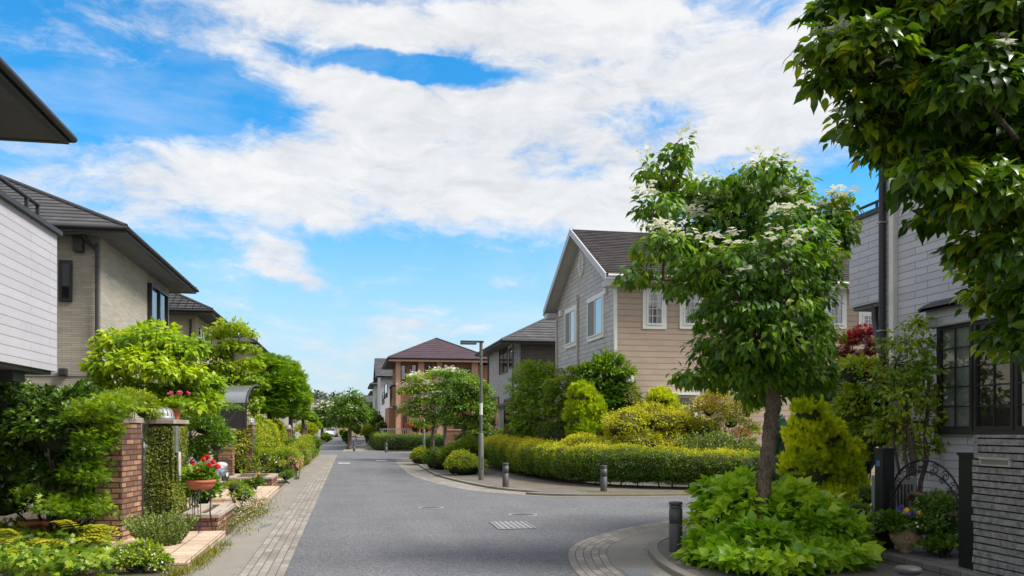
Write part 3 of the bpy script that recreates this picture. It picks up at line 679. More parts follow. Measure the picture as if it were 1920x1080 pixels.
# far right corner
FR = smooth([(45, 19.9), (14, 19.2), GP(1349, 930.5)[:2], GP(1286, 931.5)[:2], GP(1167, 933)[:2], GP(1036, 932)[:2], GP(942, 926.5)[:2], GP(880, 920)[:2], GP(830, 910)[:2], GP(788, 898.6)[:2], GP(766, 889)[:2], GP(749, 873.6)[:2], (2.12, 40.0), (2.35, 43.0), (3.1, 45.3), (4.6, 46.6), (7.0, 47.2), (14, 47.5), (45, 48)], .25)
iA = next(i for i, p in enumerate(FR) if p[0] < 4.2)
band('edge_stone_side_street', FR[:iA + 1], 0, .22, .009, concrete)
band('tile_band_far_corner', FR[iA:], 0, .55, .009, paver)
band('kerb_far_corner_east', FR[:iA + 1], .22, .34, .06, concrete, .06)
band('gutter_far_corner', FR[iA:], .552, .80, .008, concrete)
band('kerb_far_corner', FR[iA:], .80, .92, .06, concrete, .06)
inn = offs(FR[:iA + 1], .34) + offs(FR[iA:], .92); slab('footway_far_corner', inn[:] , 0, .054, walkasph)
# beyond the second crossing
slab('garden_ground_beyond_right', [(2.35, 57), (60, 57), (60, 150), (3.0, 150), (2.8, 90)], 0, .05, soil)
slab('footway_beyond', [(-.45, 56.6), (2.3, 56.6), (2.7, 90), (1.5, 90), (.6, 66), (-.3, 63)], 0, .03, paver)
slab('end_ground', [(-60, 104), (-4.5, 104), (-3.5, 112), (-4.2, 158), (-60, 158)], 0, .05, soil)
slab('end_ground_right', [(-1.2, 122), (2.6, 122), (2.6, 158), (-1.2, 158)], 0, .05, soil)
# road marks
white = plain('road_paint', (.62, .62, .6), .8, var=.25, scale=30)
mb = MB(); 
for a, b, y, dy in ((634, 656, 868.3, 0.5), (705, 726, 863.3, .45)):
    mb.face([GP(a, y + dy, .009), GP(b, y + dy, .009), GP(b, y - dy, .009), GP(a, y - dy, .009)])
struct(mb.build('road_marking', white))
iron = plain('cast_iron', (.14, .14, .14), .65, .4, var=.3, scale=40, bump=.4, bscale=80)
ringc = plain('manhole_collar', (.30, .30, .30), .85, var=.2, scale=20)
def manhole(x, y, r, label):
    c = GP(x, y); t = thing('manhole_cover', label, 'manhole cover', (c[0], c[1], .004))
    mb = MB(); mb.lathe((c[0], c[1], .004), [(r * .86, .0), (r * .86, .006), (r, .006), (r, .0)], 40, False); mb.build('collar', ringc, t)
    mb = MB(); mb.lathe((c[0], c[1], .004), [(r * .85, 0), (r * .85, .005), (0, .005)], 40, False)
    for i in range(-4, 5):
        for j in range(-4, 5):
            if i * i + j * j < 17: mb.box(c[0] + i * r * .17 - .018, c[0] + i * r * .17 + .018, c[1] + j * r * .17 - .018, c[1] + j * r * .17 + .018, .009, .013)
    mb.build('lid', iron, t)
manhole(808, 952, .26, 'round manhole cover in the asphalt, left one near the middle of the road')
manhole(980, 965.5, .27, 'round manhole cover in the asphalt just beyond the square road grating')
gal = plain('galvanised_steel', (.38, .39, .40), .5, .5, var=.2, scale=25)
darkhole = plain('drain_pit', (.02, .02, .02), .9)
def grating(corners, nx, ny, label, z=.012, bar=.018, mat=None, pit=None):
    P = [np.array(GP(*c, z)) for c in corners]; o = P[0]
    t = thing('drain_grating', label, 'drain grating', tuple(np.mean(P, 0) * np.array([1, 1, 0]) + np.array([0, 0, .004])))
    q = lambda a, b: tuple((P[0] * (1 - a) + P[1] * a) * (1 - b) + (P[3] * (1 - a) + P[2] * a) * b)
    mb = MB(); mb.face([(p[0], p[1], z - .002) for p in (q(0, 1), q(1, 1), q(1, 0), q(0, 0))]); mb.build('pit', pit or darkhole, t)
    mb = MB(); W_ = np.linalg.norm(P[1] - P[0]); Hh = np.linalg.norm(P[3] - P[0]); bx, by = bar / W_, bar / Hh
    def cell(a0, a1, b0, b1):
        lo = [q(a0, b0), q(a1, b0), q(a1, b1), q(a0, b1)]; mb.prism([(p[0], p[1]) for p in lo], z - .002, z + .006)
    for i in range(nx + 1): cell(max(0, i / nx - bx / 2), min(1, i / nx + bx / 2), 0, 1)
    for j in range(ny + 1):
        for i in range(nx): cell(i / nx + bx / 2, (i + 1) / nx - bx / 2, max(0, j / ny - by / 2), min(1, j / ny + by / 2))
    mb.build('grate', mat or gal, t)
grating([(935, 992.5), (1006, 990.5), (985, 977.5), (918, 978.5)], 7, 4, 'rectangular pale steel grating in the middle of the road', bar=.035, mat=plain('pale_cover_steel', (.33, .33, .33), .7, .1, var=.2, scale=25), pit=plain('cover_infill', (.17, .17, .17), .9, var=.3, scale=30))
grating([(1178, 1080), (1226, 1080), (1208, 1066), (1160, 1066)], 9, 5, 'square steel drain grating in the gutter by the near corner kerb', bar=.014)
grating([(484, 992), (507, 986), (512, 981), (490, 985)], 8, 2, 'small drain grating in the left gutter beside the daisies', bar=.014)
# ---------------------------------------------------------------- bollards
bolm = plain('bollard_metal', (.075, .075, .08), .55, .3, var=.15, scale=12, bump=.1)
def bollard(x, y, label, z=.058, h=.64, r=.085):
    c = GP(x, y, z); c = (c[0], c[1], z); t = thing('bollard', label, 'bollard', c, 'dark bollards at the street corners')
    mb = MB(); mb.lathe(c, [(r, 0), (r, h * .56), (r * .975, h * .562), (r * .975, h * .568), (r, h * .57), (r, h * .86), (r * .82, h * .865), (r * .82, h * .885)], 28); mb.build('post', bolm, t)
    mb = MB(); mb.lathe(c, [(r * 1.01, h * .885), (r * 1.01, h * .915), (r * .8, h * .92), (r * .8, h * .935)], 28); mb.build('ring', bolm, t)
    mb = MB(); mb.lathe(c, [(r * .8, h * .935), (r * 1.04, h * .94), (r * 1.04, h * .975), (r * .9, h * .992), (0, h)], 28); mb.build('cap', bolm, t)
bollard(1267, 1034, 'dark bollard on the near corner footway left of the hydrangea')
bollard(1132, 921, 'dark bollard in front of the curved golden hedge, in its middle')
bollard(948, 913, 'dark bollard at the left end of the curved hedge, near the lamp post')
bollard(1703, 1237, 'bollard of which only the grey top shows at the lower right edge')
bollard(724, 848, 'far bollard before the clipped box hedge of the brown house', .03)
bollard(664, 846, 'far bollard just right of the street tree island trunk', .03)
# ---------------------------------------------------------------- street lamps
lampm = plain('lamp_grey', (.115, .125, .11), .6, .1, var=.12, scale=6)
lampd = plain('lamp_dark', (.05, .05, .05), .5, .3)
def street_lamp(x, y, label, h=4.16, z=.055, head=-1):
    c = GP(x, y, z); c = (c[0], c[1], z); t = thing('street_lamp', label, 'street lamp', c, 'street lamps along the road')
    mb = MB(); mb.lathe(c, [(.082, 0), (.082, 1.36), (.05, 1.40)], 16); mb.box(c[0] - .05, c[0] + .05, c[1] - .088, c[1] - .07, z + .35, z + .7); mb.build('lower_pole', lampm, t)
    mb = MB(); mb.lathe(c, [(.048, 1.40), (.042, h - .45)], 14); mb.lathe(c, [(.05, h - .46), (.05, h - .05)], 14); mb.build('pole', lampm, t)
    mb = MB(); mb.box(c[0] + head * .62, c[0] - head * .08, c[1] - .06, c[1] + .06, z + h - .05, z + h); mb.build('arm', lampd, t, bevel=.01)
    mb = MB(); mb.box(c[0] + head * .62, c[0] + head * .14, c[1] - .11, c[1] + .11, z + h - .11, z + h - .052); mb.build('lamp_head', plain('lamp_lens', (.10, .10, .10), .3), t, bevel=.012)
    mb = MB(); mb.lathe((c[0], c[1], z), [(.0485, 1.95), (.047, 2.3)], 14); mb.build('notice', plain('sticker_white', (.7, .7, .7), .5), t)
    return t
street_lamp(902, 900, 'grey street lamp on the far corner, nearest of the lamps')
street_lamp(795, 845, 'grey street lamp standing among the corner trees before the brown house', 4.0)
street_lamp(591, 817, 'farthest street lamp, left of the road by the white-flowering tree', 4.3, .05, -1)
# utility box by the near lamp
c = GP(903, 868, .05); t = thing('utility_box', 'black utility cabinet on a post behind the street lamp', 'utility box', (c[0], c[1], .05))
MB().box(c[0] - .34, c[0] + .28, c[1] - .15, c[1] + .15, .62, 1.30).build('cabinet', lampd, t, bevel=.02)
MB().box(c[0] - .37, c[0] + .31, c[1] - .18, c[1] + .18, 1.30, 1.34).build('lid', lampd, t)
MB().box(c[0] - .28, c[0] + .22, c[1] - .1, c[1] + .1, .05, .62).build('stand', lampd, t)
c = GP(688, 831, .03); t = thing('sign_box', 'dark upright box on a post on the far footway', 'sign box', (c[0], c[1], .03))
MB().box(c[0] - .18, c[0] + .18, c[1] - .1, c[1] + .1, .3, 1.6).build('panel', lampd, t, bevel=.02)
MB().box(c[0] - .09, c[0] + .09, c[1] - .06, c[1] + .06, .03, .3).build('foot', lampd, t)
# ================================================================ leaf materials
L_bright = leafmat('leaf_bright', [(.07, .20, .006), (.18, .38, .010), (.33, .52, .02)], .4)
L_lime = leafmat('leaf_lime', [(.06, .17, .006), (.16, .33, .008), (.30, .46, .018)], .4)
L_mid = leafmat('leaf_mid', [(.032, .10, .010), (.07, .20, .014), (.15, .31, .022)], .35)
L_dark = leafmat('leaf_dark', [(.018, .060, .008), (.04, .115, .012), (.085, .19, .018)], .2, .32)
L_dog = leafmat('leaf_dogwood', [(.026, .095, .010), (.065, .20, .014), (.15, .33, .02), (.30, .30, .035)], .38, .46, [0, .4, .82, 1.0])
L_near = leafmat('leaf_dogwood_near', [(.018, .062, .006), (.045, .14, .010), (.14, .30, .012), (.28, .41, .02)], .42, .3, [0, .5, .85, 1.0])
L_maple = leafmat('leaf_maple_green', [(.045, .14, .008), (.10, .26, .010), (.19, .37, .015)], .35)
L_red = leafmat('leaf_maple_red', [(.10, .012, .012), (.19, .02, .02), (.25, .05, .02)], .3, tint=(1.3, .6, .6))
L_gold = leafmat('leaf_gold', [(.13, .21, .008), (.35, .41, .012), (.58, .58, .03)], .3, .6)
L_hedge = leafmat('leaf_golden_hedge', [(.05, .145, .008), (.15, .28, .008), (.36, .41, .010), (.54, .50, .02)], .3, .55, [0, .42, .75, 1])
L_box = leafmat('leaf_box', [(.022, .075, .006), (.065, .165, .008), (.15, .28, .012)], .25, .5)
L_boxl = leafmat('leaf_box_light', [(.06, .16, .006), (.17, .31, .008), (.35, .46, .012)], .25, .5)
L_thuja = leafmat('leaf_thuja', [(.11, .27, .006), (.27, .46, .010), (.45, .61, .03)], .35, .6)
L_blue = leafmat('leaf_blue_conifer', [(.02, .07, .05), (.05, .13, .09), (.10, .2, .15)], .1, .6)
L_hyd = leafmat('leaf_hydrangea', [(.10, .30, .014), (.20, .46, .028), (.34, .60, .06)], .38, .36)
L_ivy = leafmat('leaf_ivy', [(.022, .085, .010), (.06, .17, .014), (.15, .32, .025)], .2, .36)
L_wallivy = leafmat('leaf_wall_ivy', [(.05, .085, .008), (.12, .19, .012), (.26, .33, .022)], .25, .5)
L_wallivyd = L_wallivy
L_cover = leafmat('leaf_cover', [(.05, .14, .010), (.12, .27, .015), (.24, .40, .03)], .3, .4)
L_rose = leafmat('leaf_rosemary', [(.06, .13, .03), (.13, .25, .06), (.24, .37, .11)], .15, .6)
L_yel = leafmat('leaf_mahonia', [(.13, .21, .01), (.32, .35, .02), (.50, .44, .04)], .3, .45)
L_olive = leafmat('leaf_olive', [(.07, .12, .012), (.16, .24, .02), (.32, .38, .03), (.42, .24, .05)], .3, .5, [0, .4, .85, 1])
L_nand = leafmat('leaf_nandina', [(.045, .14, .008), (.12, .28, .012), (.25, .43, .02)], .35)
L_thujag = leafmat('leaf_thuja_gold', [(.17, .36, .006), (.40, .60, .010), (.60, .74, .03)], .35, .6)
L_multi = leafmat('leaf_multi_stem', [(.06, .17, .012), (.17, .33, .018), (.34, .50, .03), (.46, .30, .07)], .35, .42, [0, .5, .92, 1])
L_brown = leafmat('leaf_rust', [(.10, .06, .02), (.25, .13, .04), (.38, .2, .07)], .2, .7)
L_grass = leafmat('leaf_grass', [(.05, .10, .012), (.15, .2, .02), (.32, .30, .07)], .3, .6)
L_moss = leafmat('leaf_moss', [(.12, .13, .01), (.28, .25, .01), (.4, .33, .02)], .2, .8)
P_white = leafmat('petal_white', [(.62, .62, .48), (.80, .80, .68)], .25, .5, tint=(1, 1, .95))
P_red = leafmat('petal_red', [(.55, .006, .004), (.85, .02, .012)], .15, .5, tint=(1.2, .5, .5))
P_pink = leafmat('petal_pink', [(.70, .10, .22), (.85, .3, .42)], .2, .5, tint=(1.2, .7, .8))
P_cream = leafmat('petal_cream', [(.7, .55, .5), (.85, .8, .75)], .2, .5, tint=(1, 1, 1))
P_purple = leafmat('petal_purple', [(.08, .04, .3), (.18, .1, .5)], .1, .5, tint=(1, 1, 1))
P_yellow = leafmat('petal_yellow', [(.8, .42, .01), (.9, .6, .03)], .1, .5, tint=(1, 1, 1))
# ================================================================ building materials
M_whitesid = bricky('white_panel_siding', (.43, .42, .45), (.46, .45, .48), (.24, .24, .27), 1.9, .118, .005, .75, .8, noise=.07, nsc=60, grime=.08, offset=.37, dist=.006)
M_darktrim = plain('dark_trim', (.035, .033, .036), .5, .1)
M_soffit = plain('soffit_grey', (.13, .13, .128), .9)
M_beigebrk = bricky('beige_brick_tile', (.34, .31, .245), (.43, .395, .32), (.25, .23, .19), .42, .052, .005, .85, .6, noise=.1, nsc=40, grime=.10)
M_slate = lapped('slate_roof', (.052, .049, .051), .30, .4, .9, edge=.75)
M_rooftile = bricky('roof_tile_brown', (.05, .047, .047), (.10, .095, .093), (.012, .012, .012), .27, .25, .03, .5, 1.0, noise=.3, nsc=9, grime=.25, offset=0.0, smooth=1.0, dist=.05)
M_beigeplain = plain('beige_render', (.50, .43, .31), .9, var=.07, bump=.2)
M_brick = bricky('red_brick', (.15, .070, .045), (.41, .225, .135), (.045, .036, .03), .22, .072, .009, .8, .8, c3=(.27, .135, .082), noise=.3, nsc=14, grime=.3, stain=((.06, .045, .035), 3.5, .62, .5))
M_coping = bricky('stone_coping', (.33, .27, .22), (.42, .35, .28), (.12, .1, .08), .30, .6, .008, .85, .3, noise=.2)
M_terrace = bricky('terrace_tile', (.50, .36, .25), (.62, .47, .34), (.14, .11, .09), .30, .15, .007, .75, .4, c3=(.56, .42, .31), noise=.12, nsc=12, grime=.18, offset=0)
M_terra = plain('terracotta', (.42, .13, .065), .75, var=.15, scale=8)
M_iron = plain('wrought_iron', (.03, .03, .032), .5, .5)
M_frame = plain('window_frame_dark', (.03, .03, .032), .4, .3, var=.05)
M_framew = plain('window_frame_white', (.72, .72, .70), .5, var=.04)
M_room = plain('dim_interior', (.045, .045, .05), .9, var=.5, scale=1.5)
M_curt = plain('curtain_cloth', (.72, .73, .72), .9, var=.1, scale=2)
M_curtg = plain('curtain_grey', (.30, .31, .32), .9, var=.1, scale=2)
M_glass = glassmat('window_glass')
M_glassb = glassmat('window_glass_bright', (.9, .93, .95), .45)
M_pipe = plain('downpipe_dark', (.035, .033, .036), .5, .1)
M_pipew = plain('downpipe_white', (.62, .60, .56), .5)
def window(par, o, t, n, a0, a1, z0, z1, frame=None, fw=.05, panes=1, curtain='', grid=None, proud=.05, casing=0.0, glass=None, label=None, blind=None, screen=False):
    """frame proud of an uncut wall: interior, curtain, glass behind the frame face; o,t,n the wall's frame"""
    frame = frame or M_frame; glass = glass or M_glass
    mb = MB(); c = casing
    def fr(x0, x1, y0, y1, w_, d):
        mb.obox(o, t, n, x0, x1, y0, y0 + w_, .002, d); mb.obox(o, t, n, x0, x1, y1 - w_, y1, .002, d)
        mb.obox(o, t, n, x0, x0 + w_, y0 + w_, y1 - w_, .002, d); mb.obox(o, t, n, x1 - w_, x1, y0 + w_, y1 - w_, .002, d)
    if c: fr(a0 - c, a1 + c, z0 - c, z1 + c, c - .002, proud * .6)
    fr(a0, a1, z0, z1, fw, proud + .003)
    pw = (a1 - a0 - 2 * fw) / panes
    for i in range(1, panes): mb.obox(o, t, n, a0 + fw + pw * i - fw * .45, a0 + fw + pw * i + fw * .45, z0 + fw, z1 - fw, .004, proud)
    if grid:
        nx, nz = grid
        for i in range(panes):
            x0 = a0 + fw + pw * i; 
            for k in range(1, nx): mb.obox(o, t, n, x0 + pw * k / nx - .009, x0 + pw * k / nx + .009, z0 + fw, z1 - fw, proud * .62, proud * .62 + .014)
            for k in range(1, nz): mb.obox(o, t, n, x0, x0 + pw, z0 + fw + (z1 - z0 - 2 * fw) * k / nz - .009, z0 + fw + (z1 - z0 - 2 * fw) * k / nz + .009, proud * .62 + .015, proud * .62 + .027)
    fo = mb.build('window', frame, par)
    if label: fo['label'] = label
    def q(a, z, d): return (o[0] + t[0] * a + n[0] * d, o[1] + t[1] * a + n[1] * d, o[2] + z)
    s = 1 if cross(t, (0, 0, 1))[0] * n[0] + cross(t, (0, 0, 1))[1] * n[1] > 0 else -1
    def rect(m, x0, x1, y0, y1, d):
        P = [q(x0, y0, d), q(x1, y0, d), q(x1, y1, d), q(x0, y1, d)]; m.face(P if s > 0 else P[::-1])
    m = MB(); rect(m, a0 + fw, a1 - fw, z0 + fw, z1 - fw, .006); m.build('dark_room_sheet', M_room, fo)  # flat sheet, its dark colour stands for the unlit room
    if curtain:
        m = MB()
        for x0f, x1f in {'all': [(0, 1)], 'left': [(0, .45)], 'right': [(.5, 1)], 'sides': [(0, .24), (.76, 1)], 'half': [(.0, .22), (.5, .72)]}[curtain]:
            x0 = a0 + fw + (a1 - a0 - 2 * fw) * x0f; x1 = a0 + fw + (a1 - a0 - 2 * fw) * x1f; k = max(6, int((x1 - x0) / .035)); rows = [[], []]
            for i in range(k + 1):
                xx = x0 + (x1 - x0) * i / k; d = .014 + .009 * math.sin(i * 1.9) * min(1, proud / .05)
                rows[0].append(q(xx, z0 + fw, d)); rows[1].append(q(xx, z1 - fw, d))
            m.grid(rows)
        m.build('curtain', blind or M_curt, fo)
    m = MB(); rect(m, a0 + fw, a1 - fw, z0 + fw, z1 - fw, proud * .6); m.build('pane', glass, fo)
    if screen: m = MB(); xs = (a0 + a1) / 2; rect(m, xs + fw * .5, a1 - fw, z0 + fw, z1 - fw, proud * .75); m.build('insect_screen', plain('insect_screen', (.21, .21, .22), .8, var=.05), fo)
    return fo
def hip(par, x0, x1, y0, y1, z, slope, mat, th=.14, gut=.09, ridge=None, soff=True, step=None):
    cx = (x0 + x1) / 2; cy = (y0 + y1) / 2; hw = min(x1 - x0, y1 - y0) / 2; zt = z + th
    if x1 - x0 > y1 - y0: r0, r1 = (x0 + hw, cy), (x1 - hw, cy)
    else: r0, r1 = (cx, y0 + hw), (cx, y1 - hw)
    zr = zt + hw * slope; a, b, c, d = (x0, y0, zt), (x1, y0, zt), (x1, y1, zt), (x0, y1, zt); R0, R1 = (*r0, zr), (*r1, zr)
    mb = MB()
    if x1 - x0 > y1 - y0: mb.face([a, b, R1, R0]); mb.face([b, c, R1]); mb.face([c, d, R0, R1]); mb.face([d, a, R0])
    else: mb.face([a, b, R0]); mb.face([b, c, R1, R0]); mb.face([c, d, R1]); mb.face([d, a, R0, R1])
    if step:      # real overlapping courses on each slope
        mb = MB(); L = hw * math.sqrt(1 + slope * slope); n = max(4, int(L / step[0]))
        sl = [(a, b, R1, R0), (b, c, R1, R1), (c, d, R0, R1), (d, a, R0, R0)] if x1 - x0 > y1 - y0 else [(a, b, R0, R0), (b, c, R1, R0), (c, d, R1, R1), (d, a, R0, R1)]
        lerp = lambda p, q, t: tuple(p[k] + (q[k] - p[k]) * t for k in range(3))
        for p, q, r, s_ in sl:
            for i in range(n):
                t0, t1 = i / n, (i + 1) / n; l0, l1 = lerp(p, s_, t0), lerp(q, r, t0); u0, u1 = lerp(p, s_, t1), lerp(q, r, t1); h = (0, 0, step[1])
                if math.dist(u0, u1) < 1e-3: mb.face([vadd(l0, h), vadd(l1, h), u1])
                else: mb.face([vadd(l0, h), vadd(l1, h), u1, u0])
                mb.face([l0, l1, vadd(l1, h), vadd(l0, h)])
    rf = mb.build('roof', mat, par)
    mb = MB()
    for p, q in ((a, R0), (b, R1 if x1 - x0 > y1 - y0 else R0), (c, R1), (d, R0 if x1 - x0 > y1 - y0 else R1), (R0, R1)): 
        if math.dist(p, q) > .1: mb.tube([vadd(p, (0, 0, .02)), vadd(q, (0, 0, .02))], .055, 6)
    mb.build('ridge_cap', M_darktrim if ridge is None else ridge, rf)
    mb = MB(); mb.face([(x0 + .1, y0 + .1, z + .01), (x0 + .1, y1 - .1, z + .01), (x1 - .1, y1 - .1, z + .01), (x1 - .1, y0 + .1, z + .01)]); mb.build('soffit', M_soffit, par)
    mb = MB(); g = gut
    mb.box(x0, x1, y0, y0 + .1, z, zt); mb.box(x0, x1, y1 - .1, y1, z, zt); mb.box(x0, x0 + .1, y0 + .1, y1 - .1, z, zt); mb.box(x1 - .1, x1, y0 + .1, y1 - .1, z, zt)
    mb.build('fascia', M_darktrim, par)
    mb = MB(); r = g * .5
    for p, q in (((x0 - r, y0 - r), (x1 + r, y0 - r)), ((x1 + r, y0 - r), (x1 + r, y1 + r)), ((x1 + r, y1 + r), (x0 - r, y1 + r)), ((x0 - r, y1 + r), (x0 - r, y0 - r))):
        mb.tube([(*p, zt - .04), (*q, zt - .04)], r, 8)
    mb.build('gutter', M_darktrim, par)
    return rf
# ================================================================ house nearest on the left
t = thing('house', 'white panelled house nearest on the left with projecting balcony and dark eave', 'house', (-8, 8, 0))
_, v1, zt = PU(107, 433, -4.04); zb = PU(107, 697, -4.04)[2]; print('L0', v1, zt, zb)
MB().box(-12, -4.95, 2, 12.4, 0, 5.75).build('wall', M_whitesid, t)
bal = MB().box(-5.8, -4.04, 3, v1, zb, zt - .06).build('balcony', M_whitesid, t)
MB().box(-5.86, -3.98, 3, v1 + .05, zt - .06, zt).build('coping', M_darktrim, bal)
m = MB(); m.tube([(-4.1, 3, zt + .22), (-4.1, v1 - .55, zt + .22)], .03, 8); m.box(-4.12, -4.08, v1 - 1.0, v1 - .96, zt, zt + .2); m.box(-4.12, -4.08, v1 - .6, v1 - .56, zt, zt + .2); m.build('handrail', M_darktrim, bal)
MB().box(-5.75, -4.10, 3, v1 - .06, zb - .05, zb - .002).build('underside', M_soffit, bal)
MB().box(-4.95, -4.2, v1 - 1.15, v1 - .75, zb - .19, zb - .052).build('bracket', M_darktrim, bal)
_, ve, ze = PU(130, 271, -4.0)
hip(t, -13, -4.0, -1, ve, ze, .45, M_slate, th=.13, gut=.1)
# ================================================================ second house on the left
t = thing('house', 'beige brick-tiled two-storey house with dark hipped roof, second on the left', 'house', (-9, 24, 0))
MB().box(-13.5, -5.5, 20.6, 28.0, 0, 5.93).build('wall', M_beigebrk, t)
hip(t, -14.2, -4.82, 20.0, 28.75, 5.9, .506, M_slate, step=(.3, .022))
def fr_front(v):  return ((0, v, 0), (1, 0, 0), (0, -1, 0))      # faces the camera
def fr_road_l(u): return ((u, 0, 0), (0, 1, 0), (1, 0, 0))       # left houses, faces the road
def fr_road_r(u): return ((u, 0, 0), (0, 1, 0), (-1, 0, 0))      # right houses, faces the road
def wfront(par, v, x0, x1, y0, y1, **k):
    a0, _, z1 = PV(x0, y0, v); a1, _, _z = PV(x1, y0, v); z0 = PV(x0, y1, v)[2]
    return window(par, *fr_front(v), a0, a1, z0, z1, **k)
def wroad(par, u, x0, x1, y0, y1, xz=None, left=True, **k):
    _, b0, _z = PU(x0, y0, u); _, b1, _z = PU(x1, y0, u); xr = xz if xz is not None else x0
    z1 = PU(xr, y0, u)[2]; z0 = PU(xr, y1, u)[2]
    return window(par, *(fr_road_l(u) if left else fr_road_r(u)), min(b0, b1), max(b0, b1), z0, z1, **k)
wfront(t, 20.6, 111, 136, 488, 565, fw=.06, blind=M_curtg)
wroad(t, -5.5, 276, 308, 530, 612, panes=2, curtain='left', fw=.07, proud=.12)
pv = PV(184, 500, 20.6)[0]
m = MB(); m.tube([(pv, 20.5, 5.75), (pv, 20.5, .3)], .04, 8); m.tube([(pv - .25, 20.3, 5.9), (pv - .2, 20.45, 5.8), (pv, 20.5, 5.6)], .04, 8); m.build('downpipe', M_pipe, t)
c_ = PV(120, 697, 20.6); m = MB(); m.box(c_[0] - .09, c_[0] + .09, 20.48, 20.6, c_[2] - .1, c_[2] + .08); m.build('vent_hood', M_darktrim, t, bevel=.03)
MB().box(-13.52, -5.48, 20.58, 20.599, 2.78, 2.84).build('belt_course', plain('belt_beige', (.3, .27, .22)), t)
c_ = PV(150, 452, 20.6); MB().box(c_[0] - .1, c_[0] + .1, 20.4, 20.6, 5.55, 5.9).build('eave_bracket', M_darktrim, t)
# ---- third and fourth
t = thing('house', 'cream rendered house with brown pantile roof, third on the left', 'house', (-9, 37, 0))
MB().box(-14, -5.7, 33.9, 41.5, 0, 5.9).build('wall', M_beigeplain, t)
hip(t, -14.7, -5.0, 33.2, 42.2, 5.85, .5, M_rooftile, step=(.28, .05))
wroad(t, -5.7, 373, 384, 615, 672, panes=2, frame=M_frame, curtain='all')
wroad(t, -5.7, 389, 395, 628, 668, frame=M_frame, curtain='all')
pv = PV(358, 600, 33.9)[0]; MB().tube([(pv, 33.8, 5.7), (pv, 33.8, .3)], .045, 8).build('downpipe', M_pipe, t)
t = thing('house', 'cream house whose dark eave shows above the maples, fourth on the left', 'house', (-9, 50, 0))
MB().box(-14, -5.5, 47.0, 56, 0, 6.0).build('wall', M_beigeplain, t)
hip(t, -14.7, -4.75, 46.2, 56.8, 5.95, .48, M_slate)
wroad(t, -5.5, 516, 522, 672, 690, frame=M_frame)
# ================================================================ brick gate pillar near left
M_lampd = plain('lantern_zinc', (.24, .25, .26), .5, .5)
def dome_lamp(x, y, z, r, label, grp='domed lanterns on the brick gate pillars'):
    t = thing('dome_lantern', label, 'lantern', (x, y, z), grp)
    MB().lathe((x, y, z), [(r * .98, 0), (r, .01), (r, r * .28), (r * .9, r * .32)], 24).build('base', M_lampd, t)
    MB().lathe((x, y, z), [(r * .86, r * .3), (r * .84, r * .55), (r * .66, r * .88), (r * .3, r * 1.05), (0, r * 1.08)], 24).build('globe', plain('frosted_glass', (.36, .38, .38), .3), t)
    m = MB()
    for k in range(14):
        a = k * PI / 7; m.tube([(x + r * q * math.cos(a), y + r * q * math.sin(a), z + r * h) for q, h in ((.92, .3), (.9, .56), (.72, .9), (.34, 1.09), (.05, 1.12))], r * .035, 4)
    m.build('cage', M_lampd, t)
    return t
c0 = GP(229, 1026, .045)
t = thing('gate_pillar', 'brick pillar with stone cap nearest the camera on the left', 'pillar', (c0[0] - .18, c0[1] + .35, .04), 'brick gate pillars along the left gardens')
m = MB().box(c0[0] - .37, c0[0], c0[1], c0[1] + .60, .04, 1.70); m.rot(-A, c0); m.build('shaft', M_brick, t, bevel=.004)
m = MB().box(c0[0] - .39, c0[0] + .02, c0[1] - .02, c0[1] + .62, 1.70, 1.765); m.rot(-A, c0); m.build('cap', M_coping, t, bevel=.006)
# gate between
g0 = (c0[0] + .02, c0[1] + .95); t = thing('garden_gate', 'brown wooden gate with white lattice top beside the brick pillar', 'gate', (-3.56, 14.4, .04))
m = MB()
for i in range(8): m.box(-3.58, -3.54, 13.35 + i * .3, 13.35 + i * .3 + .28, .1, 1.25)
m.box(-3.60, -3.52, 13.25, 13.33, .04, 1.45); m.box(-3.60, -3.52, 15.72, 15.8, .04, 1.45); m.build('boards', plain('brown_wood', (.06, .035, .028), .7, var=.3, scale=6, stretch=(1, 1, .2)), t)
m = MB()
for i in range(17): m.box(-3.57, -3.55, 13.35 + i * .145, 13.37 + i * .145, 1.27, 1.62)
for i in range(4): m.box(-3.572, -3.548, 13.35, 15.7, 1.27 + i * .11, 1.285 + i * .11)
m.build('lattice', M_framew, t)
# ivy column
u1, va, _ = PX(323, 900, 15.0); ua = PV(272, 900, va)[0]; vb = PU(352, 900, u1)[1]; print('ivy', u1, va, ua, vb)
t = thing('ivy_column', 'gate column wrapped in small-leaved ivy under a stone slab', 'gate column', ((ua + u1) / 2, va, .04))
MB().box(ua + .03, u1 - .05, va + .05, vb, .04, 1.70).build('core', plain('ivy_stems', (.05, .05, .025), .9, var=.5, scale=12), t)
MB().box(ua - .02, u1 + .02, va - .03, vb + .03, 1.702, 1.775).build('cap', M_coping, t, bevel=.006)
scatter_quads([((ua, va + .04, .04), (u1 - ua - .04, 0, 0), (0, 0, 1.62), (0, -1, 0)), ((u1 - .05, va, .04), (0, vb - va, 0), (0, 0, 1.62), (1, 0, 0))], 4200, .032, 'ivy', 'ivy', L_wallivy, t, rndv=.35, off=.035, lumps=.35)
vm_ = va + .18
m = MB(); m.box(u1 - .06, u1 + .035, vm_, vm_ + .2, 1.18, 1.66); m.build('letter_slot', M_lampd, t, bevel=.01)
t = thing('driftwood_sign', 'pale driftwood plank hung on the ivy column', 'plank', (u1 + .05, vm_ + .1, .85))
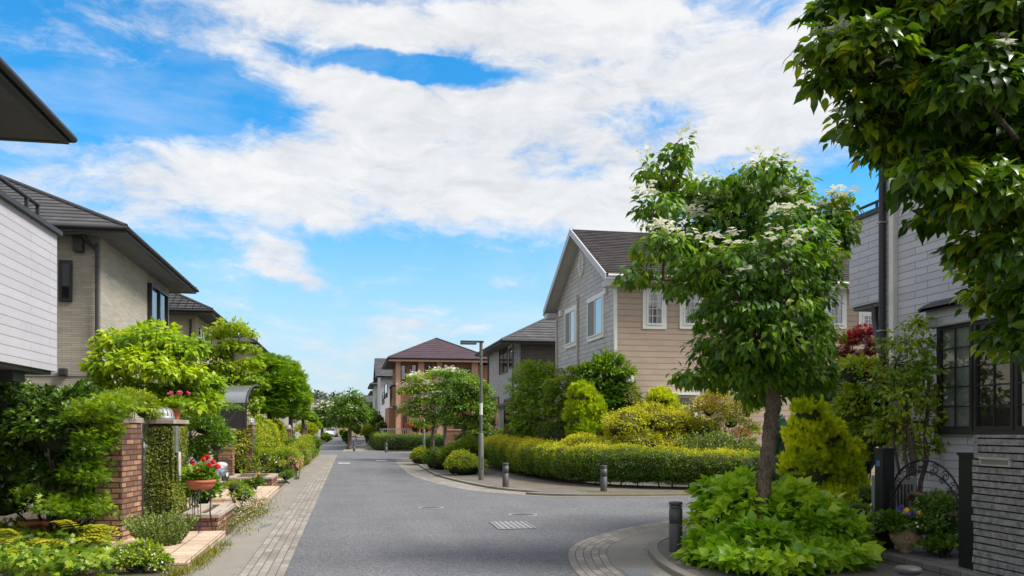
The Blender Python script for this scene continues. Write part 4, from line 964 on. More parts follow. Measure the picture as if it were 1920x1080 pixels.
m = MB(); m.grid([[(u1 + .05, vm_ + .1 + w_ * .5, z) for w_ in (-1 * q, 0, 1 * q)] + [(u1 + .085, vm_ + .1 + w_ * .5, z) for w_ in (q, 0, -q)] for q, z in ((.05, .68), (.13, .75), (.17, .9), (.16, 1.05), (.14, 1.14), (.06, 1.2))], closed=True); m.build('plank', plain('driftwood', (.48, .43, .4), .8, var=.25, scale=10, bump=.5), t)
lx, lv, _ = PX(306, 780, 15.55); dome_lamp(lx, lv, 1.777, .20, 'large domed lantern on the ivy column slab beside the pink geranium pot')
# pink geranium pot
def flowerpot(x, y, z, r, h, label, fl, n, fr, mat=None, leaf='ivy', lr=.05):
    t = thing('flower_pot', label, 'flower pot', (x, y, z))
    MB().lathe((x, y, z), [(r * .68, 0), (r * .95, h * .8), (r * 1.08, h * .8), (r * 1.1, h), (r * .95, h), (r * .92, h * .9), (0, h * .88)], 24).build('pot', mat or M_terra, t)
    c = [((x, y, z + h + fr * .35), (fr, fr, fr * .6))]
    P, O, I = crown_pts(c, 90, .5, .1); pos, D, Nr, S, rr = clusters(P, O, 5, .05, .1, .5, lr)
    ok = pos[:, 2] > z + h * .9
    leaves('foliage', leaf, pos[ok], D[ok], Nr[ok], S[ok], rr[ok], L_bright if fl is P_pink else L_mid, t)
    a = rng.uniform(0, 6.28, n); q = np.sqrt(rng.random(n)) * fr * .95; C = np.stack([x + q * np.cos(a), y + q * np.sin(a), z + h + fr * (.75 + .75 * rng.random(n))], 1)
    m = MB()
    for p in C: m.tube([(x + (p[0] - x) * .4, y + (p[1] - y) * .4, z + h), tuple(p)], .004, 4)
    m.build('stems', L_mid, t)
    k = 9; Cf = np.repeat(C, k, 0) + rvec(n * k) * .028; leaves('flowers', 'puff', Cf, rvec(n * k), unit(Cf - np.repeat(C, k, 0)) + np.array([0, 0, .3]), np.full(n * k, .045), rng.random(n * k), fl, t)
    return t
px_, pv_, _ = PX(330, 780, 15.95); flowerpot(px_, pv_, 1.777, .085, .21, 'terracotta pot of pink geraniums on the ivy column slab', P_pink, 7, .24)
# terrace slabs, kerb stones
def terrace(label, u0, u1_, v0, v1_, z1, low=None):
    t = thing('tiled_step', label, 'step', ((u0 + u1_) / 2, (v0 + v1_) / 2, 0), 'pale tiled entrance steps on the left')
    MB().box(u0, u1_, v0, v1_, .01, z1).build('slab', M_terrace, t, bevel=.006)
    if low: MB().box(*low).build('lower_tread', M_terrace, t, bevel=.006)
a = GP(355, 1055, .13); b = GP(425, 994.5, .13); print('slab', a, b)
terrace('pale tiled step below the geranium stand, nearest on the left', -3.4, -1.78, a[1], b[1], .13)
a = GP(505, 933, .15); b = GP(527, 911, .15); print('slab2', a, b)
terrace('pale tiled step in front of the carport pillars', -4.2, -1.74, a[1], b[1], .15, (-4.2, -1.74, a[1] - 1.0, a[1] - .002, .01, .06))
terrace('far tiled step beside the pink flowers', -3.2, -1.78, 25.6, 30.0, .1)
# planters
def planter(label, u0, u1_, v0, v1_, z1):
    t = thing('brick_planter', label, 'planter', ((u0 + u1_) / 2, (v0 + v1_) / 2, .04), 'low brick planters with stone copings')
    MB().box(u0, u1_, v0, v1_, .042, z1 - .055).build('wall', M_brick, t, bevel=.004)
    m = MB(); w_ = .2
    m.box(u0 - .02, u1_ + .02, v0 - .02, v0 + w_, z1 - .055, z1); m.box(u0 - .02, u1_ + .02, v1_ - w_, v1_ + .02, z1 - .055, z1); m.box(u1_ - w_, u1_ + .02, v0 + w_, v1_ - w_, z1 - .055, z1); m.box(u0 - .02, u0 + w_, v0 + w_, v1_ - w_, z1 - .055, z1)
    m.build('coping', M_coping, t, bevel=.006)
    MB().box(u0 + w_, u1_ - w_, v0 + w_, v1_ - w_, z1 - .056, z1 - .03).build('soil', soil, t)
a = PX(420, 965, 12.7); b = PX(443, 945, 14.4); print('planter', a, b)
planter('low brick planter behind the red geranium stand', -2.42, -1.9, 13.15, 15.0, .36)
planter('low brick planter at the foot of the variegated hedge', -3.1, -1.95, 22.6, 24.4, .36)
planter('small brick planter between the rounded hedges', -2.15, -1.8, 33.6, 35.2, .5)
planter('farthest brick planter under the clipped ball', -2.3, -1.8, 40.5, 42, .6)
# red geranium on a stand
gx, gv, _ = PX(377, 950, 12.35); t = thing('plant_stand', 'wrought iron plant stand holding the bowl of red geraniums', 'plant stand', (gx, gv, .13))
m = MB()
for k in range(3):
    an = .5 + k * 2 * PI / 3; dx, dy = math.cos(an), math.sin(an)
    for s_ in (-.018, .018): m.tube([(gx + dx * .17, gv + dy * .17, .85), (gx + dx * .145 - dy * s_, gv + dy * .145 + dx * s_, .7), (gx + dx * .13 - dy * s_, gv + dy * .13 + dx * s_, .4), (gx + dx * .16 - dy * s_, gv + dy * .16 + dx * s_, .17), (gx + dx * .19, gv + dy * .19, .138)], .0055, 5)
for z, r in ((.72, .15), (.85, .175)): m.tube([(gx + r * math.cos(i * PI / 12), gv + r * math.sin(i * PI / 12), z) for i in range(25)], .006, 5)
m.build('frame', M_iron, t)
t = thing('geranium_bowl', 'terracotta bowl of red geraniums on the iron stand', 'flower bowl', (gx, gv, .735))
MB().lathe((gx, gv, .735), [(.09, 0), (.14, .012), (.172, .04), (.19, .075), (.196, .105), (.208, .11), (.211, .143), (.19, .147), (.18, .12), (0, .12)], 32).build('bowl', M_terra, t)
P, O, I = crown_pts([((gx, gv, .96), (.19, .19, .11))], 150, .45, .1); pos, D, Nr, S, rr = clusters(P, O, 5, .05, .0, .5, .055)
leaves('foliage', 'ivy', pos, D, Nr, S, rr, L_mid, t)
C = np.array([PX(x, y, 12.35 + dz) for x, y, dz in ((361, 868, 0), (368, 876, .1), (382, 861, 0), (400, 866, .05), (393, 872, -.1), (404, 876, .1), (372, 883, -.14), (409, 875, 0), (385, 873, .12), (388, 857, .1))])
k = 12; Cf = np.repeat(C, k, 0) + rvec(len(C) * k) * .024; leaves('flowers', 'puff', Cf, rvec(len(Cf)), Cf - np.repeat(C, k, 0) + np.array([0, -.01, .01]), np.full(len(Cf), .042), rng.random(len(Cf)), P_red, t)
m = MB()
for p in C: m.tube([(gx + (p[0] - gx) * .5, gv + (p[1] - gv) * .5, .92), tuple(p)], .004, 4)
m.build('stems', L_mid, t)
# ================================================================ carport canopy and pillars
t = thing('carport', 'carport with smoked curved roof sheet and dark end panel', 'carport', (-4.2, 25.2, .04))
ur = -2.78; v0_ = PU(463, 756, ur)[1]; z0_ = PU(463, 756, ur)[2]; v1_ = PU(485, 724, ur)[1]; z1_ = PU(485, 724, ur)[2]; print('canopy', v0_, z0_, v1_, z1_)
pr = []
for i in range(13):
    a_ = (i / 12) * PI / 2; pr.append((v0_ + (v1_ - v0_) * (1 - math.cos(a_)), z0_ + (z1_ - z0_) * math.sin(a_)))
M_smoke = plain('smoked_sheet', (.16, .17, .185), .15, .0, var=.05, spec=.8)
m = MB(); m.grid([[(-6.6, v, z) for v, z in pr], [(ur, v, z) for v, z in pr]]); m.grid([[(ur, v, z - .03) for v, z in pr], [(-6.6, v, z - .03) for v, z in pr]]); m.build('roof_sheet', M_smoke, t)
m = MB()
for u_ in (ur, -4.0, -5.3, -6.6): m.tube([(u_, v, z) for v, z in pr], .035, 6)
m.box(-6.6, ur + .03, v0_ - .05, v0_ + .04, z0_ - .09, z0_ + .01); m.box(-6.6, ur + .03, v1_ - .03, v1_ + .06, z1_ - .08, z1_ + .02); m.build('frame', M_darktrim, t)
zp = PU(463, 804, ur)[2]
m = MB(); m.box(-6.0, ur - .06, v0_ - .02, v0_ + .01, zp + .04, z0_ - .1); m.build('end_panel', plain('mesh_screen', (.018, .016, .016), .7), t)
m = MB(); m.box(-6.05, ur, v0_ - .03, v0_ + .02, zp, zp + .04); m.box(ur - .06, ur, v0_ - .03, v0_ + .02, zp + .04, z0_ - .1); m.box(-6.05, -6.0, v0_ - .03, v0_ + .02, zp + .04, z0_ - .1); m.build('panel_rim', M_darktrim, t)
m = MB(); m.box(-6.1, -6.0, v1_ - .1, v1_, .04, z1_ - .08); m.box(-4.4, -4.3, v1_ - .1, v1_, .04, z1_ - .08); m.build('post', M_darktrim, t)
def pillar(label, u0, u1_, v0, v1_, z1, lamp=True, slot=False, llabel=''):
    t = thing('gate_pillar', label, 'pillar', ((u0 + u1_) / 2, (v0 + v1_) / 2, .04), 'brick gate pillars along the left gardens')
    MB().box(u0, u1_, v0, v1_, .042, z1 - .06).build('shaft', M_brick, t); MB().box(u0 - .02, u1_ + .02, v0 - .02, v1_ + .02, z1 - .06, z1).build('cap', M_coping, t, bevel=.005)
    if slot: MB().box(u1_ - .02, u1_ + .03, v0 + .12, v0 + .3, z1 - .75, z1 - .1).build('name_panel', M_lampd, t)
    if lamp: dome_lamp((u0 + u1_) / 2, (v0 + v1_) / 2, z1, .15, llabel)
a = PX(422, 800, 23.6)[0]; b = PX(456, 800, 23.6)[0]
pillar('brick pillar under the carport panel', a + .02, b - .12, 23.3, 23.7, 1.60, False)
q = PX(456, 800, 24.4); r_ = PX(473, 800, 24.4); 
pillar('brick pillar with grey name panel just right of the carport', q[0] + .03, r_[0], q[1], q[1] + .9, 1.76, True, True, 'domed lantern on the pillar right of the carport')
q = PX(534, 800, 40); pillar('brick pillar with lantern beyond the variegated hedge', q[0], q[0] + .3, q[1], q[1] + .36, 1.58, True, False, 'domed lantern on the pillar beyond the variegated hedge')
q = PX(566, 800, 49); pillar('farthest brick pillar with lantern above the clipped hedges', q[0], q[0] + .3, q[1], q[1] + .36, 1.62, True, False, 'farthest domed lantern above the clipped hedges')
# ================================================================ left planting
G_bed = 'garden shrubs'
def B(l, D): return [blob(*q, D + (q[4] if len(q) > 4 else 0)) if len(q) <= 4 else blob(q[0], q[1], q[2], q[3], D + q[4]) for q in l]
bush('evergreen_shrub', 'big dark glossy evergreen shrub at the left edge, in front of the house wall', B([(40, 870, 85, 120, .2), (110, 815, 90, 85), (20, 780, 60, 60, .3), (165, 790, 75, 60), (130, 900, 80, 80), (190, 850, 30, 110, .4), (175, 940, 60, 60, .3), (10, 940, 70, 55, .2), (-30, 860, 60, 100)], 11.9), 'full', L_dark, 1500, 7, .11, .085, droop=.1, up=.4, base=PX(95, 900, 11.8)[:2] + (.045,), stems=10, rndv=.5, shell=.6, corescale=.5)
nb = GP(100, 1003, .045)
bush('nandina', 'bright yellow-green fine-leaved shrub spilling over the brick pillar', B([(170, 785, 56, 38), (215, 765, 60, 28, .2), (180, 840, 45, 45), (205, 810, 22, 40, .1), (110, 955, 50, 28, -.2), (160, 895, 45, 40), (160, 960, 45, 45), (170, 905, 22, 60, -.1), (60, 930, 30, 25)], 11.05), 'maple', L_nand, 430, 8, .12, .056, droop=.15, up=.5, base=(nb[0], nb[1], .045), core=BARK(), corescale=0, stems=16, shell=.35, rndv=.42, cv=.25, cull=.5)
t = thing('shrub_stems', 'bare dark branching stems beneath the yellow-green shrub', 'shrub stems', (nb[0], nb[1], .045))
m = MB()
for x, y in ((60, 900), (100, 860), (130, 870), (160, 880), (90, 840)): limb_mesh(m, (nb[0] + random.uniform(-.12, .12), nb[1] + .05, .045), PX(x, y, 11.2), .035, .012, 7)
m.build('stems', BARK(), t)
for x, y, r, lab in ((62, 985, .17, 'terracotta pot under the dark evergreen shrub, left one'), (104, 968, .16, 'terracotta pot under the dark evergreen shrub, right one')):
    c = PX(x, 985, 11.9); t = thing('terracotta_pot', lab, 'pot', (c[0], c[1], .045), 'terracotta pots under the shrub')
    MB().lathe((c[0], c[1], .045), [(r * .7, 0), (r, .24), (r * 1.12, .24), (r * 1.12, .30), (r * .95, .30), (r * .9, .26), (0, .25)], 24).build('pot', M_terra, t)
    MB().lathe((c[0], c[1], .045), [(r * .9, .265), (0, .27)], 16).build('soil', soil, t)
bush('hanging_shrub', 'light green arching shrub over the gate behind the brick pillar', B([(235, 758, 48, 26), (205, 765, 30, 22), (268, 765, 26, 30, .2), (285, 782, 14, 22, .6)], 14.4), 'long', L_boxl, 300, 8, .09, .07, droop=.35, base=(-3.6, 14.3, .05), stems=5, rndv=.4, corescale=.6)
bush('rose_bush', 'leafy shrub with white roses at the far left under the balcony', B([(5, 730, 45, 26), (40, 745, 30, 24)], 12.9), 'simple', L_mid, 160, 7, .1, .07, base=(-6.1, 11, .05), flowers=dict(n=40, per=8, spread=.03, kind='puff', size=.055, mat=P_cream, minz=-1))
# ground cover of ivy
pts = []
for i in range(520):
    x = random.uniform(-30, 205); y = random.uniform(1000, 1085); c = GP(x, y, .05)
    pts.append((c[0], c[1], .05 + random.uniform(.05, .22)))
pts = np.array(pts); k = 5; P = np.repeat(pts, k, 0) + rng.normal(size=(len(pts) * k, 3)) * np.array([.07, .07, .03])
o = leaves('ivy_ground_cover', 'ivy', P, rng.normal(size=(len(P), 3)) + np.array([.3, -.6, -.3]), rng.normal(size=(len(P), 3)) * .4 + np.array([.1, -.5, 1.]), .085 * (1 + rng.uniform(-.35, .35, len(P))), rng.random(len(P)), L_cover, None, tuple(GP(100, 1050, .05)))
tag(o, 'large-leaved ivy covering the ground at the bottom left', 'ground cover', None, 'stuff')
def fronds(name, label, c, n, L, mat, lw=.05, up=.8, cat='plant', n_lf=9, seedr=0):
    """mahonia-like rosette of arching feather leaves"""
    t = thing(name, label, cat, tuple(c)); P = []; D = []; Nn = []; S = []; R = []; m = MB()
    for i in range(n):
        a = random.uniform(0, 6.28); e = random.uniform(.35, up); d = (math.cos(a) * math.cos(e), math.sin(a) * math.cos(e), math.sin(e)); l = L * random.uniform(.7, 1.1); pts = []
        z0 = random.uniform(.15, .75) * L
        for q in range(n_lf + 1):
            s = q / n_lf; p = (c[0] + d[0] * l * s, c[1] + d[1] * l * s, c[2] + z0 + d[2] * l * s - .45 * l * s * s); pts.append(p)
            if q > 1:
                for sg in (-1, 1):
                    P.append(p); D.append((-d[1] * sg + d[0] * .5, d[0] * sg + d[1] * .5, .05)); Nn.append((random.uniform(-.2, .2), random.uniform(-.2, .2), 1)); S.append(lw * 1.7 * (1 - .4 * s)); R.append(random.random() * .5 + s * .5)
        m.tube(pts, .004, 4)
    m.build('stems', L_olive, t); leaves('foliage', 'long', np.array(P), np.array(D), np.array(Nn), np.array(S), np.array(R), mat, t, wide=1.5); return t
fronds('mahonia', 'yellow-green feathery fronds at the far lower left', GP(30, 1062, .05), 10, .46, L_yel, .10)
fronds('mahonia', 'yellow-green feathery fronds left of the brick pillar foot', GP(150, 1058, .05), 15, .5, L_yel, .10)
fronds('mahonia', 'yellow feathery fronds in front of the carport pillars', PX(430, 862, 19.5), 22, .55, L_yel, .07)
p_ = GP(262, 1072, .05); bush('flowering_ground_shrub', 'low variegated plant with small white flowers at the foot of the brick pillar', B([(262, 1048, 48, 30), (225, 1056, 30, 26), (298, 1062, 22, 20)], 9.5), 'simple', L_cover, 260, 8, .06, .045, base=(p_[0], p_[1], .05), rndv=.5, cv=.3, flowers=dict(n=160, per=4, spread=.03, kind='puff', size=.018, mat=P_cream, minz=-.2), corescale=.6)
def needles(name, label, c, n, L, spread, mat, r=.10, lean=.35, cat='plant', lf=.035, group=None):
    t = thing(name, label, cat, tuple(c), group); m = MB(); P = []; D = []
    for i in range(n):
        a = random.uniform(0, 6.28); q = math.sqrt(random.random()); b = (c[0] + r * q * math.cos(a), c[1] + r * q * math.sin(a), c[2]); l = L * random.uniform(.6, 1.1); k = q * lean
        e = (b[0] + math.cos(a) * l * k * 1.6 + random.uniform(-.05, .05) * L, b[1] + math.sin(a) * l * k * 1.6 + random.uniform(-.05, .05) * L, b[2] + l * math.sqrt(max(.1, 1 - k * k)))
        m.tube([b, ((b[0] + e[0]) / 2 + math.cos(a) * .1 * k * L, (b[1] + e[1]) / 2 + math.sin(a) * .1 * k * L, (b[2] + e[2]) / 2), e], [.003, .003, .0015], 3)
        for j in range(int(l / .012)):
            s = random.uniform(.12, 1.02); P.append([b[w_] + (e[w_] - b[w_]) * s for w_ in range(3)]); dd = np.array(e) - np.array(b); D.append(dd / np.linalg.norm(dd) * .8 + np.array(rvec(1)[0]) * .75)
    m.build('stems', mat, t); P = np.array(P); leaves('foliage', 'long', P, np.array(D), rvec(len(P)), lf * (1 + rng.uniform(-.3, .3, len(P))), rng.random(len(P)), mat, t, wide=2.0); return t
c = GP(302, 1032, .05); needles('rosemary', 'upright grey-green rosemary at the foot of the brick pillar', (c[0], c[1], .05), 170, .46, .2, L_rose, .16, .45)
def daisies(label, cs, r, h, D, nfl, kind_mat=P_cream, mat=L_grass, name='daisy_clump', group='loose flowering clumps along the left gutter'):
    t = thing(name, label, 'flowering plant', (cs[0][0], cs[0][1], .045), group); P = []; 
    base = np.array([(c[0], c[1], .045) for c in cs]); n = len(cs) * 260
    P = base[rng.integers(len(cs), size=n)] + rng.normal(size=(n, 3)) * np.array([r, r, 0]); P[:, 2] += rng.random(n) * h * .75
    leaves('foliage', 'long', P, rng.normal(size=(n, 3)) * .7 + np.array([0, 0, .5]), rvec(n), .05 * (1 + rng.uniform(-.4, .4, n)), rng.random(n), mat, t, wide=.8)
    Pf = base[rng.integers(len(cs), size=nfl)] + rng.normal(size=(nfl, 3)) * np.array([r, r, 0]); Pf[:, 2] += h * (.4 + .8 * rng.random(nfl))
    m = MB()
    for p in Pf[::2]: m.tube([(p[0] + random.uniform(-.04, .04), p[1], .05), tuple(p)], .0018, 3)
    m.build('stems', mat, t); leaves('flowers', 'puff', Pf, rvec(nfl) * np.array([1, 1, .3]), rng.normal(size=(nfl, 3)) * .3 + np.array([0, -.2, 1.]), .020 * (1 + rng.uniform(-.2, .3, nfl)), rng.random(nfl), kind_mat, t)
gpt = lambda x, y: GP(x, y, .045)
daisies('loose clump of tiny white daisies beside the planter corner', [gpt(446, 985), gpt(455, 975), gpt(440, 1000)], .16, .26, 14, 150)
daisies('daisies and seed grasses spilling to the left gutter beyond the planter', [gpt(468, 965), gpt(480, 955), gpt(470, 978), gpt(488, 965)], .17, .3, 15, 210)
daisies('thin daisies between the ivy column and the step', [gpt(345, 992), gpt(358, 985)], .14, .2, 13, 60)
tuft('grass_tuft', 'dry yellowish grass along the edge of the nearest step', [gpt(x, y) for x, y in ((340, 1078), (356, 1070), (372, 1058), (388, 1046), (402, 1036), (418, 1024), (330, 1080), (365, 1062), (380, 1052), (395, 1040))], L_grass, .10, 90, cat='grass', spread=.06, kind='stuff')
bush('euphorbia', 'pale yellow-green perennial between planter and parked car', B([(455, 930, 22, 16), (440, 915, 18, 14)], 16.5), 'long', L_cover, 90, 7, .06, .06, base=GP(455, 960, .045)[:2] + (.045,), rndv=.8)
bush('camellia', 'fresh green leafy bush growing in the near brick planter', B([(380, 928, 26, 32), (368, 900, 22, 30), (392, 915, 16, 24)], 14.6), 'full', L_bright, 170, 6, .08, .075, base=(-2.4, 14.1, .33), stems=4, rndv=.35, corescale=.6)
bush('climbing_rose', 'tall dark green climbing rose behind the ivy column', B([(378, 800, 32, 34), (372, 850, 28, 38), (405, 830, 30, 40), (408, 818, 22, 22, .5)], 18.2), 'simple', L_mid, 420, 7, .11, .075, base=(-4.2, 17.9, .05), rndv=.4, corescale=.4, flowers=dict(n=8, per=4, spread=.04, kind='puff', size=.05, mat=P_pink, minz=-1))
bush('rose_arch', 'loose dark green branches reaching in front of the carport panel', B([(410, 768, 20, 12), (435, 765, 20, 8, .3)], 19.0), 'simple', L_mid, 26, 6, .1, .07, base=(-4.4, 18.3, .05), rndv=.45, corescale=0, shell=.3)
bush('hydrangea_shrub', 'dark leafy shrub between the parked car and the brick pillars', B([(464, 915, 13, 13), (482, 905, 11, 10)], 19.5), 'simple', L_mid, 120, 6, .08, .065, base=GP(460, 930, .045)[:2] + (.045,), rndv=.4, flowers=dict(n=14, per=2, spread=.05, kind='puff', size=.04, mat=P_pink, minz=-1))
# left trees
tree('dogwood_tree', 'bright lime-green dogwood in leaf in front of the beige house on the left', [PX(300, 950, 17.3)[:2] + (.05,), PX(300, 800, 17.3), PX(298, 735, 17.2)], [.09, .07, .055],
     B([(285, 640, 60, 34), (225, 650, 48, 36, .3), (340, 665, 45, 34, -.2), (200, 690, 38, 30), (265, 690, 60, 36, -.5), (330, 705, 55, 32, -.5), (378, 725, 38, 28, .2), (225, 735, 55, 28, .2), (300, 745, 60, 28, .3), (365, 765, 45, 22), (395, 750, 22, 22, .2), (180, 720, 20, 26)], 17), 'full', L_bright, 900, 8, .12, .125, droop=.55, up=.45, cv=.22, rndv=.55, hb=.25, limb_r=.05, flatbot=.25)
tree('dogwood_tree', 'layered light green dogwood behind the carport roof', [PX(430, 880, 28)[:2] + (.05,), PX(432, 740, 28), PX(436, 660, 28)], [.09, .07, .05],
     B([(430, 612, 34, 12), (450, 625, 30, 14), (405, 630, 24, 14), (445, 655, 40, 13), (405, 665, 28, 14), (430, 690, 46, 15), (470, 685, 22, 12), (440, 715, 50, 17), (475, 725, 22, 18), (465, 760, 28, 26), (478, 790, 16, 22), (400, 700, 30, 20)], 28), 'simple', L_lime, 620, 8, .16, .15, droop=.6, up=.5, cv=.2, rndv=.55, hb=.2, flatbot=.1, shell=.5, limb_r=.05)
tree('maple_tree', 'dense green maple, nearest of the maples above the variegated hedge', [PX(505, 850, 34)[:2] + (.05,), PX(505, 760, 34)], [.12, .08], B([(500, 690, 36, 26), (520, 720, 44, 36), (490, 745, 34, 40), (515, 770, 44, 32), (480, 700, 16, 30), (535, 745, 34, 40)], 34), 'maple', L_maple, 800, 8, .2, .15, droop=.1, up=.85, group='green maples on the left', rndv=.35, hb=.35, flatbot=.1)
tree('maple_tree', 'tall green maple, middle of the maples on the left', [PX(545, 840, 41)[:2] + (.05,), PX(545, 770, 41)], [.12, .08], B([(530, 692, 26, 22), (545, 715, 30, 30), (550, 750, 30, 36), (535, 780, 30, 26), (560, 775, 18, 26)], 41), 'maple', L_maple, 560, 8, .22, .17, droop=.1, up=.85, group='green maples on the left', rndv=.45, hb=.35, flatbot=.1)
tree('maple_tree', 'farthest and brightest of the maples on the left, nearest the road', [PX(568, 835, 49)[:2] + (.05,), PX(568, 775, 49)], [.1, .07], B([(560, 735, 15, 22), (567, 755, 14, 26), (566, 785, 16, 24), (555, 770, 14, 34)], 49), 'maple', L_lime, 330, 8, .22, .19, droop=.2, up=.7, group='green maples on the left', rndv=.35, hb=.3, flatbot=.1)
# hedges, left row (u of the road face, v range)
def lhedge(label, u0, u1_, v0, v1_, h, mat, dens, size, **k): return hedge('clipped_hedge', label, [((u0 + u1_) / 2, v0 + (u1_ - u0) / 2), ((u0 + u1_) / 2, v1_ - (u1_ - u0) / 2)], u1_ - u0, h, 'simple', mat, dens, size, group='clipped hedges along the left gardens', z0=.045, **k)
lhedge('tall variegated yellow-green hedge right of the carport pillars', -3.75, -2.72, 25.2, 38.5, 1.75, L_hedge, 1500, .065, wob=.12, boxy=3, hb=.15, rndv=.48)
lhedge('light green square-cut hedge behind the pink flowers', -2.5, -1.72, 28.6, 31.8, .82, L_boxl, 2600, .045, wob=.05)
lhedge('dark green box hedge behind the light square-cut hedge', -3.0, -2.1, 36.5, 39.5, 1.0, L_box, 1600, .05, wob=.05)
lhedge('light green hedge with pink dots beside the gutter, third along', -2.5, -1.72, 35.6, 39.0, .9, L_boxl, 1700, .055, wob=.07, flowers=dict(n=16, kind='puff', size=.07, mat=P_pink))
lhedge('lime green rounded hedge, farthest along the gutter', -2.75, -1.75, 43.5, 50.3, 1.0, L_boxl, 1300, .06, wob=.12, boxy=2.3)
lhedge('dark hedge in the second row behind the far pillars', -4.2, -3.1, 41, 50, 1.5, L_box, 800, .08, wob=.15, boxy=2.5)
bush('topiary_ball', 'round clipped ball beside the farthest pillar', B([(590, 833, 12, 13)], 44), 'simple', L_box, 260, 8, .07, .05, base=PX(590, 850, 44)[:2] + (.5,), shell=.92, corescale=.88, hb=.3)
bush('azalea', 'shrub with salmon pink flowers at the gutter edge', B([(556, 875, 7, 14), (549, 868, 8, 10)], 27.2), 'simple', L_cover, 60, 7, .06, .05, base=GP(556, 897, .045)[:2] + (.045,), flowers=dict(n=120, per=5, spread=.05, kind='puff', size=.045, mat=leafmat('petal_salmon', [(.75, .2, .2), (.85, .4, .35)], .1, .5), minz=-1))
bush('low_shrub', 'small rounded green shrub at the corner of the low planter', B([(537, 893, 14, 10)], 24.5), 'long', L_box, 90, 8, .06, .055, base=GP(537, 906, .045)[:2] + (.045,), rndv=.6)
bush('low_shrub', 'light flowering shrub at the foot of the variegated hedge', B([(500, 880, 18, 14), (520, 870, 14, 14), (495, 860, 12, 18)], 25.0), 'simple', L_boxl, 130, 7, .08, .06, base=(-2.6, 24.9, .045), flowers=dict(n=14, per=2, spread=.05, kind='puff', size=.05, mat=P_cream, minz=-1))
bush('round_shrub', 'big rounded bush over the far lanterns', B([(572, 806, 18, 14), (585, 812, 10, 16)], 52), 'simple', L_hedge, 330, 8, .16, .09, base=PX(575, 830, 52)[:2] + (.05,), rndv=.45)
# parked car behind the plants and the far one
def car(label, x, y, z, heading, body, L=4.3, Wd=1.72, Ht=1.46):
    """x,y = front centre; heading = direction the bonnet points (radians from +Y)"""
    t = thing('parked_car', label, 'car', (x, y, z)); s0 = math.sin(heading); c0_ = math.cos(heading)
    def T(l, w_, h): return (x + s0 * -l + c0_ * w_, y - c0_ * l + s0 * w_, z + h)   # l metres back from the nose
    st = [(0.0, .60, .30, .52, .52, .55), (.06, .74, .22, .58, .60, .6), (.3, .83, .19, .66, .74, .66), (.8, .86, .18, .74, .84, .70), (1.15, .86, .18, .84, .92, .72), (1.75, .86, .18, .92, 1.34, .60), (2.1, .86, .18, .94, 1.44, .58), (2.9, .86, .18, .95, 1.46, .58), (3.5, .86, .18, .97, 1.36, .58), (3.95, .84, .2, .99, 1.08, .62), (4.22, .78, .26, .96, .98, .60), (4.3, .68, .34, .80, .82, .55)]
    rows = []
    for l, hw, zb_, zbelt, ztop, rw in st:
        half = [(hw * .86, zb_), (hw * .97, zb_ + .08), (hw, (zb_ + zbelt) / 2), (hw * .985, zbelt - .06), (hw * .94, zbelt), (min(rw * 1.08, hw * .93), zbelt + (ztop - zbelt) * .75), (rw * .86, ztop - .01), (rw * .4, ztop + .015), (0, ztop + .02)]
        full = half + [(-a, b) for a, b in half[-2::-1]]
        rows.append([T(l, a, b) for a, b in full])
    m = MB(); m.grid(rows, closed=True); m.face(rows[0][::-1]); m.face(rows[-1]); bo = m.build('body', body, t); sm = bo.modifiers.new('s', 'SUBSURF'); sm.levels = sm.render_levels = 1
    dg = plain('car_glass', (.03, .04, .045), .06, 0, var=.02, spec=.9)
    m = MB(); m.grid([[T(1.12, a, .94) for a in (-.62, 0, .62)], [T(1.42, a * .95, 1.16) for a in (-.62, 0, .62)], [T(1.76, a * .86, 1.385) for a in (-.62, 0, .62)]]); m.build('windscreen', dg, t)
    for sd_ in (-1, 1):
        m = MB(); m.face([T(1.5, sd_ * .83, .99), T(2.45, sd_ * .83, 1.0), T(2.45, sd_ * .70, 1.36), T(1.95, sd_ * .70, 1.36)]); m.build('side_window', dg, t)
        m = MB(); m.face([T(2.52, sd_ * .83, 1.0), T(3.5, sd_ * .83, 1.02), T(3.2, sd_ * .69, 1.34), T(2.52, sd_ * .70, 1.36)]); m.build('side_window', dg, t)
        m = MB(); m.ball(T(1.45, sd_ * .95, .98), .08, .08, .07); m.build('mirror', body, t)
        m = MB(); m.ball(T(.18, sd_ * .64, .64), .16, .12, .085); m.build('headlight', plain('headlight', (.6, .63, .65), .08, .3), t)
        for l in (.82, 3.45):
            cc = T(l, sd_ * .78, .31); ax = (c0_ * .1 * sd_, s0 * .1 * sd_, 0); wt = MB(); wt.tube([vsub(cc, ax), vadd(cc, ax)], .31, 20); w_ = wt.build('wheel', plain('tyre', (.02, .02, .02), .8), t)
            wt = MB(); wt.tube([vadd(cc, vmul(ax, 1.0)), vadd(cc, vmul(ax, 1.08))], .2, 16); wt.build('rim', plain('alloy', (.5, .5, .52), .3, .8), w_)
    m = MB(); m.grid([[T(-.015, a, .30) for a in (-.5, 0, .5)], [T(-.03, a, .42) for a in (-.55, 0, .55)]]); m.build('grille', plain('grille_black', (.015, .015, .015), .5), t)
    m = MB(); P_ = [T(-.05, -.17, .40), T(-.05, .17, .40), T(-.05, .17, .49), T(-.05, -.17, .49)]; m.face(P_); m.build('number_plate', plain('plate_white', (.7, .7, .68), .5), t)
    return t
carsilver = plain('car_paint_silver', (.42, .46, .5), .18, .75, var=.02)
carwhite = plain('car_paint_white', (.8, .8, .82), .25, 0, var=.02, spec=.7)
car('silver car parked under the carport behind the plants', -2.92, 21.35, .06, PI / 2, carsilver)
car('white car parked facing the camera at the far end of the road', -3.0, 137, .01, PI + .08, carwhite)
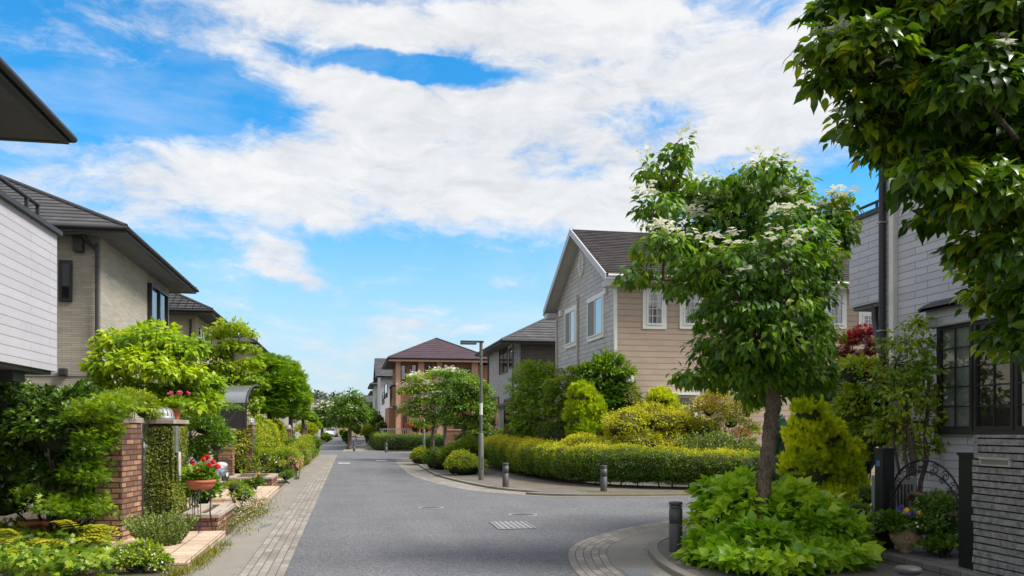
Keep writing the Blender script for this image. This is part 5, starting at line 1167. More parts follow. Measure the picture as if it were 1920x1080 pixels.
# ================================================================ right: gabled house behind the curved hedge
M_lap = lapped('lap_siding_beige', (.40, .305, .235), .187, .07, .8, edge=.55)
M_lapg = lapped('lap_siding_grey', (.41, .39, .375), .16, .14, 1.6, edge=.75)
M_shing = lapped('shingle_roof_brown', (.115, .094, .096), .2, .35, .7, edge=.7, ew=.3)
ug = 8.26; va = 25.9; vb = 33.5; zw = 6.2
t = thing('house', 'gabled two-storey house with grey gable siding, beige side wall and brown shingle roof', 'house', (14, 30, 0))
ax, bx_, _ = PV(1153, 600, va); print('R1 corner', ax, bx_)
ug = ax; ue = 23.0
_, vb, _ = PU(1045, 600, ug); print('vb', vb)
vr = (va + vb) / 2; ro = .45; ur_ = ug - ro
zr = PU(1075, 425, ur_)[2]; vrr = PU(1075, 425, ur_)[1]; print('ridge', zr, vrr, vr, 'eave z', PU(1130, 520, ur_), PU(1027, 578, ur_))
eo = .5; slope = (zr - .1 - 6.25) / (vr - va + eo); zt_ = 6.25 + slope * eo
m = MB(); m.box(ug, ue, va, vb, 0, zt_ - .05); 
m.f = m.f[:]; 
# front and back walls beige, gable wall grey (its own mesh)
m2 = MB(); m2.face([(ug, va, 0), (ue, va, 0), (ue, va, zt_ - .05), (ug, va, zt_ - .05)]); m2.face([(ue, vb, 0), (ug, vb, 0), (ug, vb, zt_ - .05), (ue, vb, zt_ - .05)]); m2.face([(ue, va, 0), (ue, vb, 0), (ue, vb, zt_), (ue, vr, zr - .1), (ue, va, zt_)]); m2.build('side_wall', M_lap, t)
m = MB(); m.face([(ug, vb, 0), (ug, va, 0), (ug, va, zt_ - .05), (ug, vr, zr - .12), (ug, vb, zt_ - .05)]); m.build('gable_wall', M_lapg, t)
m = MB(); y0, y1 = va - eo, vb + eo; th = .14; nco = 26
for ya, sg in ((y0, 1), (y1, -1)):
    for i in range(nco):
        t0, t1 = i / nco, (i + 1) / nco; qa = (ya + (vr - ya) * t0, 6.25 + th + (zr - 6.25 - th) * t0); qb = (ya + (vr - ya) * t1, 6.25 + th + (zr - 6.25 - th) * t1); hh = .018
        P = [(ur_, qa[0], qa[1] + hh), (ue + ro, qa[0], qa[1] + hh), (ue + ro, qb[0], qb[1]), (ur_, qb[0], qb[1])]; m.face(P if sg > 0 else P[::-1])
        P = [(ur_, qa[0], qa[1]), (ue + ro, qa[0], qa[1]), (ue + ro, qa[0], qa[1] + hh), (ur_, qa[0], qa[1] + hh)]; m.face(P if sg > 0 else P[::-1]); m.build('roof', M_shing, t)
rf = t.children[-1] if t.children else t
m = MB(); m.face([(ur_ + .02, y0, 6.25), (ur_ + .02, vr, zr - th), (ue, vr, zr - th), (ue, y0, 6.25)]); m.face([(ur_ + .02, y1, 6.25), (ue, y1, 6.25), (ue, vr, zr - th), (ur_ + .02, vr, zr - th)]); m.build('soffit', plain('soffit_white', (.5, .5, .49), .8), t)
M_barge = plain('barge_white', (.46, .46, .48), .5, var=.03)
m = MB()
for s0_, s1_ in ((y0, vr), (vr, y1)):
    za, zb_ = (6.25 + th, zr) if s0_ == y0 else (zr, 6.25 + th)
    P = [(ur_ - .03, s0_, za + .02), (ur_ - .03, s1_, zb_ + .02), (ur_ - .03, s1_, zb_ - .22), (ur_ - .03, s0_, za - .22)]; Q = [(p[0] + .045, p[1], p[2]) for p in P]
    m.face(P); m.face(Q[::-1])
    for i in range(4): m.face([P[i], Q[i], Q[(i + 1) % 4], P[(i + 1) % 4]])
m.build('bargeboard', M_barge, t)
m = MB()
for y_ in (y0 + .0, y1 - .5): MB().box(ur_ + .02, ug + .02, y_, y_ + .5, 6.02, 6.22).build('eave_return', M_barge, t)
m = MB(); m.box(ug + .0, ue, y0 - .02, y0 + .04, 6.16, 6.37); m.build('fascia', plain('fascia_cream', (.52, .50, .46), .6), t)
m = MB(); m.tube([(ur_ + .05, y0 - .08, 6.32), (ue, y0 - .08, 6.32)], .06, 8); m.build('gutter', plain('fascia_cream', (.52, .50, .46), .6), t)
m = MB(); m.box(ug - .02, ug + .07, va - .02, va + .07, 0, 6.1); m.build('corner_board', M_framew, t)
pz = PU(1085, 560, ug); m = MB(); m.tube([(ug - .06, pz[1], pz[2]), (ug - .06, pz[1], .3)], .045, 8); m.box(ug - .12, ug - .01, pz[1] - .07, pz[1] + .07, pz[2] - .05, pz[2] + .12); m.build('downpipe', plain('pipe_cream', (.5, .47, .42), .5), t); m = MB(); m.tube([(ug - .06, vb - .08, 5.9), (ug - .06, vb - .08, .3)], .04, 8); m.build('downpipe', plain('pipe_cream', (.5, .47, .42), .5), t)
for x, y in ((1138, 545), (1053, 588)):
    q = PU(x, y, ug); MB().box(ug - .1, ug, q[1] - .09, q[1] + .09, q[2] - .12, q[2] + .12).build('vent_cap', M_framew, t, bevel=.02)
# oval gable vent with keystones
q = PU(1091, 496, ug); m = MB(); ry_, rz_ = .33, .42; ring = []
for i in range(28):
    a_ = i * 2 * PI / 28; ring.append((math.cos(a_), math.sin(a_)))
rows = [[(ug - d, q[1] + ry_ * s_ * a, q[2] + rz_ * s_ * b) for a, b in ring] for s_, d in ((1.0, 0), (1.0, .05), (.8, .05), (.78, .01))]
m.grid(rows, closed=True)
for i in range(-3, 4):
    w_ = ry_ * .78 * math.sqrt(max(0, 1 - (i * .105 / (rz_ * .78)) ** 2)); m.box(ug - .035, ug - .004, q[1] - w_, q[1] + w_, q[2] + i * .105 - .03, q[2] + i * .105 + .03)
for dy, dz in ((0, rz_), (0, -rz_), (ry_, 0), (-ry_, 0)): m.box(ug - .07, ug - .004, q[1] + dy - .055, q[1] + dy + .055, q[2] + dz - .06, q[2] + dz + .06)
m.build('gable_vent', plain('vent_white', (.6, .6, .58), .6), t)
kw = dict(frame=M_framew, fw=.05, casing=.13, proud=.06)
wroad(t, ug, 1062, 1080, 583, 645, xz=1071, left=False, panes=2, screen=True, glass=M_glassb, **kw)
wroad(t, ug, 1104, 1131, 563, 632, xz=1112, left=False, panes=2, screen=True, glass=M_glassb, **kw)
for x0, x1, y0_, y1_ in ((1212, 1242, 549, 609), (1281, 1312, 549, 609), (1552, 1580, 549, 609)):
    wfront(t, va, x0, x1, y0_, y1_, grid=(3, 4), curtain='sides', **kw)
wfront(t, va, 1616, 1637, 590, 617, grid=(2, 3), curtain='sides', **kw)
wfront(t, va, 1245, 1300, 742, 800, grid=(8, 6), curtain='all', frame=M_framew, fw=.07, casing=.1, proud=.12)
q0 = PV(1228, 738, va); q1_ = PV(1306, 738, va); MB().box(q0[0], q1_[0], va - .45, va, q0[2] - .05, q0[2] + .03).build('window_hood', M_framew, t)
q0 = PV(1172, 700, va - .2); MB().obox((q0[0], va, q0[2] - .3), (1, 0, 0), (0, -1, 0), 0, .28, 0, .3, 0, .28).build('extractor_hood', M_framew, t, bevel=.06)
# pergola posts against the gable
t = thing('pergola', 'small white pergola with brown beam beside the gabled house', 'pergola', (7.4, 30, .05))
q0 = PX(1064, 715, 30.5); q1_ = PX(1094, 709, 27.5)
m = MB(); m.box(q0[0] - .05, q0[0] + .05, q1_[1], q0[1], q0[2] - .08, q0[2] + .08); m.build('beam', plain('beam_brown', (.16, .09, .07), .7), t)
m = MB(); m.box(q0[0] - .045, q0[0] + .045, q0[1] - .1, q0[1], .05, q0[2] - .08); m.box(q0[0] - .045, q0[0] + .045, q1_[1], q1_[1] + .1, .05, q0[2] - .08); m.box(q0[0] - .04, q0[0] + .04, (q0[1] + q1_[1]) / 2, (q0[1] + q1_[1]) / 2 + .08, .05, q0[2] - .08); m.build('post', M_framew, t)
# ================================================================ grey-tiled house
M_wbrick = bricky('white_brick_tile', (.40, .40, .42), (.55, .55, .57), (.20, .20, .21), .22, .075, .010, .8, .8, noise=.15, nsc=30, grime=.1)
M_gtile = lapped('roof_tile_grey', (.095, .095, .10), .34, .3, 1.6, edge=.85, ew=.45)
M_dkwall = bricky('dark_brick_tile', (.10, .092, .082), (.15, .138, .12), (.06, .055, .05), .3, .075, .008, .85, .5)
t = thing('house', 'house with grey tiled hip roof and white brick road side, behind the gabled house', 'house', (11, 47, 0))
uw = 8.15; vf = 42.6; vbk = 50.0
MB().box(uw, 18, vf, vbk, 0, 5.9).build('wall', M_wbrick, t)
q = PV(976, 660, vf)[0]; MB().box(q, 18.01, vf - .03, vf - .003, 0, 5.85).build('dark_side_wall', M_dkwall, t)
hip(t, 7.45, 18.7, 41.9, 50.7, 5.85, .5, M_gtile, step=(.36, .06))
wroad(t, uw, 937, 952, 652, 700, xz=945, left=False, panes=2, frame=M_frame)
wroad(t, uw, 955, 963, 652, 690, xz=958, left=False, frame=M_frame)
wroad(t, uw, 922, 936, 745, 806, xz=930, left=False, frame=M_frame, fw=.08)
wroad(t, uw, 946, 960, 748, 806, xz=952, left=False, frame=M_frame, fw=.08)
q = PU(917, 700, uw); m = MB(); m.tube([(uw - .06, q[1], 5.8), (uw - .06, q[1], .2)], .045, 6); m.build('downpipe', M_pipe, t); m = MB(); q = PU(964, 700, uw); m.tube([(uw - .06, q[1], 5.8), (uw - .06, q[1], .2)], .045, 6); m.build('downpipe', M_pipe, t)
q = PU(938, 700, uw); MB().box(uw - .14, uw, q[1] - .12, q[1] + .12, .1, 2.7).build('post', M_framew, t)
q0, q1_ = PU(918, 700, uw), PU(964, 700, uw); MB().box(uw - .25, uw - .002, q1_[1], q0[1], 2.72, 2.86).build('canopy', M_darktrim, t)
# ================================================================ brown house at the second crossing
M_ochre = plain('terracotta_render', (.45, .235, .15), .9, var=.06, bump=.2)
M_ochl = plain('pilaster_render', (.54, .32, .215), .9, var=.05, bump=.2)
M_bbrick = bricky('brown_brick', (.22, .085, .055), (.34, .15, .095), (.16, .10, .075), .25, .085, .012, .85, .5, c3=(.28, .115, .07))
M_proof = lapped('roof_maroon', (.062, .033, .044), .25, .25, .7, edge=.6)
t = thing('house', 'terracotta and brick house with maroon hip roof at the second crossing', 'house', (9, 68, 0))
vf = 63.2; ul = PV(749, 700, vf)[0]; ur2 = PV(896, 700, vf)[0]; ur3 = PV(960, 700, vf)[0]; print('brown', ul, ur2)
ze = 6.55
MB().box(ul, ur2, vf, 73.2, 0, ze).build('wall', M_bbrick, t)
MB().box(ur2 + .005, ur3 + 4, vf + 1.2, 73, 0, ze - .2).build('wing_wall', M_ochre, t)
hip(t, ul - .85, ur2 + 1.1, vf - .75, 74, ze, .47, M_proof, step=(.4, .03))
hip(t, ur2 - .5, ur3 + 5, vf + .6, 74.5, ze - .1, .42, M_proof, th=.12)
def strip(x0, x1, v, mat, d=.12, z0=.0, z1=ze - .01, nm='pilaster'):
    a = PV(x0, 700, v)[0]; b = PV(x1, 700, v)[0]; return MB().box(a, b, v - d, v - .002, z0, z1).build(nm, mat, t)
for a, b in ((742, 751), (784, 795), (819, 829), (884, 896)): strip(a, b, vf, M_ochl)
strip(751, 784, vf, M_ochre, .03, 2.9, 3.4, 'band'); strip(829, 884, vf, M_ochre, .03, 2.9, 3.4, 'band')
MB().box(ul - .8, ur2 + 1.05, vf - .7, vf - .64, ze - .14, ze - .004).build('eave_band', M_ochl, t)
for x0, x1, y0_, y1_ in ((751, 761, 684, 713), (771, 781, 683, 709), (800, 809, 682, 696), (851, 861, 689, 706), (872, 882, 689, 706)):
    wfront(t, vf, x0, x1, y0_, y1_, frame=M_frame, fw=.07, curtain='all' if x0 < 790 else '', blind=M_curtg)
wfront(t, vf, 852, 882, 782, 803, frame=M_frame, panes=3)
q0, q1_ = PV(757, 778, vf), PV(763, 822, vf); MB().box(q0[0], q1_[0], vf - .06, vf - .003, .1, q0[2]).build('door', M_darktrim, t)
m = MB(); a = PU(744, 719, ul)[1]; m.box(ul - .5, ul - .003, vf + .5, vf + 4.5, 3.2, 4.6); m.build('balcony', M_ochl, t); MB().box(ul - .7, ul - .003, vf + 1.5, vf + 8.5, .05, 3.1).build('bay', M_ochre, t)
MB().box(ul - .55, ul + .02, vf + .5, vf + 4.6, 4.61, 4.75).build('balcony_coping', M_darktrim, t)
for x, y in ((741, 764), (748, 770)):
    q = PV(x, y, vf); MB().box(q[0] - .12, q[0] + .12, vf - .35, vf - .12, q[2] - .15, q[2] + .15).build('wall_lamp', M_darktrim, t, bevel=.05)
# picket fence and box hedge before it
t = thing('picket_fence', 'grey metal picket fence in front of the terracotta house', 'fence', (4.5, 60.5, .05))
m = MB(); x0 = PV(718, 800, 60.5)[0]; x1 = PV(835, 800, 60.5)[0]
for i in range(int((x1 - x0) / .14)): m.box(x0 + i * .14, x0 + i * .14 + .035, 60.48, 60.51, .1, 1.45)
m.box(x0, x1, 60.47, 60.52, 1.45, 1.52); m.box(x0, x1, 60.47, 60.52, .15, .22)
for i in range(40): m.box(x0 - .02, x0 + .02, 60.6 + i * .35, 60.66 + i * .35, .05, 1.5)
m.box(x0 - .02, x0 + .02, 60.5, 74.5, 1.4, 1.5); m.build('pickets', plain('fence_grey', (.30, .30, .30), .5, .3), t)
MB().box(PV(841, 800, 55)[0], PV(884, 800, 55)[0] + 2, 55.0, 55.25, .04, 1.5).build
t = thing('brick_wall', 'low brown brick garden wall behind the corner trees', 'wall', (8.5, 55, .05))
a = PV(838, 800, 54)[0]; b = PV(886, 800, 54)[0]; MB().box(a, b, 54, 54.25, .05, 1.42).build('wall', M_bbrick, t); MB().box(a - .02, b + .02, 53.97, 54.28, 1.421, 1.48).build('coping', M_ochl, t)
GB = 'corner hedges'
h0 = PX(704, 846, 57.6); h1 = PX(812, 846, 57.6)
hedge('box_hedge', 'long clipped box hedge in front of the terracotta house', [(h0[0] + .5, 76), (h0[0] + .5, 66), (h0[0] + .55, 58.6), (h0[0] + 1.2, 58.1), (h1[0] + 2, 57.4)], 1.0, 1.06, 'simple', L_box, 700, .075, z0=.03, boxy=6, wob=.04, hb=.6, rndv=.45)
# ================================================================ far houses and end of the street
M_cream = plain('cream_render', (.58, .54, .42), .9, var=.05)
M_pgreen = plain('pale_green_render', (.42, .50, .43), .9, var=.05)
M_wht = plain('white_render', (.58, .58, .60), .9, var=.05)
M_tan = plain('tan_render', (.42, .32, .22), .9, var=.06)
def house2(label, x0, x1, v0, v1_, z, wallm, roofm, slope=.5, over=.6, gable=None):
    t = thing('house', label, 'house', ((x0 + x1) / 2, v0, 0)); MB().box(x0, x1, v0, v1_, 0, z + .05).build('wall', wallm, t)
    if gable is None: hip(t, x0 - over, x1 + over, v0 - over, v1_ + over, z, slope, roofm)
    else:
        cv = (v0 + v1_) / 2; zr = z + slope * (v1_ - v0) / 2; m = MB()
        for xx in (x0, x1): m.face([(xx, v0, z + .05), (xx, v1_, z + .05), (xx, cv, zr)])
        m.build('gable', wallm, t); m = MB(); zo = z - slope * over
        for d in (0, .15): m.face([(x0 - over, v0 - over, zo + d), (x1 + over, v0 - over, zo + d), (x1 + over, cv, zr + d), (x0 - over, cv, zr + d)]); m.face([(x1 + over, v1_ + over, zo + d), (x0 - over, v1_ + over, zo + d), (x0 - over, cv, zr + d), (x1 + over, cv, zr + d)])
        m.build('roof', roofm, t)
        m = MB()
        for xx in (x0 - over - .02, x1 + over + .02):
            for a, za, b, zb_ in ((v0 - over, zo, cv, zr), (cv, zr, v1_ + over, zo)): m.face([(xx, a, za - .12), (xx, b, zb_ - .12), (xx, b, zb_ + .17), (xx, a, za + .17)])
        m.build('bargeboard', M_framew, t)
    return t
t = house2('white house with dark gable roof, seen edge-on left of the terracotta house', 2.75, 7, 77.5, 86, 6.2, M_wht, M_slate, .42, .4, gable=1)
wroad(t, 2.75, 722, 727, 722, 748, left=False, frame=M_frame); 
t = house2('pale green house edge-on farther along the right side', 2.6, 10, 89, 98, 5.9, M_pgreen, M_slate, .5, .5); wroad(t, 2.6, 717, 721, 738, 760, left=False, frame=M_frame)
t = house2('tan house with bay windows, last on the right side of the road', 3.0, 10, 101, 110, 5.6, M_tan, M_slate, .5, .6); wroad(t, 3.0, 709, 713, 742, 765, left=False, frame=M_frame)
def fcx(x, v): return PV(x, 800, v)[0]
t = house2('cream house with dark roof and recessed balcony at the right end of the road', fcx(668, 136), fcx(712, 136) + 1, 136, 145, 5.4, M_cream, M_slate, .42, .8)
wfront(t, 136, 690, 699, 757, 771, frame=M_frame, panes=2); wfront(t, 136, 704, 708, 762, 780, frame=M_frame); wfront(t, 136, 681, 688, 790, 812, frame=M_frame)
q0 = PV(684, 776, 135); q1_ = PV(703, 776, 135); MB().box(q0[0], q1_[0], 135, 135.95, q0[2] - 1.1, q0[2] + .2).build('balcony', M_cream, t)
t = house2('cream gabled house with dark roof behind the parked white car', fcx(578, 146), fcx(632, 146), 146, 160, 5.2, M_cream, M_slate, .38, .8)
wfront(t, 146, 617, 626, 796, 808, frame=M_frame, panes=2, curtain='all'); wfront(t, 146, 586, 594, 760, 772, frame=M_frame, panes=2)
t = house2('white wing beside the parked white car', fcx(585, 141), fcx(606, 141), 141, 145, 2.9, M_wht, M_slate, .4, .4)
t = house2('beige house between the two at the end of the road', fcx(632, 150), fcx(668, 150), 150, 160, 5.0, M_tan, M_slate, .4, .6)
t = house2('cream house behind the far lamp on the left side', -12, -4.6, 108, 117, 5.4, M_cream, M_slate, .5, .6)
# low house with street-side wall left of far hedge
trees_far = []
for i in range(26):
    x = 520 + i * 14 + random.uniform(-4, 4); trees_far.append(blob(x, 765 + random.uniform(-5, 8) + (6 if 650 < x < 700 else 0), 22, 27, 330 + random.uniform(-15, 15)))
P, O, I = crown_pts(trees_far, 5200, .75); pos, D, Nr, S, r = clusters(P, O, 3, 1.0, .1, .5, 1.1)
o = leaves('distant_wood', 'simple', pos, D, Nr, S, r, leafmat('leaf_far_wood', [(.03, .06, .035), (.05, .095, .045), (.09, .15, .06)], .1), None, tuple(PX(620, 790, 330)[:2]) + (0,)); tag(o, 'dark green wood on the horizon behind the end houses', 'wood', None, 'stuff')
# ================================================================ near house on the right
M_lilac = bricky('pale_stone_siding', (.46, .47, .52), (.53, .54, .59), (.21, .21, .24), .72, .108, .005, .8, 1.0, noise=.1, nsc=45, grime=.08, offset=.37, dist=.012)
uh = 8.3; vc = PU(1658, 600, uh)[1]; print('RR corner v', vc)
t = thing('house', 'pale stone-clad house nearest on the right with balcony, dark pipes and bay window', 'house', (11, 8, 0))
MB().box(uh, 18, 1.0, vc, 0, 6.3).build('wall', M_lilac, t)
vbl = PU(1592, 500, uh)[1]; zt1 = PU(1592, 412, uh)[2]; zb1 = PU(1592, 578, uh)[2]; print('balcony', vbl, zt1, zb1)
bal = MB().box(uh + .003, 13, vc + .003, vbl, zb1, zt1 - .08).build('balcony', M_lilac, t)
MB().box(uh - .04, 13, vc - .3, vbl + .04, zt1 - .078, zt1).build('coping', M_darktrim, bal)
m = MB(); m.tube([(uh + .08, vc, zt1 + .14), (uh + .08, vbl - .2, zt1 + .14)], .025, 8)
for i in range(3): m.box(uh + .065, uh + .095, vc + .3 + i * .6, vc + .33 + i * .6, zt1, zt1 + .13)
m.build('handrail', M_darktrim, bal)
MB().box(uh + .05, 12.9, vc + .01, vbl - .05, zb1 - .06, zb1 - .003).build('underside', M_soffit, bal)
ep = PU(1657, 500, uh); zte = 6.15
MB().tube([(uh - .06, vc - .03, zte), (uh - .06, vc - .03, .3)], .052, 10).build('downpipe', M_pipe, t)
q = PU(1679, 500, uh); MB().box(uh - .075, uh - .002, q[1] - .055, q[1] + .055, .3, zte).build('downpipe', M_pipew, t)
a = PU(1630, 583, uh); m = MB(); m.tube([(uh + .1, a[1], zb1 - .02), (uh + .1, a[1], zb1 - .25), (uh + .02, (a[1] + vc) / 2, zb1 - .55), (uh - .05, vc + .06, zb1 - .75), (uh - .055, vc - .02, zb1 - .85)], .055, 10); m.build('drain_elbow', M_pipe, t)
m = MB()
for z in (zb1 - .5, zb1 + 1.2): m.box(uh - .12, uh - .002, vc - .09, vc + .03, z, z + .02)
m.build('pipe_clip', gal, t)
hip(t, uh - .45, 19, .4, vc + .45, 6.2, .45, M_slate)
# bay window
uo = uh - .32; bv1 = PU(1759, 700, uo)[1]; bv0 = bv1 - 4.2; bz0 = PU(1762, 806, uo)[2]; bz1 = PU(1762, 614, uo)[2]; print('bay', bv1, bz0, bz1)
MB().box(uo + .04, uh - .002, bv0, bv1, .05, bz0 - .002).build('bay_base', M_lilac, t)
MB().box(uo + .04, uh - .003, bv0, bv1, bz0, bz1).build('bay_core', M_frame, t)
np_ = 6; wv_ = (bv1 - bv0) / np_
for i in range(np_):
    b = bv1 - (i + 1) * wv_
    window(t, (uo + .04, 0, 0), (0, 1, 0), (-1, 0, 0), b + .01, b + wv_ - .01, bz0, bz1, fw=.05, proud=.07, grid=(2, 5), curtain='all' if i in (0, 2, 4) else '', blind=plain('lace_curtain', (.70, .71, .72), .9))
m = MB(); pr = [(uh, bz1 + .42), (uh - .25, bz1 + .39), (uo - .08, bz1 + .33), (uo - .17, bz1 + .27)]
m.grid([[(u, bv0 - .2, z) for u, z in pr], [(u, bv1 + .2, z) for u, z in pr]]); m.grid([[(u, bv1 + .2, z - .05) for u, z in pr], [(u, bv0 - .2, z - .05) for u, z in pr]]); m.face([(u, bv1 + .2, z) for u, z in pr] + [(u, bv1 + .2, z - .05) for u, z in pr[::-1]]); m.build('bay_roof', M_darktrim, t)
MB().box(uo - .08, uh - .004, bv0 - .15, bv1 + .15, bz1 + .002, bz1 + .28).build('bay_cornice', M_lilac, t)
MB().box(uo - .04, uo + .04, bv0 - .02, bv1 + .02, bz0 - .06, bz0 - .001).build('sill', M_frame, t)
# stone wall with mail slot
uw2 = 6.28; c = PX(1824, 1056, 8.8); wv1 = PU(1824, 900, uw2)[1]; wz = PU(1826, 815, uw2)[2]; print('stone wall', wv1, wz)
t = thing('stone_wall', 'grey split-stone garden wall at the right edge with a silver mail slot', 'wall', (uw2 + .2, wv1 - 2, .05))
m = MB(); z = .05; k = 0
while z < wz - .01:     # courses laid proud and shy of one another with an open dark joint
    y = wv1 + random.uniform(-.004, .004); zz = min(wz, z + .057)
    while y > 1.2:
        l = random.uniform(.22, .75); d = random.uniform(-.010, .016); m.box(uw2 - d, uw2 + .38, y - l + .004, y, z, zz - random.uniform(0, .003)); y -= l
    z += .071; k += 1
m.build('stone_courses', plain('split_stone_face', (.25, .248, .25), .9, var=.5, scale=16, bump=1.0, bscale=45), t)
MB().box(uw2 + .03, uw2 + .35, 1.5, wv1 - .03, .05, wz - .02).build('core', plain('joint_dark', (.015, .015, .015), .9), t)
q0 = PU(1842, 855, uw2); q1_ = PU(1899, 857, uw2); za = PU(1842, 857, uw2)[2]; zb_ = PU(1843, 872, uw2)[2]
ms_ = thing('mail_slot', 'silver mail slot set in the grey stone wall', 'mail slot', (uw2, (q0[1] + q1_[1]) / 2, zb_))
a0, a1 = q1_[1], q0[1]; o_ = (uw2, 0, 0); tt, nn = (0, 1, 0), (-1, 0, 0)
m = MB(); m.obox(o_, tt, nn, a0, a1, za - .02, za + .004, .0, .045); m.obox(o_, tt, nn, a0, a1, zb_ - .004, zb_ + .012, .0, .035); m.obox(o_, tt, nn, a0, a0 + .02, zb_ + .012, za - .02, 0, .035); m.obox(o_, tt, nn, a1 - .02, a1, zb_ + .012, za - .02, 0, .035)
silv = plain('brushed_silver', (.55, .55, .55), .35, .6); m.build('rim', silv, ms_, bevel=.002); MB().obox(o_, tt, nn, a0 + .02, a1 - .02, zb_ + .012, za - .02, 0, .018).build('flap', plain('flap_grey', (.3, .3, .3), .4, .5), ms_)
# raised paved threshold
M_thr = bricky('threshold_stone', (.13, .125, .12), (.20, .19, .18), (.05, .05, .05), .30, .30, .007, .85, .4, noise=.25, nsc=12, offset=0)
p0 = GP(1636, 1034, .15)
t = thing('entrance_step', 'dark stone step behind the iron gate', 'step', (7.5, 9, .0)); MB().box(uw2 - .15, uh - .4, 5.5, 10.9, .05, .17).build('slab', M_thr, t, bevel=.005)
# iron gate and posts
gu = uw2 + .05; pa = PU(1797, 900, gu)[1]; pb = PU(1823, 900, gu)[1]; pl0 = PU(1655, 900, gu)[1]; pl1 = PU(1620, 900, gu)[1]; print('gate', pa, pb, pl0, pl1)
M_post = plain('post_black', (.016, .016, .018), .45, .3)
def gpost(label, v0, v1_, ytop, x):
    zt2 = PU(x, ytop, gu)[2]; t = thing('gate_post', label, 'gate post', (gu, (v0 + v1_) / 2, .05), 'black steel gate posts')
    w_ = abs(v1_ - v0); MB().box(gu, gu + .16, min(v0, v1_), max(v0, v1_), .05, zt2 - .03).build('shaft', M_post, t, bevel=.004); MB().box(gu - .012, gu + .172, min(v0, v1_) - .012, max(v0, v1_) + .012, zt2 - .03, zt2).build('cap', M_post, t)
    return t, zt2
gpost('black gate post against the grey stone wall', pb - .02, pa, 849, 1810)
t, z2 = gpost('black gate post with a small blue plate, left of the arched gate', pl0, pl0 + .16, 840, 1640)
MB().box(gu - .006, gu - .001, pl0 + .05, pl0 + .12, z2 - .22, z2 - .15).build('blue_plate', plain('blue_enamel', (.03, .16, .5), .3), t)
t = thing('iron_gate', 'arched wrought iron gate with scrolls between two black posts', 'gate', (gu + .08, (pa + pl0) / 2, .2))
gv0, gv1 = pa + .04, pl0 - .04; gm = (gv0 + gv1) / 2; gw = (gv1 - gv0) / 2; zs = PU(1725, 945, gu + .08)[2]; za = PU(1725, 862, gu + .08)[2]; print('gate z', zs, za)
m = MB(); X = gu + .08
def arch(f, r): return [(X, gm - gw * math.cos(a), zs + (za - zs) * f * math.sin(a)) for a in [PI * i / 24 for i in range(25)]]
m.tube(arch(1.0, 0), .012, 6); m.tube([(p[0], gm + (p[1] - gm) * .97, p[2] - .13) for p in arch(1.0, 0)], .010, 6)
for s_ in (gv0, gv1): m.tube([(X, s_, zs + .02), (X, s_, zs - .42)], .013, 6); [m.tube([(X, s_, zs - k), (X, s_ + (.08 if s_ > gm else -.08), zs - k)], .008, 5) for k in (.05, .38)]
m.tube([(X, gm, za), (X, gm, za - .16)], .014, 6)
m.build('arch', M_iron, t); m = MB()
def scroll(v, z, r, s_, turns=1.6):
    m.tube([(X, v + s_ * r * (1 - i / 26) * math.cos(turns * 2 * PI * i / 22 + .5), z + r * (1 - i / 26) * math.sin(turns * 2 * PI * i / 22 + .5)) for i in range(22)], .006, 4)
for k in range(9):
    a = PI * (k + 1) / 10; v = gm - gw * .97 * math.cos(a); z = zs + (za - zs) * math.sin(a) - .07
    scroll(v, z, .062, 1 if k < 4.5 else -1); scroll(v + .06 * (1 if k < 4.5 else -1), z - .05, .04, -1 if k < 4.5 else 1)
for s_, b in ((1, gv0), (-1, gv1)):
    for i in range(4): scroll(b + s_ * .05, zs - .05 - i * .12, .05, s_)
for k in range(5): m.ball((X, gm + random.uniform(-.12, .12), za - .1 + random.uniform(-.04, .02)), .01, .045, .012)
m.build('scrollwork', M_iron, t)
# air-conditioner, chair, urn with pansies
q = PX(1680, 930, 11.25); t = thing('outdoor_unit', 'grey air-conditioner unit behind the iron gate', 'air conditioner', (q[0], q[1], .05))
M_ac = plain('ac_grey', (.22, .225, .22), .6, var=.04); MB().box(q[0] - .2, q[0] + .2, q[1] - .15, q[1] + .25, .4, 1.0).build('case', M_ac, t, bevel=.015)
MB().box(q[0] - .2, q[0] + .2, q[1] - .1, q[1] + .2, .05, .4).build('stand', M_ac, t)
m = MB(); [m.box(q[0] - .14 + i * .05, q[0] - .12 + i * .05, q[1] - .165, q[1] - .152, .5, .9) for i in range(6)]; m.build('grille', M_darktrim, t)
q = PX(1770, 960, 10.6); t = thing('garden_chair', 'weathered wooden garden chair behind the gate under white flowers', 'chair', (q[0], q[1], .17))
M_wd = plain('weathered_wood', (.13, .085, .06), .85, var=.3, scale=7, stretch=(1, 1, .3)); cx, cy = q[0] + .1, q[1]
for dx in (-.3, .3): 
    m = MB(); m.tube([(cx + dx, cy - .25, .62), (cx + dx, cy + .0, .78), (cx + dx, cy + .35, .80), (cx + dx, cy + .42, .72)], .03, 8); m.build('armrest', M_wd, t)
for dx in (-.3, .3):
    for dy in (-.25, .35): MB().box(cx + dx - .025, cx + dx + .025, cy + dy - .025, cy + dy + .025, .17, .70).build('leg', M_wd, t)
m = MB(); [m.box(cx - .3, cx + .3, cy - .25 + i * .12, cy - .16 + i * .12, .55, .575) for i in range(5)]; m.build('seat', M_wd, t)
m = MB(); [m.box(cx - .27 + i * .12, cx - .2 + i * .12, cy + .34, cy + .36, .58, .82) for i in range(5)]; m.build('backrest', M_wd, t)
q = PX(1697, 1036, 10.0); ux, uy = q[0], q[1]; ux = max(ux, uw2 + .12)
t = thing('stone_urn', 'ornate weathered stone urn with trailing ivy and pansies on the step', 'urn', (ux, uy, .17)); r = .17
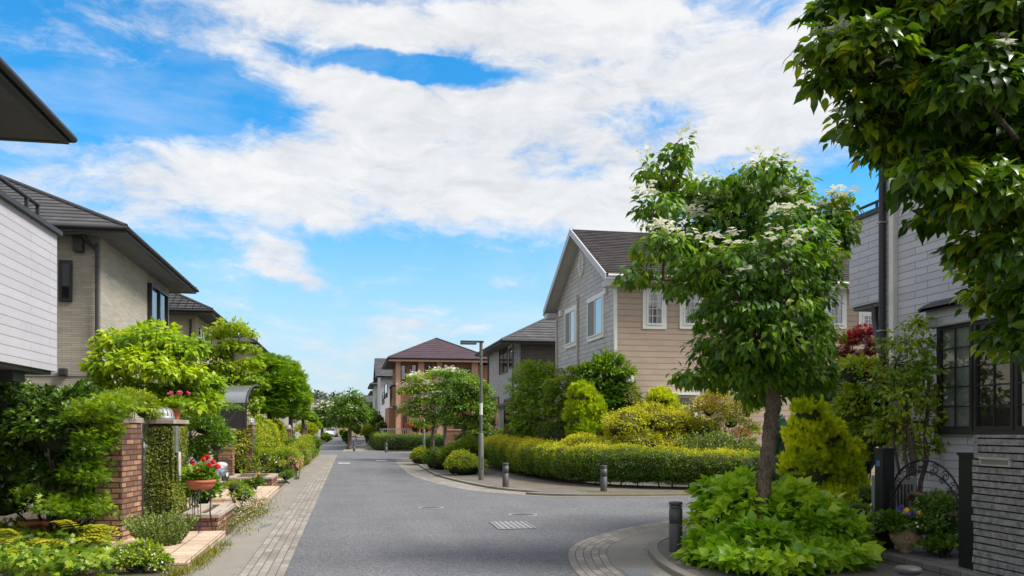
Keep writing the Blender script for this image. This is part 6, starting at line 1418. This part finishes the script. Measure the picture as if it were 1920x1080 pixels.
m = MB(); m.lathe((ux, uy, .17), [(r * .25, 0), (r * .42, .02), (r * .38, .05), (r * .8, .11), (r * 1.0, .17), (r * .9, .2), (r * .95, .22), (r * .8, .235), (r * .92, .30), (r * 1.05, .33), (r * 1.05, .345), (r * .9, .345), (r * .85, .32), (0, .32)], 28)
for k in range(6):
    a = k * PI / 3; m.ball((ux + r * .97 * math.cos(a), uy + r * .97 * math.sin(a), .37), .03, .03, .035, 8, 5)
m.build('bowl', plain('urn_stone', (.30, .22, .14), .9, var=.45, scale=9, bump=.5), t)
P, O, I = crown_pts([((ux, uy, .56), (.30, .26, .12)), ((ux - .18, uy - .02, .5), (.2, .16, .14)), ((ux + .18, uy, .48), (.2, .16, .16))], 230, .55, .3); pos, D, Nr, S, rr = clusters(P, O, 5, .06, .15, .5, .055)
leaves('foliage', 'ivy', pos, D, Nr, S, rr, L_ivy, t)
for nm, mt, pp in (('purple_pansies', P_purple, ((1686, 955), (1702, 961), (1716, 960), (1690, 951))), ('yellow_pansies', P_yellow, ((1700, 956), (1724, 962), (1699, 959)))):
    C = np.array([PX(x, y, 9.75) for x, y in pp]); Cf = np.repeat(C, 5, 0) + rng.normal(size=(len(C) * 5, 3)) * .006; leaves('flowers', 'puff', Cf, rvec(len(Cf)) * np.array([1, .2, 1]), rng.normal(size=(len(Cf), 3)) * .25 + np.array([-.2, -1, .4]), np.full(len(Cf), .05), rng.random(len(Cf)), mt, t)
bush('jasmine', 'dark green bush with small white flowers right of the urn', B([(1755, 955, 38, 34), (1735, 985, 30, 26, -.2), (1770, 995, 26, 34)], 10.0), 'simple', L_ivy, 260, 7, .06, .045, base=PX(1755, 1000, 10.0)[:2] + (.17,), rndv=.5, flowers=dict(n=40, per=3, spread=.02, kind='puff', size=.028, mat=P_white, minz=-.5))
bush('ivy_bush', 'trailing ivy spreading over the threshold at the foot of the urn', B([(1770, 1020, 26, 16), (1745, 1028, 18, 10), (1660, 985, 26, 22, .5)], 9.7), 'ivy', L_ivy, 110, 6, .06, .06, base=PX(1770, 1030, 9.7)[:2] + (.17,), rndv=.6, corescale=.5)
# ================================================================ near plants on the right
hb_ = PX(1455, 1040, 10.6)
bush('hydrangea', 'large fresh green hydrangea round the foot of the flowering dogwood', B([(1385, 965, 66, 68, .2), (1350, 925, 36, 28, .8), (1335, 1040, 45, 48, -.3), (1490, 985, 85, 72, .1), (1540, 1000, 75, 62, .1), (1590, 1045, 36, 40, -.3), (1390, 1065, 90, 60, -.5), (1490, 1085, 110, 75, -.7), (1430, 1020, 50, 40, -.7), (1430, 1095, 100, 45, -1.0), (1470, 945, 60, 34, .9), (1330, 985, 30, 30, .2)], 10.5), 'full', L_hyd, 900, 6, .11, .125, droop=.05, up=.62, outw=.75, base=(hb_[0], hb_[1], .06), stems=16, rndv=.5, cv=.25, hb=.25, corescale=.6, core=plain('hydrangea_dark_fill', (.02, .04, .012), .9, var=.4, scale=8), wide=1.25,  # core is the dark colour of the added hulls behind the leaves
     flowers=dict(n=54, per=9, spread=.03, lift=.05, kind='puff', size=.045, mat=leafmat('petal_greenish', [(.6, .65, .2), (.8, .8, .45)], .1, .5), minz=.0, where=lambda P: P[:, 2] < .5))
t = thing('log_rail', 'low pale wooden rail hidden in the hydrangea behind the dogwood trunk', 'rail', PX(1460, 940, 11.4)[:2] + (.06,))
a = PX(1400, 925, 11.4); b = PX(1475, 942, 11.2); m = MB(); m.tube([a, b], .035, 8); m.build('rail', plain('pale_log', (.42, .36, .28), .8, var=.2), t); m = MB()
for p in (a, b): m.tube([(p[0], p[1], .06), (p[0], p[1], p[2] + .08)], .045, 8)
m.build('post', MATS['pale_log'], t)
kb = GP(1422, 1022, .06); tp = [kb, PX(1426, 960, 11.9)[:2] + (PX(1426, 950, 11.9)[2],), PX(1438, 870, 11.8), PX(1447, 800, 11.75), PX(1452, 740, 11.7), PX(1446, 690, 11.7)]
print('dogwood base', kb); tp[0] = (kb[0], kb[1], .055)
Dt = (kb[1] * ca + kb[0] * sa); print('Dt', Dt)
DT = 10.45; kb2 = PX(1416, 1000, DT); tp = [(kb2[0], kb2[1], .055), PX(1425, 950, DT), PX(1437, 880, DT), PX(1441, 820, DT), PX(1450, 765, DT), PX(1448, 700, DT), PX(1440, 640, DT)]
FL = dict(n=760, per=7, spread=.085, kind='bract', size=.088, mat=P_white, minz=.45, where=lambda P: (P[:, 2] + .6 * lump(P, 2.5, 31) > 3.75), lift=.06)
tree('flowering_dogwood', 'flowering dogwood with white bracts and a leaning trunk rising from the hydrangea', tp, [.104, .094, .088, .086, .092, .078, .06],
     B([(1277, 276, 24, 18, .2), (1262, 300, 26, 22, .1), (1240, 328, 42, 26, .2), (1232, 392, 40, 34, -.2), (1262, 372, 30, 26, .4), (1300, 365, 46, 26, .5), (1345, 352, 46, 26), (1395, 345, 40, 24, .5), (1432, 325, 50, 24, -.3), (1478, 350, 46, 28, .3), (1500, 385, 36, 28, .8),
        (1240, 462, 52, 24, -.8), (1185, 512, 26, 20, -.9), (1205, 520, 24, 18, -.6), (1290, 445, 60, 40, .1), (1360, 420, 70, 46, .2), (1430, 400, 70, 46, .1), (1490, 440, 60, 46, -.4), (1560, 395, 36, 24, .8), (1592, 385, 22, 24, .9), (1550, 440, 44, 36, .7), (1580, 430, 26, 26, .8),
        (1300, 520, 66, 44, -.1), (1370, 500, 80, 50, -.5), (1450, 500, 80, 54, -.7), (1520, 500, 56, 46, .1), (1395, 570, 62, 40, -.8), (1470, 580, 70, 46, -.7), (1340, 590, 44, 30, .6), (1518, 560, 42, 42, -.3), (1420, 640, 90, 44, -.6), (1500, 640, 70, 48, -.5), (1515, 620, 42, 42, .3),
        (1345, 660, 50, 36, .0), (1400, 690, 70, 40, -.2), (1480, 700, 70, 40, .2), (1300, 706, 40, 16, -.3), (1340, 705, 40, 20, -.2), (1525, 690, 38, 38, .4), (1545, 722, 22, 20, .5), (1430, 735, 50, 24, .5)], DT),
     'full', L_dog, 2700, 7, .10, .096, droop=.95, up=.5, cat='tree', flowers=FL, rndv=.42, cv=.2, hb=.1, limb_r=.045, wide=.85, flatbot=0, shell=.5, twigs=.3, bark=barkmat('bark_dogwood', (.135, .102, .078)), cull=.55)
# variegated creeper at the foot
fronds('creeper', 'white-edged variegated creeper at the base of the hydrangea', PX(1412, 1062, 10.0), 8, .22, P_cream, .03)
bush('dark_ground_shrub', 'dark leafy ground plant under the left side of the hydrangea', B([(1345, 1060, 50, 18), (1310, 1056, 24, 16)], 9.9), 'ivy', L_ivy, 130, 6, .06, .05, base=PX(1345, 1078, 9.9)[:2] + (.058,), rndv=.5)
# big dogwood overhead at the right
blb = B([(q[0] + 24,) + q[1:] for q in [(1560, 25, 60, 50, .3), (1540, 90, 42, 36), (1530, 150, 30, 36), (1600, 100, 70, 60, -.2), (1660, 40, 90, 60, .3), (1620, 190, 60, 46), (1690, 150, 80, 70, .3), (1590, 245, 46, 30, .2), (1760, 60, 100, 80), (1880, 40, 110, 90, -.3), (1800, 170, 90, 80, -.4), (1900, 170, 90, 90, .2), (1650, 290, 46, 36, .4), (1710, 260, 80, 56, .2), (1720, 340, 66, 44, -.3), (1820, 270, 90, 70, .3), (1920, 290, 90, 80), (1770, 400, 62, 44, .2), (1850, 380, 80, 60, -.3), (1940, 400, 80, 80, .1), (1830, 470, 64, 46, .1), (1900, 480, 70, 60, -.3), (1850, 560, 52, 44, .4), (1915, 570, 60, 60, .1), (1880, 640, 44, 36, .2), (1935, 660, 40, 50, -.1), (1680, -40, 120, 50), (1900, -40, 110, 50), (1820, 510, 30, 20, .6), (1990, 200, 70, 110), (1980, 400, 60, 90)]], 5.0)
tk = PX(2070, 800, 5.0)
tree('flowering_dogwood', 'large overhanging dogwood filling the upper right corner, its trunk out of frame', [(tk[0], tk[1], .055), (tk[0] + .03, tk[1], 1.3), (tk[0] - .05, tk[1], 2.4), (tk[0] - .1, tk[1] + .05, 3.3)], [.12, .10, .09, .07], blb, 'full', L_near, 2500, 7, .11, .080, droop=.85, up=.35, flowers=dict(n=90, per=2, spread=.04, kind='bract', size=.11, mat=P_white, minz=.1, where=lambda P: (P[:, 2] > 3.3), lift=.03), rndv=.46, cv=.3, limb_r=.03, flatbot=.3, shell=.45, twigs=.5, bark=barkmat('bark_dark', (.09, .07, .06)), cull=.6, sv=.4)
# multi-stem shrub before the wall
sb = PX(1712, 960, 11.8); t_ = [(sb[0], sb[1], .06), PX(1712, 860, 11.8), PX(1700, 760, 11.8)]
tree('multi_stem_tree', 'airy multi-stemmed small tree with pale heart leaves behind the iron gate', t_, [.05, .045, .03], B([(1720, 610, 28, 20), (1700, 640, 44, 26), (1740, 660, 34, 26, .2), (1680, 680, 50, 30, -.1), (1725, 700, 50, 30), (1660, 725, 46, 30, .2), (1700, 745, 56, 34, -.2), (1745, 745, 36, 30, .2), (1735, 790, 40, 34), (1680, 800, 44, 34, .3), (1765, 830, 24, 24, .1), (1720, 840, 40, 24, .2), (1655, 800, 30, 30, .4)], 11.8), 'full', L_multi, 400, 6, .12, .078, droop=.5, up=.5, cat='small tree', rndv=.32, cv=.16, shell=.35, limb_r=.02, twigs=.8, cull=.4, bark=MATS['bark_dark'], extra=[((sb[0] - .02, sb[1], .06), PX(1690, 740, 11.8), .035), ((sb[0] + .05, sb[1], .06), PX(1742, 700, 11.8), .04), ((sb[0] - .06, sb[1], .06), PX(1672, 800, 11.9), .028)])
bush('loose_shrub', 'loose green shrub with yellowing leaves between golden conifer and multi-stem tree', B([(1605, 700, 46, 30), (1640, 740, 50, 40, .2), (1600, 770, 36, 50, .2), (1640, 810, 44, 46), (1660, 770, 30, 40, .3), (1655, 700, 40, 30, .4)], 13.2), 'full', L_multi, 420, 6, .12, .08, droop=.3, up=.5, stems=0, base=PX(1640, 950, 13.2)[:2] + (.05,), rndv=.44, cv=.16, shell=.5, corescale=.6)
tree('red_maple', 'dark red Japanese maple between the dogwood and the pale stone house', [PX(1625, 900, 20)[:2] + (.05,), PX(1625, 760, 20), PX(1622, 700, 20)], [.06, .05, .03], B([(1600, 640, 28, 22), (1625, 625, 24, 16), (1640, 660, 24, 24), (1600, 680, 30, 22), (1580, 665, 18, 18), (1630, 700, 26, 20)], 20), 'maple', L_red, 330, 7, .12, .085, droop=.3, up=.6, shell=.4, rndv=.45, hb=.1, limb_r=.025, flatbot=.2)
def conifer(label, blobs, base, mat, n, size, name='golden_conifer', per=9, cr=.09, **k):
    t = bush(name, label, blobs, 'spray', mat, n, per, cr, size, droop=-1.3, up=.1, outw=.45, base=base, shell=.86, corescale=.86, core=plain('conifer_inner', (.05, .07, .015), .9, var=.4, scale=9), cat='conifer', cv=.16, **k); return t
conifer('broad bright golden-green thuja beside the black gate post', B([(1515, 770, 26, 30), (1510, 820, 36, 44, .1), (1545, 820, 36, 44, .2), (1515, 880, 42, 60), (1560, 880, 40, 60, .2), (1590, 905, 30, 56, .1), (1600, 860, 22, 36, .4), (1545, 950, 70, 56, .1)], 14.3), PX(1545, 985, 14.3)[:2] + (.05,), L_thujag, 1500, .085, rndv=.45, hb=.1)
conifer('blue-grey conifer squeezed between hedge end and golden thuja', B([(1468, 850, 16, 44), (1472, 890, 18, 30), (1460, 810, 14, 24)], 19.0), PX(1468, 930, 19)[:2] + (.05,), L_blue, 260, .09, 'blue_conifer', cr=.1)
conifer('dark blue-green conifer rising behind the golden thuja', B([(1530, 735, 34, 34), (1560, 760, 30, 50), (1500, 720, 30, 24), (1580, 720, 26, 40)], 17.5), PX(1540, 930, 17.5)[:2] + (.05,), L_blue, 420, .09, 'blue_conifer', cr=.12)
bush('small_leaf_shrub', 'small-leaved dark shrub at the foot of the left gate post', B([(1605, 960, 30, 22), (1590, 985, 30, 20, -.3), (1625, 930, 20, 24, .3)], 11.6), 'simple', L_mid, 150, 7, .06, .04, base=PX(1605, 985, 11.6)[:2] + (.06,), rndv=.55)
bush('dark_backdrop_shrub', 'dark evergreen shrub filling the gap beside the gate post', B([(1625, 850, 26, 60), (1600, 800, 40, 60, .5)], 14.8), 'simple', L_dark, 260, 7, .1, .07, base=PX(1625, 930, 14.8)[:2] + (.05,), rndv=.5)
# ================================================================ curved golden hedge and shrubs behind it
Hc = [(PX(928, 880, 34)[:2]) + (1.08,), PX(960, 880, 30.5)[:2] + (1.08,), PX(1010, 880, 27.0)[:2] + (1.0,), PX(1075, 880, 24.4)[:2] + (.97,), PX(1150, 880, 23.0)[:2] + (.95,), PX(1230, 880, 22.4)[:2] + (.93,), PX(1310, 880, 22.0)[:2] + (.88,), PX(1400, 880, 21.7)[:2] + (.86,), PX(1455, 880, 21.8)[:2] + (.86,)]
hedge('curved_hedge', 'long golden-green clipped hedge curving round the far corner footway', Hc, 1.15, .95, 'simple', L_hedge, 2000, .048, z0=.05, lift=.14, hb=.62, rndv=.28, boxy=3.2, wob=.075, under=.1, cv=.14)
tuft('moss', 'yellow-green moss and weeds along the footway below the curved hedge', [GP(x, y, .056) for x, y in [(x, 925.5 + random.uniform(-3, 2.5)) for x in range(1120, 1430, 4)] + [(x, 905 + (x - 960) * .11 + random.uniform(-3, 3)) for x in range(960, 1130, 5)] + [(948, 914), (940, 915), (955, 915), (935, 914), (965, 914)]], L_moss, .035, 60, kind='stuff', cat='moss', spread=.1)
tuft('weeds', 'yellow weeds in the joints of the near corner kerb', [GP(x, y, .05) for x, y in ((1225, 1018), (1235, 1014), (1215, 1022), (1212, 1032), (1211, 1042), (1065, 1052), (1076, 1072), (1205, 1050), (1250, 1008))], L_moss, .03, 30, kind='stuff', cat='weeds', spread=.035)
tuft('weeds', 'small weeds along the edge of the left paving band', [GP(x, y, .01) for x, y in ((536, 1044), (540, 1030), (583, 960), (552, 1005), (600, 925), (437, 1078), (445, 1065), (520, 945), (560, 890))], L_moss, .03, 16, kind='stuff', cat='weeds', spread=.03)
gs = 'garden shrubs behind the curved hedge'
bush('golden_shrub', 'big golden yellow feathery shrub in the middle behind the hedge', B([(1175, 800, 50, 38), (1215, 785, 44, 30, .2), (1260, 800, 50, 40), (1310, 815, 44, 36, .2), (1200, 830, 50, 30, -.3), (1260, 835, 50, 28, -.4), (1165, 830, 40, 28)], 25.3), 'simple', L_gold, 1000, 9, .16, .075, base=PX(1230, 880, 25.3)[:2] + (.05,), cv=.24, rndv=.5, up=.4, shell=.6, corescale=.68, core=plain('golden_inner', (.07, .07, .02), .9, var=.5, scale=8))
bush('golden_shrub', 'low spreading golden shrub left of the big golden one, just above the hedge', B([(1095, 832, 40, 18), (1130, 838, 34, 16), (1070, 840, 24, 14)], 24.9), 'simple', L_gold, 330, 8, .12, .07, base=PX(1095, 870, 24.9)[:2] + (.05,), cv=.2, rndv=.4, hb=.4)
conifer('upright bright green thuja between the maple and the golden shrub', B([(1092, 742, 22, 24), (1088, 785, 26, 40), (1108, 775, 24, 44), (1100, 812, 36, 34)], 26.2), PX(1105, 860, 26.2)[:2] + (.05,), L_thuja, 650, .11, cr=.12, rndv=.38)
bush('long_leaf_shrub', 'tall shrub with long drooping leaves at the corner of the gabled house', B([(1130, 700, 30, 26), (1145, 680, 20, 16), (1110, 725, 30, 22), (1160, 730, 30, 30), (1130, 755, 40, 34), (1170, 765, 28, 34), (1100, 700, 20, 16), (1165, 700, 22, 16)], 27.0), 'long', L_mid, 420, 8, .16, .19, base=PX(1140, 860, 27)[:2] + (.05,), droop=.25, rndv=.5, hb=.4, shell=.5, corescale=.6, wide=1.3)
tree('maple_tree', 'olive-green maple at the left end behind the curved hedge', [PX(1008, 860, 31)[:2] + (.05,), PX(1008, 780, 31)], [.07, .05], B([(1000, 700, 36, 26), (985, 730, 32, 34), (1015, 725, 36, 34), (975, 765, 24, 34), (1010, 765, 40, 30), (1030, 700, 20, 20), (990, 800, 32, 26)], 31), 'maple', L_maple, 760, 7, .16, .10, up=.55, rndv=.75, hb=.2, shell=.55)
tree('small_maple', 'bright light green maple in front of the gabled house', [PX(1055, 850, 29)[:2] + (.05,), PX(1052, 780, 29)], [.05, .04], B([(1045, 722, 28, 18), (1065, 745, 30, 24), (1035, 755, 26, 22), (1060, 775, 26, 20), (1085, 720, 22, 20), (1075, 700, 18, 14)], 29), 'maple', L_lime, 330, 7, .15, .10, up=.75, rndv=.4, hb=.1, shell=.5)
hp = [PX(962, 840, 33)[:2], PX(1000, 840, 31)[:2], PX(1058, 840, 29)[:2]]
hedge('clipped_hedge', 'dark green clipped hedge under the maples behind the golden hedge', hp, .9, 1.65, 'simple', L_box, 900, .065, z0=.05, wob=.1, rndv=.3)
bush('round_conifer', 'yellow-green round shrub under the hood of the lattice window', B([(1240, 748, 26, 20), (1228, 765, 20, 18), (1255, 765, 18, 18)], 26.4), 'spray', L_thuja, 250, 8, .1, .085, base=PX(1240, 860, 26.4)[:2] + (.05,), droop=-.6, rndv=.5, corescale=.7)
bush('mixed_shrub', 'brownish clipped shrub between long-leaf shrub and beige wall', B([(1180, 750, 18, 28), (1190, 775, 16, 26)], 26.6), 'simple', L_olive, 160, 7, .1, .06, base=PX(1180, 860, 26.6)[:2] + (.05,), rndv=.35)
bush('mixed_shrub', 'tall olive and yellow shrub with rusty twigs right of the lattice window', B([(1330, 770, 36, 36), (1370, 790, 40, 40), (1400, 770, 30, 40), (1345, 745, 24, 20), (1395, 810, 34, 30), (1325, 800, 28, 30)], 24.8), 'simple', L_olive, 620, 8, .15, .075, base=PX(1360, 880, 24.8)[:2] + (.05,), cv=.28, rndv=.55, shell=.4, corescale=.3)
bush('rusty_shrub', 'dying shrub with rust-coloured twigs right of the grey-green bush', B([(1390, 820, 20, 20), (1335, 750, 10, 12, .3), (1380, 840, 14, 14)], 23.9), 'simple', L_brown, 80, 7, .1, .06, base=PX(1385, 870, 23.9)[:2] + (.05,), shell=.3, corescale=0)
needles('grey_green_shrub', 'grey-green needle-leaved bush just above the hedge', PX(1345, 880, 23.6)[:2] + (.35,), 170, 1.1, .3, L_rose, .3, .5, lf=.06)
bush('dark_twiggy_shrub', 'dark green twiggy bush left of the little bright ball', B([(1345, 840, 34, 28), (1385, 855, 26, 20)], 23.8), 'long', L_rose, 260, 8, .1, .07, base=PX(1350, 880, 23.8)[:2] + (.05,), rndv=.25)
bush('round_bush', 'small bright green ball bush at the right above the hedge', B([(1400, 845, 24, 20)], 23.6), 'simple', L_box, 220, 8, .08, .05, base=PX(1400, 880, 23.6)[:2] + (.05,), rndv=.7, shell=.9)
# ================================================================ corner trees and bushes
def ctree(label, x, yb, D, blobs, mat, n, size, fl=None, grp='dogwoods on the far corner', **k):
    b = PX(x, yb, D); return tree('dogwood_tree', label, [(b[0], b[1], .055), PX(x + 1, 800, D), PX(x, 770, D)], [.085, .075, .065], B(blobs, D), 'simple', mat, int(n * 1.6), 7, .18, size, droop=.55, up=.5, group=grp, flowers=fl, hb=.15, flatbot=.2, limb_r=.06, **k)
ctree('corner dogwood with rows of white flowers, left of the three', 811, 858, 42, [(785, 712, 24, 10), (770, 735, 26, 14), (800, 730, 30, 16), (828, 704, 30, 12), (775, 760, 22, 12), (805, 755, 34, 18), (790, 778, 30, 14), (825, 775, 26, 14), (845, 725, 24, 18), (765, 770, 20, 10), (800, 795, 24, 8)], L_lime, 520, .13, dict(n=1200, per=7, spread=.15, kind='bract', size=.12, mat=P_white, minz=.3, lift=.05), rndv=.35)
ctree('corner dogwood with white flowers, in the middle of the three', 834, 862, 40, [(835, 702, 24, 9), (860, 706, 28, 12), (848, 730, 30, 20), (835, 755, 34, 22), (830, 785, 26, 14)], L_mid, 380, .13, dict(n=600, per=7, spread=.14, kind='bract', size=.12, mat=P_white, minz=.3, lift=.05), rndv=.6)
ctree('darkest corner dogwood with a thick trunk, right of the three', 868, 866, 37, [(875, 718, 28, 16), (895, 735, 28, 22), (865, 745, 32, 24), (850, 770, 26, 20), (885, 765, 36, 22), (905, 780, 20, 14), (865, 790, 30, 12), (840, 795, 20, 8), (900, 800, 18, 8), (915, 760, 12, 12)], L_mid, 560, .13, None, rndv=.5)
tree('dogwood_tree', 'light green tree showing on both sides of the lamp post', [PX(905, 850, 44)[:2] + (.05,), PX(905, 790, 44)], [.08, .06], B([(905, 745, 20, 14), (908, 765, 22, 18), (900, 790, 20, 20)], 44), 'simple', L_lime, 220, 7, .2, .14, droop=.4, up=.5)
red = bush('red_flowering_shrub', 'shrub with red flowers in front of the terracotta house', B([(778, 800, 12, 14), (795, 805, 12, 12)], 59.2), 'simple', L_mid, 130, 6, .2, .12, base=PX(785, 835, 59.2)[:2] + (.05,), flowers=dict(n=90, per=5, spread=.15, kind='puff', size=.13, mat=P_red, minz=-1))
for (x, y, rx, ry, D, yb, mt, lab) in ((789, 857, 18, 18, 36.5, 876, L_hedge, 'yellowish rounded azalea at the tip of the far corner, leftmost bush'), (822, 863, 25, 25, 31.8, 888, L_box, 'rounded green bush, second along the far corner kerb'), (868, 872, 32, 27, 28.2, 900, L_boxl, 'bright green bush at the foot of the near lamp post')):
    bush('corner_bush', lab, [blob(x, y, rx, ry, D), blob(x + rx * .5, y + 3, rx * .8, ry * .8, D + .5), blob(x - rx * .5, y + 2, rx * .6, ry * .8, D + .1)], 'simple', mt, 620, 8, .09, .055, base=PX(x, yb, D)[:2] + (.055,), rndv=.5, group='bushes along the far corner')
bush('tall_grassy_shrub', 'tall feathery green shrub under the corner dogwoods', B([(860, 850, 26, 24), (885, 845, 20, 26), (842, 855, 18, 16), (900, 860, 14, 20)], 30.0), 'long', L_box, 420, 8, .14, .1, base=PX(870, 890, 30)[:2] + (.055,), droop=-.5, rndv=.55)
bush('back_hedge', 'green hedge behind the utility cabinet', B([(880, 825, 30, 16), (925, 822, 26, 16), (945, 818, 16, 12), (905, 828, 34, 14)], 38), 'simple', L_box, 520, 7, .15, .085, base=PX(900, 850, 38)[:2] + (.05,), rndv=.45)
bush('shade_shrub', 'dark shrub in front of the low brown garden wall', B([(885, 800, 26, 20), (905, 795, 22, 24)], 47), 'simple', L_mid, 260, 7, .2, .12, base=PX(890, 835, 47)[:2] + (.05,), rndv=.3)
# ---- beyond the crossing
tree('street_tree', 'leafy street tree standing on the far island in the middle of the road', [PX(655, 844, 61)[:2] + (.03,), PX(656, 800, 61), PX(655, 785, 61)], [.15, .12, .10], B([(655, 752, 24, 12), (640, 765, 20, 12), (670, 760, 18, 13), (655, 775, 32, 14), (630, 782, 16, 10), (680, 778, 14, 12), (650, 792, 22, 9), (670, 745, 12, 8), (663, 736, 7, 6)], 61), 'simple', L_mid, 700, 7, .28, .2, droop=.4, up=.5, flowers=dict(n=160, per=5, spread=.2, kind='bract', size=.2, mat=P_white, minz=.2), rndv=.5, limb_r=.09)
tree('white_flowering_tree', 'tree covered in white flowers left of the far road', [PX(604, 822, 92)[:2] + (.03,), PX(604, 800, 92)], [.17, .14], B([(610, 765, 13, 10), (595, 775, 13, 12), (622, 772, 10, 12), (600, 790, 16, 9), (615, 788, 12, 10)], 92), 'simple', L_mid, 420, 6, .4, .3, flowers=dict(n=420, per=5, spread=.4, kind='bract', size=.32, mat=P_white, minz=.0), limb_r=.09, rndv=.6)
for nm, x, y, rx, ry, D, yb, mt, lab in (('island_shrub', 649, 822, 5, 14, 62.2, 838, L_mid, 'shrub at the foot of the island street tree'), ('road_shrub', 612, 821, 8, 8, 88, 828, L_mid, 'green bush at the left roadside below the white-flowering tree'), ('yellow_shrub', 689, 813, 11, 15, 72, 829, L_boxl, 'yellow-green clipped bush right of the far footway'), ('green_shrub', 702, 795, 14, 24, 78, 825, L_mid, 'tall loose green shrub at the right of the far footway'), ('green_shrub', 697, 785, 10, 18, 84, 820, L_maple, 'lighter tall shrub behind the yellow-green bush'), ('dark_shrub', 711, 800, 7, 22, 70, 830, L_dark, 'dark narrow evergreen next to the pale green house'), ('end_shrub', 641, 812, 4, 7, 120, 818, L_mid, 'small conifer between the end houses'), ('pale_shrub', 716, 805, 8, 14, 67, 825, L_rose, 'pale grey-green bush before the terracotta house corner'),
                                 ('garden_tree', 590, 800, 10, 14, 70, 815, L_lime, 'light green garden tree left of the far lamp'), ('garden_tree', 585, 785, 8, 10, 66, 815, L_lime, 'lime green garden tree just right of the maples'), ('far_hedge', 668, 806, 9, 10, 100, 815, L_dark, 'dark hedge behind the island tree')):
    bush(nm, lab, [blob(x, y, rx, ry, D), blob(x + rx * .3, y + 3, rx * .8, ry * .8, D + .4)], 'simple', mt, 240, 6, rx * D / F * .22, .17, base=PX(x, yb, D)[:2] + (.04,), rndv=.5)
